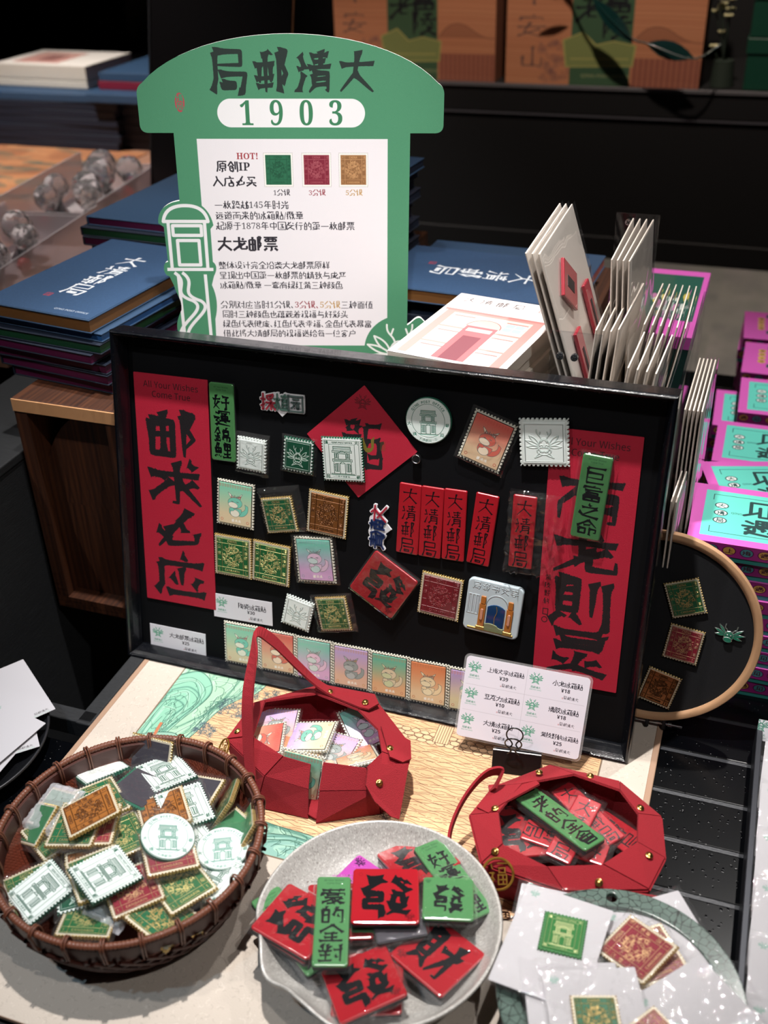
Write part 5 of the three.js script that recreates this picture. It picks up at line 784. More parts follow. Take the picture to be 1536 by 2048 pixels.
// ---------------------------------------------------------------- shell-edged stoneware plate
function dish(prof, radial, segs = 120) {   // prof: [r, y] pairs all the way round the section; radial(theta, r) scales the radius, lifts the rim
  const pos = [], idx = [], uv = []; for (let i = 0; i <= segs; i++) { const a = i / segs * Math.PI * 2; prof.forEach(([r, y], j) => { const [k, dy] = radial(a, r); pos.push(Math.cos(a) * r * k, y + dy, Math.sin(a) * r * k); uv.push(Math.cos(a) * r * 8, Math.sin(a) * r * 8); if (i < segs && j + 1 < prof.length) { const b = i * prof.length + j, c = b + prof.length; idx.push(b, b + 1, c, c, b + 1, c + 1); } }); }
  const g = new THREE.BufferGeometry(); g.setAttribute('position', new THREE.Float32BufferAttribute(pos, 3)); g.setAttribute('uv', new THREE.Float32BufferAttribute(uv, 2)); g.setIndex(idx); g.computeVertexNormals(); return g;
}
{
  const g = thing('stoneware_plate', 'speckled grey stoneware plate with a shell-shaped wavy edge, full of lettered magnets', 'plate'); g.position.set(0.4276, 0.0005, 0.2906);
  const speck = ctex(512, 512, (c, w, h) => { c.fillStyle = '#a8a5a0'; c.fillRect(0, 0, w, h); const R = mulberry(31); for (let i = 0; i < 9000; i++) { c.fillStyle = R() > 0.4 ? 'rgba(206,204,198,.5)' : 'rgba(120,116,110,.4)'; const r = 0.6 + R() * 1.9; c.beginPath(); c.arc(R() * w, R() * h, r, 0, 7); c.fill(); } }); speck.wrapS = speck.wrapT = THREE.RepeatWrapping;
  const m = phys({ map: speck, roughness: 0.32, clearcoat: 0.6, clearcoatRoughness: 0.2, bumpMap: rep(N2, 1), bumpScale: 0.0008 });
  const prof = [[0.0001, 0.012], [0.03, 0.012], [0.055, 0.014], [0.075, 0.02], [0.09, 0.031], [0.0985, 0.043], [0.1025, 0.0495], [0.1045, 0.0505], [0.106, 0.0485], [0.103, 0.042], [0.094, 0.028], [0.08, 0.015], [0.062, 0.008], [0.05, 0.0065], [0.0475, 0.0], [0.043, 0.0], [0.042, 0.006], [0.0001, 0.007]];
  const wavy = (a, r) => { const t = Math.atan2(Math.sin(a - 2.25), Math.cos(a - 2.25)), f = Math.exp(-t * t / 0.55) * Math.pow(r / 0.104, 3); return [1 + f * (0.035 * Math.cos(t * 8) - 0.01) - 0.05 * f * Math.exp(-(t + 0.15) * (t + 0.15) / 0.02), -0.004 * f * Math.cos(t * 8)]; };
  part('dish', dish(prof, wavy), m, g);
}
// ---------------------------------------------------------------- crackled celadon plate with a hanging hole
{
  const g = thing('celadon_plate', 'crackled grey-green celadon plate with a hanging hole, covered in white cards', 'plate'); g.position.set(0.633, 0.0005, 0.2966);
  const n = 512, P = [], R = mulberry(8), G = 18; for (let i = 0; i < G * G; i++) P.push([R(), R()]);
  const d = new Uint8Array(n * n * 4); for (let y = 0; y < n; y++) for (let x = 0; x < n; x++) { const u = x / n * G, v = y / n * G, iu = Math.floor(u), iv = Math.floor(v); let f1 = 9, f2 = 9; for (let a = -1; a <= 1; a++) for (let b = -1; b <= 1; b++) { const p = P[((iu + a + G) % G) + ((iv + b + G) % G) * G], dd = Math.hypot(iu + a + p[0] - u, iv + b + p[1] - v); if (dd < f1) { f2 = f1; f1 = dd; } else if (dd < f2) f2 = dd; } const e = Math.min(1, (f2 - f1) * 9), k = 0.35 + 0.65 * e + 0.12 * noise.noise(x * 0.03, y * 0.03, 2), i = (y * n + x) * 4; d[i] = 84 * k; d[i + 1] = 101 * k; d[i + 2] = 94 * k; d[i + 3] = 255; }
  const crack = new THREE.DataTexture(d, n, n); crack.colorSpace = THREE.SRGBColorSpace; crack.wrapS = crack.wrapT = THREE.RepeatWrapping; crack.magFilter = THREE.LinearFilter; crack.needsUpdate = true; const ck = rep(crack, 1); ck.colorSpace = THREE.SRGBColorSpace;
  const m = phys({ map: ck, roughness: 0.2, clearcoat: 0.9, clearcoatRoughness: 0.08 });
  part('bowl', dish([[0.0001, 0.03], [0.06, 0.031], [0.072, 0.035], [0.0765, 0.0425], [0.08, 0.0455], [0.08, 0.0425], [0.076, 0.035], [0.066, 0.027], [0.055, 0.0255], [0.052, 0.0], [0.046, 0.0], [0.045, 0.025], [0.0001, 0.025]], () => [1, 0], 96), m, g);
  const s = new THREE.Shape(); s.absarc(0, 0, 0.098, 0, Math.PI * 2); const h1 = new THREE.Path(); h1.absarc(0, 0, 0.0795, 0, Math.PI * 2, true); const h2 = new THREE.Path(); h2.absarc(-0.02, 0.0865, 0.0044, 0, Math.PI * 2, true); s.holes.push(h1, h2);
  const fl = slab(s, 0.0055, 0.0012, 0, 3, 64).rotateX(-Math.PI / 2), p = fl.attributes.position, uv = new Float32Array(p.count * 2); for (let i = 0; i < p.count; i++) { uv[i * 2] = p.getX(i) * 8; uv[i * 2 + 1] = p.getZ(i) * 8; } fl.setAttribute('uv', new THREE.BufferAttribute(uv, 2)); part('flange', fl, m, g, [0, 0.0435, 0]);
}
// white backing cards with pins
const cardStock = std({ color: 0xacaaad, roughness: 0.6 }), cardFace = std({ roughness: 0.55, map: ctex(300, 420, (c, w, h) => { c.fillStyle = '#aeacb0'; c.fillRect(0, 0, w, h); emblem(c, w * 0.12, h * 0.08, w * 0.055, '#7d9a90', 0.12); line(c, '局郵清大', w * 0.7, h * 0.93, 16, { color: '#555' }); line(c, 'QING POST OFFICE', w * 0.68, h * 0.975, 9, { color: '#8a9', font: 'sans-serif' }); }) });
function backingCard(label, group, w = 0.075, h = 0.105, sleeve = true) { const o = thing('backing_card', label, 'card', group); part('card_sheet', cached(['cs', w, h].join(), () => planarUV(slab(rectShape(w, h, 0.001), 0.0006), w, h)), [cardFace, cardStock], o); if (sleeve) addSleeve(o, w, h, 0.0008, 0.003, 0.004, 0.0016); return o; }
CARDS_CELADON.forEach(([, , x, y, z, a, b, c, d, label]) => { const o = backingCard(label, 'white pin cards on the celadon plate'); o.position.set(x, y, z); o.quaternion.set(a, b, c, d).normalize(); });
PILE_CELADON.forEach((r, i) => { const o = placeItem(i > 1 ? [...r.slice(0, 9), r[9] + ' on its white card on the celadon plate'] : r, 'stamps on the celadon plate', i < 2 ? [0.004, 0.005, 0.0012] : null); });
// ---------------------------------------------------------------- red felt baskets
const felt = std({ color: 0x941522, roughness: 0.95, bumpMap: rep(FELT, 1), bumpScale: 0.0009, map: rep(noiseSheet(256, 4, 90, 0.72, 1.0, 71), 1) }), feltPlain = felt, brass = std({ color: 0xc79f5a, metalness: 1, roughness: 0.28 }), giltCharm = std({ color: 0x9c7430, metalness: 0.9, roughness: 0.4, bumpMap: rep(NF, 3), bumpScale: 0.0004 });
function sheet(pts, t) {  // thick flat-ish polygon of 3-d points (convex), extruded t along its normal, metre uv
  const n = new THREE.Vector3(), v = pts.map((p) => new THREE.Vector3(...p)); for (let i = 1; i + 1 < v.length; i++) n.add(v[i].clone().sub(v[0]).cross(v[i + 1].clone().sub(v[0]))); n.normalize();
  const lo = v.map((p) => p.clone().addScaledVector(n, -t)), pos = []; const T = (a, b, c) => pos.push(...a.toArray(), ...b.toArray(), ...c.toArray());
  for (let i = 1; i + 1 < v.length; i++) { T(v[0], v[i], v[i + 1]); T(lo[0], lo[i + 1], lo[i]); } for (let i = 0; i < v.length; i++) { const j = (i + 1) % v.length; T(v[i], lo[i], lo[j]); T(v[i], lo[j], v[j]); }
  const g = new THREE.BufferGeometry(); g.setAttribute('position', new THREE.Float32BufferAttribute(pos, 3)); return metreUV(g, 24);
}
function ribbon(points, width, t, side) {  // strap along points; side = direction of its width at each point
  const c = new THREE.CatmullRomCurve3(points.map((p) => new THREE.Vector3(...p))), sc = new THREE.CatmullRomCurve3(side.map((p) => new THREE.Vector3(...p))), N = 44, ring = [], pos = [];
  for (let i = 0; i <= N; i++) { const u = i / N, p = c.getPoint(u), s = sc.getPoint(u).normalize(), n = c.getTangent(u).cross(s).normalize(), w = width / 2; ring.push([[1, 1], [-1, 1], [-1, -1], [1, -1]].map(([a, b]) => p.clone().addScaledVector(s, a * w).addScaledVector(n, b * t / 2))); }
  const T = (a, b, d) => pos.push(...a.toArray(), ...b.toArray(), ...d.toArray()); for (let i = 0; i < N; i++) for (let k = 0; k < 4; k++) { const a = ring[i][k], b = ring[i][(k + 1) % 4], d = ring[i + 1][k], e = ring[i + 1][(k + 1) % 4]; T(a, d, b); T(b, d, e); } for (const [r, f] of [[ring[0], 0], [ring[N], 1]]) { f ? (T(r[0], r[2], r[1]), T(r[0], r[3], r[2])) : (T(r[0], r[1], r[2]), T(r[0], r[2], r[3])); }
  const g = new THREE.BufferGeometry(); g.setAttribute('position', new THREE.Float32BufferAttribute(pos, 3)); return metreUV(mergeVertices(g, 1e-5), 24);
}
const rivetGeo = new THREE.LatheGeometry([[0, 0.0022], [0.0012, 0.002], [0.002, 0.0013], [0.0024, 0.0006], [0.0034, 0.0005], [0.0036, 0], [0, 0]].map((p) => new THREE.Vector2(...p)), 18);
function rivet(parent, p, n) { const m = part('rivet', rivetGeo, brass, parent, p); m.quaternion.setFromUnitVectors(new THREE.Vector3(0, 1, 0), new THREE.Vector3(...n).normalize()); return m; }
function charm(parent, p, q, s) { const c = part('gilt_charm', mergeGeometries([new THREE.TorusGeometry(s, s * 0.09, 8, 40), ...strokesOf('福', -s * 0.62, -s * 0.66, s * 0.62, s * 0.66).flatMap((l) => l.slice(1).map(([bx, by], j) => { const [ax, ay] = l[j], len = Math.hypot(bx - ax, by - ay); return new THREE.CylinderGeometry(s * 0.055, s * 0.055, len + s * 0.06, 6).rotateZ(Math.PI / 2 + Math.atan2(-(by - ay), bx - ax)).translate((ax + bx) / 2, -(ay + by) / 2, 0); }))]), giltCharm, parent, p); c.quaternion.copy(q); return c; }
function feltBasket(label, opening, shoulder, base, yo, ys, gap = -1, floorY = 0.002) {
  const g = thing('felt_basket', label, 'basket', 'red felt baskets'), N = base.length, t = 0.0024;
  const O = (i) => [opening[i % N][0], opening[i % N][2] ?? yo, opening[i % N][1]], S = (i) => [shoulder[i % N][0], shoulder[i % N][2] ?? ys, shoulder[i % N][1]], B = (i) => [base[i % N][0], 0.0005, base[i % N][1]];
  for (let i = 0; i < N; i++) if (i !== gap) { part('wall_panel', sheet([B(i), B(i + 1), S(i + 1), S(i)].reverse(), -t), felt, g); part('rim_panel', sheet([S(i), S(i + 1), O(i + 1), O(i)].reverse(), -t), felt, g); }
  part('floor_panel', sheet(base.map((_, i) => [base[i][0], floorY + 0.001, base[i][1]]), t), felt, g);
  return g;
}
{
  const op = [[0.234, 0.128], [0.224, 0.0765], [0.2716, 0.0493], [0.3233, 0.0597], [0.3527, 0.0811], [0.367, 0.1097], [0.3591, 0.1337], [0.3165, 0.139], [0.303, 0.1405, 0.0465], [0.2751, 0.1436]];
  const sh = [[0.2057, 0.1316], [0.2087, 0.0748], [0.2621, 0.0295], [0.3302, 0.0291], [0.3867, 0.0823], [0.3929, 0.1053], [0.374, 0.143, 0.036], [0.3175, 0.156, 0.03], [0.3055, 0.1555, 0.028], [0.26, 0.158, 0.034]];
  const ba = [[0.225, 0.148], [0.222, 0.085], [0.268, 0.045], [0.328, 0.044], [0.374, 0.088], [0.381, 0.114], [0.3745, 0.1397], [0.3176, 0.1707], [0.3085, 0.1675], [0.2532, 0.1695]];
  const g = feltBasket('red felt basket with a tall twisted handle, holding cartoon stamp magnets', op, sh, ba, 0.052, 0.043, 7);
  part('handle', ribbon([[0.245, 0.03, 0.162], [0.236, 0.06, 0.143], [0.228, 0.098, 0.118], [0.222, 0.125, 0.085], [0.214, 0.131, 0.058], [0.226, 0.117, 0.05], [0.25, 0.085, 0.045], [0.272, 0.062, 0.043], [0.292, 0.0545, 0.045]], 0.0125, 0.0024, [[1, 0, 0.3], [1, 0.1, 0.2], [1, 0.2, 0.1], [0.8, 0.3, 0.5], [0.4, -0.2, 0.9], [0.2, -0.6, 0.8], [0.4, -0.5, 0.8], [0.3, 0.1, 1], [0.2, 0.1, 1]]), felt, g);
  part('corner_flap', sheet([[0.27, 0.0522, 0.034], [0.332, 0.0522, 0.032], [0.341, 0.052, 0.044], [0.335, 0.0545, 0.058], [0.326, 0.0552, 0.059], [0.268, 0.0545, 0.046]].reverse(), -0.0022), felt, g);
  part('corner_flap', sheet([[0.355, 0.0552, 0.078], [0.388, 0.0475, 0.082], [0.396, 0.0455, 0.104], [0.39, 0.0475, 0.113], [0.377, 0.052, 0.114]].reverse(), -0.0022), felt, g);
  part('corner_flap', sheet([[0.361, 0.0555, 0.133], [0.3945, 0.044, 0.108], [0.399, 0.014, 0.154], [0.392, 0.0195, 0.158], [0.375, 0.034, 0.157], [0.364, 0.045, 0.15]].reverse(), -0.0022), felt, g);
  for (const [p, n] of [[[0.286, 0.0575, 0.046], [0, 1, 0.1]], [[0.328, 0.0575, 0.05], [0, 1, 0.2]], [[0.374, 0.0545, 0.103], [0.3, 1, 0]], [[0.376, 0.0445, 0.142], [0.4, 0.8, 0.5]], [[0.2345, 0.051, 0.146], [-0.3, 0.6, 0.8]], [[0.2125, 0.0485, 0.122], [-0.4, 0.9, 0.1]]]) rivet(g, p, n);
  charm(g, [0.2035, 0.036, 0.139], new THREE.Quaternion().setFromEuler(new THREE.Euler(-0.9, -0.75, 0.1)), 0.011);
}
{
  const op = [[0.4988, 0.1534], [0.5116, 0.1124], [0.5562, 0.0855], [0.6008, 0.0924], [0.621, 0.1163], [0.6249, 0.1496], [0.6, 0.183], [0.5544, 0.2], [0.5113, 0.188]];
  const sh = [[0.4724, 0.155], [0.484, 0.115], [0.53, 0.07], [0.598, 0.071], [0.641, 0.103], [0.65, 0.15], [0.641, 0.188], [0.572, 0.212], [0.497, 0.205]];
  const ba = sh.map(([x, z]) => [0.562 + (x - 0.562) * 0.9, 0.14 + (z - 0.14) * 0.9]);
  const g = feltBasket('red felt basket with a fallen handle, holding bar magnets, beside the celadon plate', op, sh, ba, 0.055, 0.044);
  part('handle', ribbon([[0.486, 0.052, 0.124], [0.49, 0.066, 0.112], [0.478, 0.066, 0.118], [0.462, 0.05, 0.14], [0.456, 0.03, 0.17], [0.464, 0.02, 0.19]], 0.011, 0.0024, [[0.4, 0.7, 0.2], [0.3, 0.9, 0], [0.2, 1, 0], [0.1, 1, 0.2], [0, 0.9, 0.4], [0, 0.9, 0.4]]), felt, g);
  part('corner_flap', sheet([[0.482, 0.0505, 0.134], [0.476, 0.0495, 0.147], [0.489, 0.0545, 0.155], [0.5, 0.058, 0.142], [0.527, 0.058, 0.108], [0.515, 0.0545, 0.095]].reverse(), -0.0022), felt, g);
  part('front_band', sheet([[0.492, 0.03, 0.212], [0.648, 0.03, 0.1965], [0.65, 0.043, 0.193], [0.496, 0.043, 0.2085]].reverse(), -0.0022), felt, g);
  for (const [p, n] of [[[0.5235, 0.0575, 0.093], [0, 1, 0]], [[0.571, 0.0555, 0.081], [0, 1, 0]], [[0.6225, 0.0555, 0.107], [0.2, 1, 0]], [[0.6375, 0.053, 0.158], [0.2, 1, 0]], [[0.494, 0.057, 0.15], [-0.2, 1, 0]], [[0.506, 0.054, 0.197], [-0.1, 0.8, 0.4]], [[0.6, 0.052, 0.2005], [0, 0.8, 0.5]]]) rivet(g, p, n);
  charm(g, [0.513, 0.0445, 0.2125], new THREE.Quaternion().setFromEuler(new THREE.Euler(-0.75, 0.1, 0.25)), 0.0135);
}
// ---------------------------------------------------------------- edge goods: round black tray with cards, sleeved card rack
{
  const g = thing('black_tray', 'round black tray with a bead rim at the table edge', 'tray'); g.position.set(-0.105, -0.0035, 0.2);
  part('tray', dish([[0.0001, 0.006], [0.075, 0.006], [0.098, 0.012], [0.108, 0.019], [0.111, 0.0195], [0.1115, 0.018], [0.102, 0.009], [0.08, 0.002], [0.05, 0.0], [0.0001, 0.0]], () => [1, 0], 80), phys({ color: 0x0d0e11, roughness: 0.35, bumpMap: rep(N2, 2), bumpScale: 0.0008, clearcoat: 0.3 }), g); part('rim_bead', new THREE.TorusGeometry(0.11, 0.0016, 8, 90).rotateX(Math.PI / 2), std({ color: 0x1a1b1f, roughness: 0.4 }), g, [0, 0.0195, 0]);
  LEFT_CARDS.forEach(([x, y, z, ry, l]) => { const o = backingCard(l, 'white cards on the black tray', 0.075, 0.105, false); o.rotation.set(-Math.PI / 2 + 0.02, 0, ry, 'XYZ'); o.position.set(x, y, z); });
  const c = thing('metal_clip', 'small dark metal clip between the cards on the black tray', 'clip'); c.position.set(-0.072, 0.0262, 0.156); c.rotation.y = 0.5; part('clip_body', rbox(0.009, 0.006, 0.014, 0.0012), std({ color: 0x3a3432, metalness: 0.8, roughness: 0.35 }), c); part('clip_lever', rbox(0.006, 0.0014, 0.012, 0.0005), steel, c, [0, 0.0042, 0.003], [0.25, 0, 0]);
}
{
  const r = thing('card_rack', 'low black rack at the table edge holding sleeved white cards', 'rack'), mt = std({ color: 0x2b2d33, roughness: 0.4, metalness: 0.5 });
  part('side_rail', rbox(0.006, 0.034, 0.46, 0.001), mt, r, [0.7245, 0.013, 0.16]); part('base_plate', box(0.22, 0.004, 0.46), mt, r, [0.8345, -0.002, 0.16]); part('end_rail', rbox(0.22, 0.02, 0.005, 0.001), mt, r, [0.8345, 0.008, -0.067]);
  const labels = ['farthest from the picture edge bottom', 'second', 'third', 'fourth', 'fifth', 'nearest the bottom picture edge'];
  for (let i = 0; i < 6; i++) { const o = backingCard('sleeved white card in the black rack, ' + ['the farthest one under a small price slip', 'second from the price slip', 'third from the price slip', 'fourth from the price slip', 'fifth from the price slip', 'nearest to the lower picture edge'][i], 'sleeved cards in the rack', 0.085, 0.085); o.rotation.set(-Math.PI / 2 + 0.3, 0, 0.02 * (i % 3 - 1)); o.position.set(0.772, 0.022 + 0.001 * i, 0.0 + i * 0.061); const s = item('pin', i % 2 ? 'green' : 'brown', 'gold-edged stamp pin on the ' + ['first', 'second', 'third', 'fourth', 'fifth', 'sixth'][i] + ' sleeved card of the rack', 'stamp pins in the rack'); s.rotation.copy(o.rotation); s.position.copy(o.position).add(new THREE.Vector3(0.022, 0.0012, 0).applyEuler(new THREE.Euler(0.0, 0, 0))); s.position.y += 0.0015; }
  const sl = tag(part('x', planarUV(slab(rectShape(0.06, 0.022), 0.0005), 0.075, 0.03), std({ color: 0xdedee4, roughness: 0.5, map: ctex(300, 120, (c, W, H) => { c.fillStyle = '#fff'; c.fillRect(0, 0, W, H); priceDraw(c, 0, 0, W, H, '徽章', '¥25', 0.24); }) })), 'price_slip', 'white price slip standing at the far end of the card rack', 'price tag', 'small price slips'); sl.position.set(0.752, 0.03, -0.062); sl.rotation.set(-0.5, 0, 0);
}
// ---------------------------------------------------------------- wooden crates behind the board
const walnut = std({ color: 0x6b4a34, roughness: 0.55, map: ctex(256, 512, (c, w, h) => { c.fillStyle = '#b09074'; c.fillRect(0, 0, w, h); const R = mulberry(6); for (let i = 0; i < 420; i++) { c.strokeStyle = R() > 0.5 ? 'rgba(60,34,18,.22)' : 'rgba(220,180,140,.18)'; c.lineWidth = 0.6 + R() * 2.2; const x = R() * w, k = (R() - 0.5) * 26; c.beginPath(); c.moveTo(x, 0); c.bezierCurveTo(x + k, h * 0.3, x - k, h * 0.7, x + k * 0.4, h); c.stroke(); } }), bumpMap: rep(NW, 2, 1), bumpScale: 0.0003 });
walnut.map.wrapS = walnut.map.wrapT = THREE.RepeatWrapping;
const pale = std({ color: 0xd8a070, roughness: 0.5, map: rep(NW, 1, 2) }); pale.map = null; pale.bumpMap = rep(NW, 2, 6); pale.bumpScale = 0.0003;
function crate(label, x0, x1, z0, z1, h, cut) {
  const g = thing('wooden_crate', label, 'crate', 'display crates'), t = 0.017, w = x1 - x0, d = z1 - z0; g.position.set((x0 + x1) / 2, -0.004, (z0 + z1) / 2); const H = h + 0.004;
  part('top_board', metreUV(rbox(w, t, d, 0.0012), 3), walnut, g, [0, H - t / 2, 0]); part('front_edging', rbox(w, t * 0.92, 0.002, 0.0006), pale, g, [0, H - t / 2, d / 2 + 0.001]);
  for (const s of [-1, 1]) part('side_board', metreUV(box(t, H - 2 * t, d), 3), walnut, g, [s * (w / 2 - t / 2), H / 2, 0]); part('base_board', metreUV(box(w, t, d), 3), walnut, g, [0, t / 2, 0]);
  const s = new THREE.Shape(), a = w / 2 - t, b = H / 2 - t; s.moveTo(-a, -b); s.lineTo(a, -b); s.lineTo(a, b); s.lineTo(-a + (cut ? 0.065 : 0), b); if (cut) s.quadraticCurveTo(-a + 0.02, b - 0.02, -a, b - 0.07); s.closePath();
  part('inner_panel', metreUV(slab(s, 0.008), 3), walnut, g, [0, H / 2, d / 2 - (cut ? 0.03 : d - 0.012)]);
  return g;
}
crate('dark wooden crate under the blue notebook stack at the board end', -0.142, -0.003, -0.365, -0.069, 0.295, true);
crate('wooden riser hidden behind the board under the sign', 0.003, 0.141, -0.365, -0.12, 0.295, false);
crate('wooden crate behind the board under the calendars and blue notebooks', 0.147, 0.46, -0.68, -0.115, 0.295, false);
crate('wooden riser behind the board under the sleeved cards', 0.467, 0.597, -0.43, -0.115, 0.2, false);
crate('wooden crate at the back under the rear blue notebook stacks', -0.29, 0.141, -0.78, -0.375, 0.295, false);
// ---------------------------------------------------------------- notebook stacks
function stack(group, where, cx, cz, y0, turn, layers, w = 0.163, d = 0.247) {
  let y = y0; layers.forEach(([h, cover, edge, dx, dz, rot, top, look], i) => { const o = notebook(w, d, h, cover, edge, top, i === layers.length - 1 && layers.turnPrint ? layers.turnPrint : 0); const nth = i === layers.length - 1 ? 'topmost' : i === 0 ? 'lowest' : ORD[i] + ' from the bottom'; tag(o, 'notebook', look + ', ' + nth + ' ' + where, 'notebook', group); o.position.set(cx + dx, y + 0.0002, cz + dz); o.rotation.y = turn + rot; y += h + 0.0003; });
}
stack('notebooks on the walnut crate', 'on the dark crate', -0.109, -0.238, 0.295, -0.12, [
  [0.0124, coverNavy, plumEdge, 0.026, 0, 0.01, null, 'navy notebook with plum edges'], [0.0124, coverNavy, plumEdge, 0.014, 0.002, -0.01, null, 'navy notebook with plum edges'], [0.0124, coverNavy, plumEdge, 0.01, 0.002, 0.015, null, 'navy notebook with plum edges'], [0.0124, coverNavy, plumEdge, -0.002, 0.006, 0.0, null, 'navy notebook with plum edges'],
  [0.0122, coverNavy, greenEdge, 0.008, 0.004, 0.02, null, 'navy notebook with green page edges'], [0.0102, coverBlue, blueEdge, 0.012, -0.004, -0.01, null, 'blue notebook with dark edges'], [0.0165, coverBlue, goldEdge, 0, 0, 0, bookTop, 'blue gold-edged notebook with white brush title']]);
const L2 = [[0.019, coverNavy, greenEdge, 0.004, 0.02, 0.02, null, 'navy notebook with green edges'], [0.0175, coverBlue, goldEdge, 0, -0.002, -0.02, null, 'blue notebook with gold edges']];
function flatBook(label, x, y, z, rot, h, cover, edge, top, turnPrint, group, w = 0.163, d = 0.247) { const o = notebook(w, d, h, cover, edge, top, turnPrint); tag(o, 'notebook', label, 'notebook', group); o.position.set(x, y, z); o.rotation.y = rot; return o; }
const qr = 'notebooks behind the calendars';
flatBook('navy notebook lowest in the pile behind the calendars', 0.318, 0.2953, -0.47, Math.PI / 2 + 0.03, 0.02, coverNavy, greenEdge, null, 0, qr);
flatBook('blue notebook with gold edges, in the middle of the pile behind the calendars', 0.322, 0.3158, -0.545, Math.PI / 2 - 0.04, 0.0165, coverBlue, goldEdge, null, 0, qr);
flatBook('blue titled notebook with gold edges, topmost behind the calendars', 0.314, 0.3327, -0.4595, -Math.PI / 2 - 0.07, 0.0173, coverBlue, goldEdge, bookTop, 0, qr);
{ let y = 0.2953; for (let i = 0; i < 8; i++) { const h = 0.0125, R = mulberry(i + 40); flatBook((i === 7 ? 'bright blue notebook, topmost' : 'navy notebook, ' + (i ? ORD[i] + ' from the bottom' : 'lowest')) + ' of the rear stack showing past the crystal tray', -0.155 + (R() - 0.5) * 0.012, y, -0.53 + (R() - 0.5) * 0.01, -0.06 + (R() - 0.5) * 0.05, h, i === 7 ? coverBlue : coverNavy, i % 3 ? plumEdge : greenEdge, null, 0, 'notebooks in the rear stack'); y += h + 0.0004; } }
{ let y = 0.2953; for (let i = 0; i < 11; i++) { const h = 0.0135, R = mulberry(i + 60); flatBook((i === 10 ? 'bright blue notebook, topmost' : 'navy notebook, ' + (i ? ORD[i] + ' from the bottom' : 'lowest')) + ' of the tall stack right behind the sign', 0.048 + (R() - 0.5) * 0.016 - (i < 10 ? 0.008 : 0), y, -0.562 + (R() - 0.5) * 0.01, Math.PI / 2 - 0.08 + (R() - 0.5) * 0.05, h, i === 10 ? coverBlue : coverNavy, coverNavy, null, 0, 'notebooks behind the sign'); y += h + 0.0004; } }
// ---------------------------------------------------------------- calendars
const calTop = std({ roughness: 0.55, map: ctex(520, 730, (c, w, h) => {
  c.fillStyle = '#dcd4d1'; c.fillRect(0, 0, w, h); [...'大清邮局'].forEach((ch, i) => brush(c, ch, w * (0.1 + i * 0.15), h * 0.05, 56, 56, 0.12, '#4a4244', i, 0.08)); line(c, 'QING POST OFFICE', w * 0.1, h * 0.14, 14, { color: '#9a8a8a', font: 'sans-serif' });
  c.strokeStyle = '#c98a88'; c.lineWidth = 3; c.strokeRect(w * 0.8, h * 0.055, 66, 44); brush(c, '清', w * 0.83, h * 0.06, 34, 34, 0.13, '#c07a78', 1);
  const X = (v) => v * w, Y = (v) => v * h; c.fillStyle = '#c98d88'; c.fillRect(X(0.06), Y(0.27), X(0.88), Y(0.7)); c.fillStyle = '#efcdbd'; c.fillRect(X(0.14), Y(0.31), X(0.72), Y(0.66)); c.fillStyle = '#b77c78'; c.fillRect(X(0.03), Y(0.255), X(0.94), Y(0.028));
  c.strokeStyle = 'rgba(150,90,84,.5)'; c.lineWidth = 2; for (let y = 0.34; y < 0.97; y += 0.045) { c.beginPath(); c.moveTo(X(0.14), Y(y)); c.lineTo(X(0.86), Y(y)); c.stroke(); } c.fillStyle = '#c98d88'; for (const y of [0.52, 0.76]) c.fillRect(X(0.14), Y(y), X(0.72), Y(0.02));
  for (const y of [0.36, 0.6, 0.83]) for (const x of [0.18, 0.66]) { c.fillStyle = '#a8d0d6'; c.fillRect(X(x), Y(y), X(0.17), Y(0.12)); c.strokeStyle = '#f4f4f0'; c.lineWidth = 4; c.strokeRect(X(x), Y(y), X(0.17), Y(0.12)); c.beginPath(); c.moveTo(X(x + 0.085), Y(y)); c.lineTo(X(x + 0.085), Y(y + 0.12)); c.moveTo(X(x), Y(y + 0.06)); c.lineTo(X(x + 0.17), Y(y + 0.06)); c.stroke(); c.fillStyle = '#b77c78'; c.fillRect(X(x - 0.01), Y(y - 0.016), X(0.19), Y(0.014)); }
  c.fillStyle = '#b3666a'; c.fillRect(X(0.36), Y(0.47), X(0.28), Y(0.5)); c.fillStyle = '#d3a79e'; c.beginPath(); c.arc(X(0.5), Y(0.47), X(0.15), Math.PI, 0); c.fill(); c.strokeStyle = '#8f4c50'; c.lineWidth = 4; c.stroke(); c.fillStyle = '#7c4850'; c.fillRect(X(0.42), Y(0.62), X(0.16), Y(0.35)); c.fillStyle = '#e0b7ab'; c.fillRect(X(0.39), Y(0.5), X(0.22), Y(0.05));
}) });
function calendar(label, x, y, z, rot, h, print) { const o = thing('calendar', label, 'calendar', 'white calendars'), w = 0.13, d = 0.183; part('sheets', metreUV(rbox(w, h, d, 0.0006), 20), paperEdge, o, [0, h / 2, 0]); if (print) part('cover_sheet', planarUV(slab(rectShape(w, d, 0.0008), 0.0006), w, d).rotateX(-Math.PI / 2), calTop, o, [0, h, 0]); o.position.set(x, y, z); o.rotation.y = rot; }
{ let y = 0.2955; for (let i = 0; i < 6; i++) { calendar(i === 5 ? 'white calendar with a pink post office printed on it, topmost of its pile' : 'white calendar block, ' + (i ? ORD[i] + ' from the bottom' : 'lowest') + ' of the pile behind the board', 0.374 + (i % 2) * 0.004, y, -0.207 - (i % 3) * 0.002, -0.17 + 0.012 * (i % 2), 0.0134, i > 3); y += i > 3 ? 0.0143 : 0.0137; } }
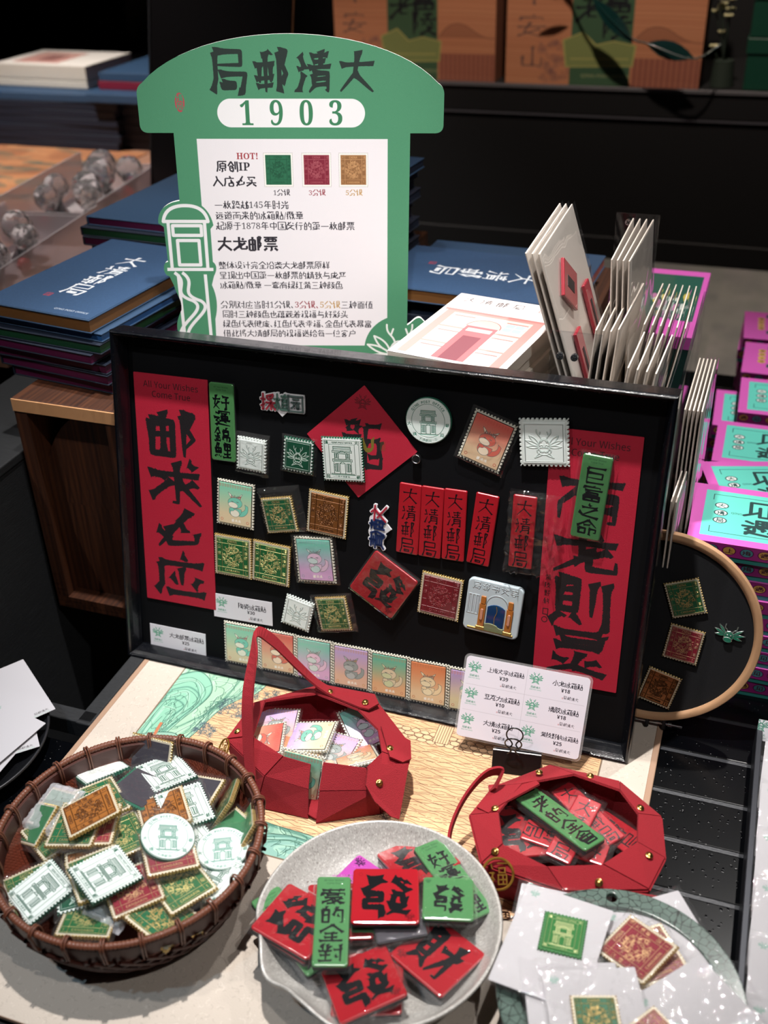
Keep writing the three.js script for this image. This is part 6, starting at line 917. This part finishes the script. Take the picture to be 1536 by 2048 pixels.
// ---------------------------------------------------------------- acrylic holder and sleeved cards
const acrylic = phys({ color: 0xf6f8fa, transmission: 1, roughness: 0.03, thickness: 0, ior: 1.45 });
{
  const g = thing('acrylic_card_holder', 'clear acrylic stepped card holder with screws behind the board', 'holder');
  const pane = (w, h, d, x, y, z) => part('acrylic_pane', box(w, h, d), acrylic, g, [x, y, z]);
  pane(0.13, 0.003, 0.31, 0.532, 0.2025, -0.275); pane(0.003, 0.12, 0.29, 0.4695, 0.265, -0.28); pane(0.003, 0.16, 0.29, 0.5955, 0.285, -0.28); pane(0.05, 0.215, 0.003, 0.494, 0.3115, -0.132); pane(0.05, 0.25, 0.003, 0.51, 0.329, -0.415);
  for (const [x, y, z] of [[0.48, 0.395, -0.128], [0.494, 0.395, -0.128], [0.50, 0.445, -0.411]]) { const s = part('screw', new THREE.CylinderGeometry(0.0036, 0.0036, 0.004, 18).rotateX(Math.PI / 2), steel, g, [x, y, z]); part('slot', box(0.005, 0.0008, 0.0006), std({ color: 0x222222 }), s, [0, 0, 0.0022], [0, 0, 0.6]); part('slot', box(0.0008, 0.005, 0.0006), std({ color: 0x222222 }), s, [0, 0, 0.0022], [0, 0, 0.6]); }
}
const greyCard = std({ color: 0xb9b2aa, roughness: 0.55 }), cardEdge = std({ color: 0xd8ccc0, roughness: 0.7 }), darkBack = std({ color: 0x201a1c, roughness: 0.5 }), redMag = phys({ color: 0x8c1628, roughness: 0.25, clearcoat: 1 });
function standCard(label, group, near, far, h, lean, backDark, face) {
  const o = thing('sleeved_card', label, 'card', group), a = new THREE.Vector3(...near), b = new THREE.Vector3(...far), zd = a.clone().sub(b), L = zd.length(); zd.normalize(); let up = new THREE.Vector3(lean, 1, 0).normalize(); const x = up.clone().cross(zd).normalize(); up = zd.clone().cross(x);
  o.quaternion.setFromRotationMatrix(new THREE.Matrix4().makeBasis(x, up, zd)); o.position.copy(a).add(b).multiplyScalar(0.5).addScaledVector(up, -h);
  part('card_sheet', cached(['st', L.toFixed(3), h].join(), () => rbox(0.0016, h, L, 0.0005)), backDark ? [cardEdge, cardEdge, cardEdge, cardEdge, cardEdge, cardEdge][0] : cardEdge, o, [0, h / 2, 0]); part('card_front', new THREE.PlaneGeometry(L - 0.002, h - 0.002).rotateY(Math.PI / 2), greyCard, o, [0.001, h / 2, 0]); if (backDark) part('magnet_sheet', box(0.001, h * 0.8, L * 0.8), darkBack, o, [0.0018, h * 0.42, 0]);
  const f = part('clear_sleeve', cached(['stf', L.toFixed(3), h].join(), () => { const g = new THREE.PlaneGeometry(L + 0.004, h + 0.004, 10, 14).rotateY(Math.PI / 2), p = g.attributes.position; for (let i = 0; i < p.count; i++) p.setX(i, 0.0012 + 0.0009 * noise.noise(p.getY(i) * 60, p.getZ(i) * 60, L * 90)); g.computeVertexNormals(); return g; }), film, o, [0.0022, h / 2, 0]); f.castShadow = false;
  if (face) face(o, L, h); return o;
}
const nthOf = ['first', 'second', 'third', 'fourth', 'fifth', 'sixth', 'seventh'];
const G = (n, name, f) => { for (let i = 0; i < n; i++) f(i, 'white card, ' + nthOf[i] + ' in the ' + name, name); };
G(3, 'tall leaning group by the calendars', (i, l, gr) => standCard(l + (i === 2 ? ', showing red magnets' : ''), gr, [0.4345 + i * 0.0065, 0.484, -0.16], [0.4375 + i * 0.0065, 0.491, -0.31], 0.2, -0.31, false, i === 2 ? (o, L, h) => { for (const [y, z, hh, w, r] of [[0.145, 0.02, 0.042, 0.042, 0.78], [0.06, 0.035, 0.08, 0.022, 0], [0.085, -0.035, 0.08, 0.022, 0]]) { const m = part('red_magnet', rbox(0.004, hh, w, 0.001), redMag, o, [0.0045, y, z], [r, 0, 0]); part('brush_mark', box(0.0004, hh * 0.5, w * 0.3), darkBack, m, [0.0021, 0, 0]); } } : null));
G(4, 'rear upright group in the holder', (i, l, gr) => standCard(l, gr, [0.505 + i * 0.006, 0.452, -0.255], [0.506 + i * 0.0075, 0.452, -0.405], 0.17, -0.06));
G(4, 'middle group in the holder', (i, l, gr) => standCard(l, gr, [0.504 + i * 0.0075, 0.4 + (i === 3 ? 0.003 : 0), -0.19], [0.5055 + i * 0.009, 0.4 + (i === 3 ? 0.003 : 0), -0.33], 0.175, 0.07, i < 2));
G(6, 'fan of cards at the outer side of the holder', (i, l, gr) => standCard(l, gr, [0.545 + i * 0.0085, 0.385, -0.255], [0.549 + i * 0.0075, 0.385, -0.385], 0.16, 0.16));
G(4, 'low front group just behind the frame', (i, l, gr) => standCard(l, gr, [0.545 + i * 0.009, 0.385 - i * 0.001, -0.14], [0.548 + i * 0.0095, 0.385, -0.235], 0.16, 0.1));
G(5, 'group standing outside the board frame', (i, l, gr) => standCard(l, gr, [0.6015 + i * 0.0042, 0.328, -0.18], [0.604 + i * 0.0042, 0.328, -0.315], 0.3275, 0.0));
G(2, 'lower pair standing outside the board frame', (i, l, gr) => standCard(l, gr, [0.6035 + i * 0.0046, 0.262, -0.106], [0.607 + i * 0.0046, 0.262, -0.172], 0.2615, 0.0));
// ---------------------------------------------------------------- pink boxes
const PINK = '#e062c0', MINTP = '#68d8c6';
const pinkTop = ctex(400, 300, (c, w, h) => {
  c.fillStyle = PINK; c.fillRect(0, 0, w, h); c.fillStyle = MINTP; c.fillRect(w * 0.075, h * 0.1, w * 0.85, h * 0.8); c.strokeStyle = '#1c4a48'; c.lineWidth = 2; c.beginPath(); c.moveTo(w * 0.13, h * 0.27); c.lineTo(w * 0.13, h * 0.17); c.lineTo(w * 0.87, h * 0.17); c.moveTo(w * 0.13, h * 0.73); c.lineTo(w * 0.13, h * 0.83); c.lineTo(w * 0.87, h * 0.83); c.stroke();
  [['见', 0.33, 0.22], ['海', 0.62, 0.22], ['遇', 0.33, 0.53], ['上', 0.62, 0.53]].forEach(([ch, x, y]) => line(c, ch, w * x, h * y, 82, { color: '#173c3c', weight: 0.12 }));
  for (let i = 0; i < 3; i++) { c.fillStyle = '#f0f4f0'; c.strokeStyle = '#173c3c'; c.lineWidth = 3; c.beginPath(); c.ellipse(w * 0.19, h * (0.36 + i * 0.13), 17, 14, 0, 0, 7); c.fill(); c.stroke(); line(c, '大清局'[i], w * 0.19 - 10, h * (0.36 + i * 0.13) - 10, 20, { color: '#173c3c', weight: 0.12 }); } line(c, 'QING', w * 0.255, h * 0.45, 12, { color: '#173c3c', font: 'sans-serif' });
});
const pinkSide = ctex(512, 80, (c, w, h) => { c.fillStyle = '#a52a86'; c.fillRect(0, 0, w, h); for (let i = 0; i < 9; i++) { c.fillStyle = i % 2 ? '#4f8f9a' : '#d0a050'; c.strokeStyle = '#5a1048'; c.lineWidth = 3; c.beginPath(); c.ellipse(28 + i * 57, h / 2, 21, 25, 0, 0, 7); c.fill(); c.stroke(); line(c, '遇见上海'[i % 4], 28 + i * 57 - 14, h / 2 - 14, 28, { color: '#4a2030', weight: 0.12 }); } });
const pinkWindow = ctex(400, 300, (c, w, h) => { c.fillStyle = PINK; c.fillRect(0, 0, w, h); c.fillStyle = '#1f5a4c'; c.fillRect(w * 0.22, h * 0.08, w * 0.72, h * 0.7); const R = mulberry(19); for (let i = 0; i < 46; i++) { c.fillStyle = ['#cfd6cf', '#8f9a94', '#d8c25c', '#c07ca8', '#55635e'][i % 5]; c.beginPath(); c.ellipse(w * (0.28 + R() * 0.6), h * (0.42 + R() * 0.32), 8 + R() * 16, 6 + R() * 9, R() * 3, 0, 7); c.fill(); } c.fillStyle = PINK; c.beginPath(); c.roundRect(w * 0.1, h * 0.2, w * 0.2, h * 0.48, 12); c.fill(); for (let i = 0; i < 4; i++) { c.fillStyle = '#e2c050'; c.beginPath(); c.arc(w * 0.17, h * (0.26 + i * 0.115), 15, 0, 7); c.fill(); line(c, '遇见上海'[i], w * 0.17 - 9, h * (0.26 + i * 0.115) - 9, 18, { color: '#6a3a20', weight: 0.13 }); } });
const pTop = phys({ map: pinkTop, roughness: 0.45, clearcoat: 0.15 }), pSide = phys({ map: pinkSide, roughness: 0.45, clearcoat: 0.15 }), pPlain = std({ color: 0xe062c0, roughness: 0.5 }), pWin = phys({ map: pinkWindow, roughness: 0.4, clearcoat: 0.3 }), tealRim = std({ color: 0x3fa8a0, roughness: 0.5 });
function pinkBox(label, group, x, y, z, rot, top = pTop, w = 0.16, h = 0.0218, d = 0.12) { const o = thing('gift_carton', label, 'box', group); part('carton_base', cached(['cb', w, h, d].join(), () => box(w - 0.002, h * 0.3, d - 0.002)), tealRim, o, [0, h * 0.15, 0]); part('carton_lid', cached(['cl', w, h, d].join(), () => rboxUV(w, h * 0.72, d)), [pSide, pSide, top, pPlain, pSide, pSide], o, [0, h * 0.28 + h * 0.36, 0]); o.position.set(x, y, z); o.rotation.y = rot; return o; }
const rboxUV = (w, h, d) => new THREE.BoxGeometry(w, h, d);
function pinkStack(name, x, z, n, rots, top, x2) { const R = mulberry(Math.round(x * 1000 + z * 777)); let y = -0.0042; for (let i = 0; i < n; i++) { const last = i === n - 1; pinkBox((last ? 'pink and mint carton, topmost of the ' : 'pink carton, ' + (i ? nthFrom(i) + ' of the ' : 'lowest of the ') + '') + name, 'pink cartons', x + (last && x2 ? x2 : 0) + (R() - 0.5) * 0.006, y, z + (R() - 0.5) * 0.006, last ? rots : rots * 0.3 + (R() - 0.5) * 0.05, last ? top ?? pTop : pTop); y += 0.0221; } }
const nthFrom = (i) => (ORD[i] ?? 'upper') + ' from the bottom';
pinkStack('front pink stack beside the hoop', 0.702, -0.212, 9, 0.0);
pinkStack('crooked pink stack behind the front one', 0.71, -0.366, 7, 0.28);
pinkStack('third pink stack from the front', 0.711, -0.512, 6, 0.0);
pinkStack('fourth pink stack from the front', 0.700, -0.662, 6, 0.02, null, 0.03);
pinkStack('pictured pink stack, second from the back', 0.727, -0.802, 6, 0.0, pWin);
pinkStack('rearmost pictured pink stack', 0.722, -0.938, 6, 0.04, pWin);
{ const o = thing('display_carton', 'tall green display carton with a pink pictured lid behind the sleeved cards', 'box'); part('carton_body', box(0.112, 0.285, 0.24), std({ color: 0x123f38, roughness: 0.5 }), o, [0, 0.1425, 0]); part('pictured_lid', new THREE.BoxGeometry(0.116, 0.016, 0.244), [pPlain, pPlain, pWin, pPlain, pPlain, pPlain], o, [0, 0.293, 0]); o.position.set(0.53, -0.0042, -0.566); }
// ---------------------------------------------------------------- side table with crystals
const lightWood = std({ color: 0xb98a72, roughness: 0.5, map: rep(noiseSheet(256, 4, 6, 0.62, 1.0, 91, 1, 12), 2, 1), bumpMap: rep(NW, 2, 4), bumpScale: 0.0003 });
{
  const g = thing('side_table', 'side table with a pale pinkish wood top beyond the crate', 'table'); part('table_top', metreUV(rbox(1.2, 0.022, 1.29, 0.002), 1), lightWood, g, [-0.9, 0.239, -0.905]); part('cabinet', metreUV(box(1.14, 0.97, 1.22), 2), std({ color: 0x0c0d10, roughness: 0.45 }), g, [-0.9, -0.26, -0.905]);
  const m = thing('painted_runner', 'orange and teal painted runner on the side table', 'mat'); part('cloth', planarUV(slab(rectShape(0.5, 0.62), 0.002), 0.5, 0.62).rotateX(-Math.PI / 2), std({ roughness: 0.8, map: ctex(512, 640, (c, w, h) => { c.fillStyle = '#a8704c'; c.fillRect(0, 0, w, h); const R = mulberry(44); for (let i = 0; i < 260; i++) { c.fillStyle = ['rgba(190,128,86,.35)', 'rgba(62,86,80,.4)', 'rgba(140,84,54,.35)', 'rgba(206,150,104,.3)'][i % 4]; c.beginPath(); c.ellipse(R() * w, R() * h, 14 + R() * 60, 8 + R() * 22, -0.5 + R(), 0, 7); c.fill(); } }) }), m); m.position.set(-0.93, 0.2502, -1.0);
}
function tray(label, x, z, w, d, rot) { const g = thing('acrylic_tray', label, 'tray', 'acrylic trays'), haze = phys({ color: 0xe4dfe2, transmission: 0.66, roughness: 0.18, thickness: 0 }); part('tray_base', box(w, 0.003, d), haze, g, [0, 0.0015, 0]); for (const s of [-1, 1]) { part('side_wall', box(0.003, 0.075, d), haze, g, [s * w / 2, 0.0375, 0]); part('end_wall', box(w, 0.055, 0.003), haze, g, [0, 0.0275, s * d / 2]); } g.position.set(x, 0.2505, z); g.rotation.y = rot; }
tray('hazy acrylic tray of crystals nearer the viewer', -0.475, -0.51, 0.17, 0.34, 0.12); tray('hazy acrylic tray of crystals farther back', -0.535, -0.855, 0.19, 0.33, 0.12);
const crystalMat = phys({ color: 0xffffff, transmission: 0.95, roughness: 0.02, thickness: 0.02, ior: 1.6, flatShading: true }), crystalFoot = std({ color: 0xb8b8bc, metalness: 1, roughness: 0.2 }), redBit = phys({ color: 0xc03038, roughness: 0.3, clearcoat: 1 });
[[-0.575, -0.965, 0.03, 1], [-0.545, -0.905, 0.032, 1], [-0.515, -0.965, 0.026, 2], [-0.525, -0.835, 0.028, 1], [-0.49, -0.785, 0.028, 1], [-0.59, -0.83, 0.024, 1], [-0.565, -0.765, 0.024, 2], [-0.51, -0.6, 0.026, 1], [-0.47, -0.565, 0.022, 2], [-0.505, -0.51, 0.024, 1], [-0.455, -0.47, 0.022, 1]].forEach(([x, z, r, k], i) => {
  const g = thing('crystal_ball', 'faceted clear crystal ball on a metal foot, ' + ['farthest back', 'second row, larger', 'farther tray, outer wall, with a red piece', 'middle of the farther tray', 'nearest end of the farther tray', 'runner side of the farther tray', 'front of farther tray, with a red piece', 'back of the nearer tray', 'nearer tray with a red piece', 'runner side of the nearer tray', 'foremost in the nearer tray'][i], 'crystal', 'crystals in the acrylic trays');
  const b = new THREE.IcosahedronGeometry(r, 1); part('crystal', b, crystalMat, g, [0, 0.03 + r, 0]).geometry.computeVertexNormals(); part('foot', new THREE.LatheGeometry([[0, 0.032], [r * 0.35, 0.03], [r * 0.3, 0.02], [r * 0.75, 0.004], [r * 0.8, 0], [0, 0]].map((p) => new THREE.Vector2(...p)), 24), crystalFoot, g); if (k === 2) part('red_gem', new THREE.OctahedronGeometry(r * 0.6, 1), redBit, g, [r * 0.3, r * 0.6, r * 1.1]); g.position.set(x, 0.2542, z);
});
// far books on the side table
{ let y = 0.2525; for (let i = 0; i < 7; i++) { flatBook('large dark blue book, ' + (i === 6 ? 'topmost' : i ? ORD[i] + ' from the bottom' : 'lowest') + ' of the far pile under the white books', -0.93 + 0.006 * (i % 2), y, -1.42, Math.PI / 2 + 0.01 * (i % 3), 0.0165, i === 6 ? coverBlue : coverNavy, coverNavy, null, 0, 'far blue books', 0.24, 0.36); y += 0.017; }
  let yy = y; for (let i = 0; i < 2; i++) { const o = thing('white_book', i ? 'white book with a pink building cover, topmost on the far pile' : 'white book under the pink-covered one on the far pile', 'book', 'far white books'); const h = i ? 0.03 : 0.016; part('pages', metreUV(rbox(0.25, h, 0.19, 0.002), 20), paperEdge, o, [0, h / 2, 0]); if (i) part('cover_print', planarUV(slab(rectShape(0.25, 0.19, 0.001), 0.0008), 0.25, 0.19).rotateX(-Math.PI / 2), std({ roughness: 0.5, map: ctex(256, 200, (c, w, h2) => { c.fillStyle = '#efe8e0'; c.fillRect(0, 0, w, h2); c.fillStyle = '#cf9a90'; c.fillRect(w * 0.12, h2 * 0.15, w * 0.5, h2 * 0.7); c.fillStyle = '#9a6a64'; c.fillRect(w * 0.3, h2 * 0.3, w * 0.2, h2 * 0.4); c.fillStyle = '#e6c0b0'; for (let k = 0; k < 6; k++) c.fillRect(w * (0.15 + 0.08 * k), h2 * 0.22, w * 0.05, h2 * 0.12); }) }), o, [0, h, 0]); o.position.set(-0.965, yy + 0.0003, -1.455); o.rotation.y = -0.03; yy += h + 0.0012; }
  let y2 = 0.2525; for (let i = 0; i < 9; i++) { flatBook((i === 7 ? 'crimson book second from the top' : i === 8 ? 'blue book topmost' : 'dark blue book, ' + (i ? ORD[i] + ' from the bottom' : 'lowest')) + ' of the far pile beside the black panel', -0.71 + 0.004 * (i % 3), y2, -1.44 + (i === 6 ? 0.05 : 0), Math.PI / 2, 0.0175, i === 7 ? std({ color: 0x7a1230, roughness: 0.6 }) : i > 5 ? coverBlue : coverNavy, i === 7 ? std({ color: 0x7a1230, roughness: 0.6 }) : coverNavy, null, 0, 'far books beside the panel', 0.22, 0.18); y2 += 0.018; } }
{ const o = thing('black_display_board', 'black leaning display board behind the sign', 'board'); part('panel', rbox(0.26, 0.62, 0.012, 0.002), phys({ color: 0x0c0a0c, roughness: 0.3, clearcoat: 0.5 }), o, [0, 0.31, 0]); part('edge_strip', rbox(0.004, 0.62, 0.014, 0.001), std({ color: 0x1d1d20, roughness: 0.4 }), o, [-0.132, 0.31, 0]); o.position.set(-0.315, 0.27, -0.94); o.rotation.set(-0.16, 0.12, -0.05); }
{ const o = thing('dark_plinth', 'low black plinth in the shade beside the wooden crate', 'plinth'); part('plinth_body', metreUV(rbox(0.14, 1.0, 0.46, 0.004), 4), rawBlack, o, [0, 0.5, 0]); o.position.set(-0.22, -0.75, -0.02); part('plinth_top', metreUV(rbox(0.144, 0.012, 0.464, 0.002), 4), rawBlack, o, [0, 1.006, 0]); o.scale.y = 0.96; o.position.z = -0.135; }
// ---------------------------------------------------------------- shelf with gift boxes
{
  const g = thing('black_shelf', 'long black shelf unit at the back carrying gift boxes', 'shelf'), blk = std({ color: 0x07080b, roughness: 0.6 });
  part('shelf_board', rbox(2.9, 0.058, 0.42, 0.002), blk, g, [0.35, 0.346, -1.78]); part('front_lip', rbox(2.9, 0.008, 0.006, 0.001), std({ color: 0x5a5a5e, roughness: 0.4 }), g, [0.35, 0.372, -1.569]); part('lower_board', rbox(2.9, 0.05, 0.42, 0.002), blk, g, [0.35, 0.03, -1.78]); part('apron', rbox(2.9, 0.262, 0.012, 0.001), blk, g, [0.35, 0.186, -1.582]); part('apron_trim', rbox(2.9, 0.006, 0.004, 0.001), std({ color: 0x4a4a50, roughness: 0.35 }), g, [0.35, 0.314, -1.573]); part('back_panel', box(2.9, 1.3, 0.02), blk, g, [0.35, 0.66, -1.98]);
  for (const x of [-1.05, 1.75]) part('post', box(0.05, 1.0, 0.05), blk, g, [x, -0.25, -1.9]);
}
const giftFace = ctex(512, 720, (c, w, h) => {
  c.fillStyle = '#b87a58'; c.fillRect(0, 0, w, h); const R = mulberry(15); for (let i = 0; i < 260; i++) { c.strokeStyle = R() > 0.5 ? 'rgba(150,92,62,.25)' : 'rgba(214,160,122,.2)'; c.lineWidth = 1 + R() * 2; const y = R() * h; c.beginPath(); c.moveTo(0, y); c.bezierCurveTo(w * 0.3, y + 10, w * 0.6, y - 10, w, y + 4); c.stroke(); }
  [...'午安山'].forEach((ch, i) => brush(c, ch, w * 0.05, h * (0.5 + i * 0.155), 84, 84, 0.1, 'rgba(84,66,66,.75)', i, 0.05));
  c.strokeStyle = 'rgba(110,70,56,.7)'; c.lineWidth = 3; c.beginPath(); c.moveTo(w * 0.66, h * 0.78); c.quadraticCurveTo(w * 0.74, h * 0.66, w * 0.86, h * 0.74); c.quadraticCurveTo(w * 0.94, h * 0.79, w, h * 0.78); c.stroke(); c.fillStyle = 'rgba(130,80,60,.45)'; c.fill(); c.fillStyle = 'rgba(128,70,62,.5)'; c.fillRect(w * 0.66, h * 0.86, w * 0.34, h * 0.14); for (let i = 0; i < 12; i++) { c.fillStyle = 'rgba(90,44,42,.4)'; c.fillRect(w * (0.67 + i * 0.028), h * 0.86, 5, h * 0.14); }
  for (let i = 0; i < 60; i++) { c.fillStyle = 'rgba(120,84,78,.3)'; c.beginPath(); c.arc(w * (0.18 + R() * 0.16), h * (0.78 + R() * 0.2), 4 + R() * 8, 0, 7); c.fill(); }
  c.fillStyle = '#3c5a40'; c.fillRect(w * 0.34, 0, w * 0.31, h); brush(c, '考', w * 0.35, h * 0.56, 80, 100, 0.15, '#10141a', 2); brush(c, '富', w * 0.49, h * 0.52, 80, 90, 0.15, '#10141a', 3); brush(c, '陵', w * 0.49, h * 0.65, 80, 90, 0.15, '#10141a', 4);
  c.fillStyle = '#7c8650'; c.beginPath(); c.moveTo(w * 0.3, h * 0.78); c.lineTo(w * 0.4, h * 0.74); c.lineTo(w * 0.47, h * 0.8); c.lineTo(w * 0.56, h * 0.78); c.lineTo(w * 0.67, h * 0.8); c.lineTo(w * 0.66, h * 0.9); c.lineTo(w * 0.32, h * 0.91); c.closePath(); c.fill(); c.strokeStyle = '#a9a460'; c.lineWidth = 4; c.stroke(); c.beginPath(); c.moveTo(w * 0.34, h * 0.87); c.lineTo(w * 0.64, h * 0.865); c.stroke(); line(c, 'QING POST OFFICE', w * 0.4, h * 0.94, 15, { color: '#a9a878', font: 'sans-serif' });
});
[[-0.325, 0.045, 'wood-look gift box with a green band, behind the sign'], [0.069, 0.477, 'wood-look gift box with a green band, beside the white flowers']].forEach(([x0, x1, l]) => { const w = x1 - x0, h = 0.4, o = thing('gift_box', l, 'box', 'wood-look gift boxes'); part('box_body', new THREE.BoxGeometry(w, h, 0.11), [0, 1, 2, 3, 4, 5].map((k) => k === 4 ? std({ map: giftFace, roughness: 0.55 }) : std({ color: 0x7a4a34, roughness: 0.6 })), o, [0, h / 2, 0]); part('band', rbox(w * 0.31, h - 0.002, 0.003, 0.001), std({ color: 0x35523a, roughness: 0.6 }), o, [-w * 0.005, h / 2, -0.057]); o.position.set((x0 + x1) / 2, 0.3752, -1.635); });
for (let i = 0; i < 5; i++) { const o = thing('green_box', ['lowest', 'second', 'third', 'fourth', 'fifth'][i] + (i ? ' from the bottom' : '') + ' of the stacked dark green boxes on the shelf end', 'box', 'dark green boxes'); part('lid', rbox(0.4, 0.03, 0.22, 0.002), std({ color: 0x0f4030, roughness: 0.4 }), o, [0, 0.084, 0]); part('box_body', rbox(0.394, 0.07, 0.214, 0.002), std({ color: 0x0f4030, roughness: 0.4 }), o, [0, 0.035, 0]); o.position.set(0.762, 0.3754 + i * 0.1, -1.69); }
{ const o = thing('flower_sprig', 'small cream flower sprig between the gift box and the green boxes', 'flowers'), st = std({ color: 0x1c2a20, roughness: 0.8 }), cream = std({ color: 0xb9b58c, roughness: 0.7 }); o.position.set(0.52, 0.376, -1.62); const R = mulberry(23); part('holder', new THREE.CylinderGeometry(0.02, 0.024, 0.05, 16), st, o, [0, 0.025, 0]);
  for (let i = 0; i < 9; i++) { const x = (R() - 0.5) * 0.06, y = 0.07 + R() * 0.1, z = (R() - 0.5) * 0.03; part('stem', new THREE.TubeGeometry(new THREE.CatmullRomCurve3([new THREE.Vector3(0, 0.04, 0), new THREE.Vector3(x * 0.4, y * 0.6, z), new THREE.Vector3(x, y, z)]), 8, 0.0012, 5), st, o); part('blossom', mergeGeometries([0, 1, 2, 3, 4].map((k) => new THREE.SphereGeometry(0.006, 8, 6).scale(1, 0.5, 0.7).rotateZ(0.4).translate(0.005, 0, 0).rotateY(k * 1.256))), cream, o, [x, y, z]); } }
{ const o = thing('ribbon_leaf', 'dark green twisted ribbon leaf hanging before the gift box', 'leaf'), lm = phys({ color: 0x0d3432, roughness: 0.3, clearcoat: 0.5 }); const blade = (L, b) => { const s = new THREE.Shape(); s.moveTo(0, 0); s.quadraticCurveTo(L * 0.5, b, L, 0); s.quadraticCurveTo(L * 0.5, -b, 0, 0); return slab(s, 0.0015); };
  o.position.set(0.27, 0.56, -1.53); part('blade', blade(0.12, 0.03), lm, o, [-0.015, -0.01, 0], [0, 0, -0.75]); part('blade', blade(0.1, 0.035), lm, o, [0.1, -0.09, 0.01], [0, 0, -0.25]); part('stalk', new THREE.TubeGeometry(new THREE.CatmullRomCurve3([[-0.07, 0.08, 0], [-0.015, -0.01, 0], [0.075, -0.085, 0.005], [0.1, -0.09, 0.01], [0.2, -0.115, 0.02], [0.245, -0.09, 0.0]].map((p) => new THREE.Vector3(...p))), 30, 0.002, 6), lm, o); for (const [x, y, a] of [[-0.05, 0.06, 2.2], [-0.06, 0.03, 3.4], [-0.03, 0.075, 0.9], [-0.075, 0.08, 2.8]]) part('blade', blade(0.06, 0.014), lm, o, [x, y, 0.004], [0, 0, a]); }
renderer.render(scene, camera);
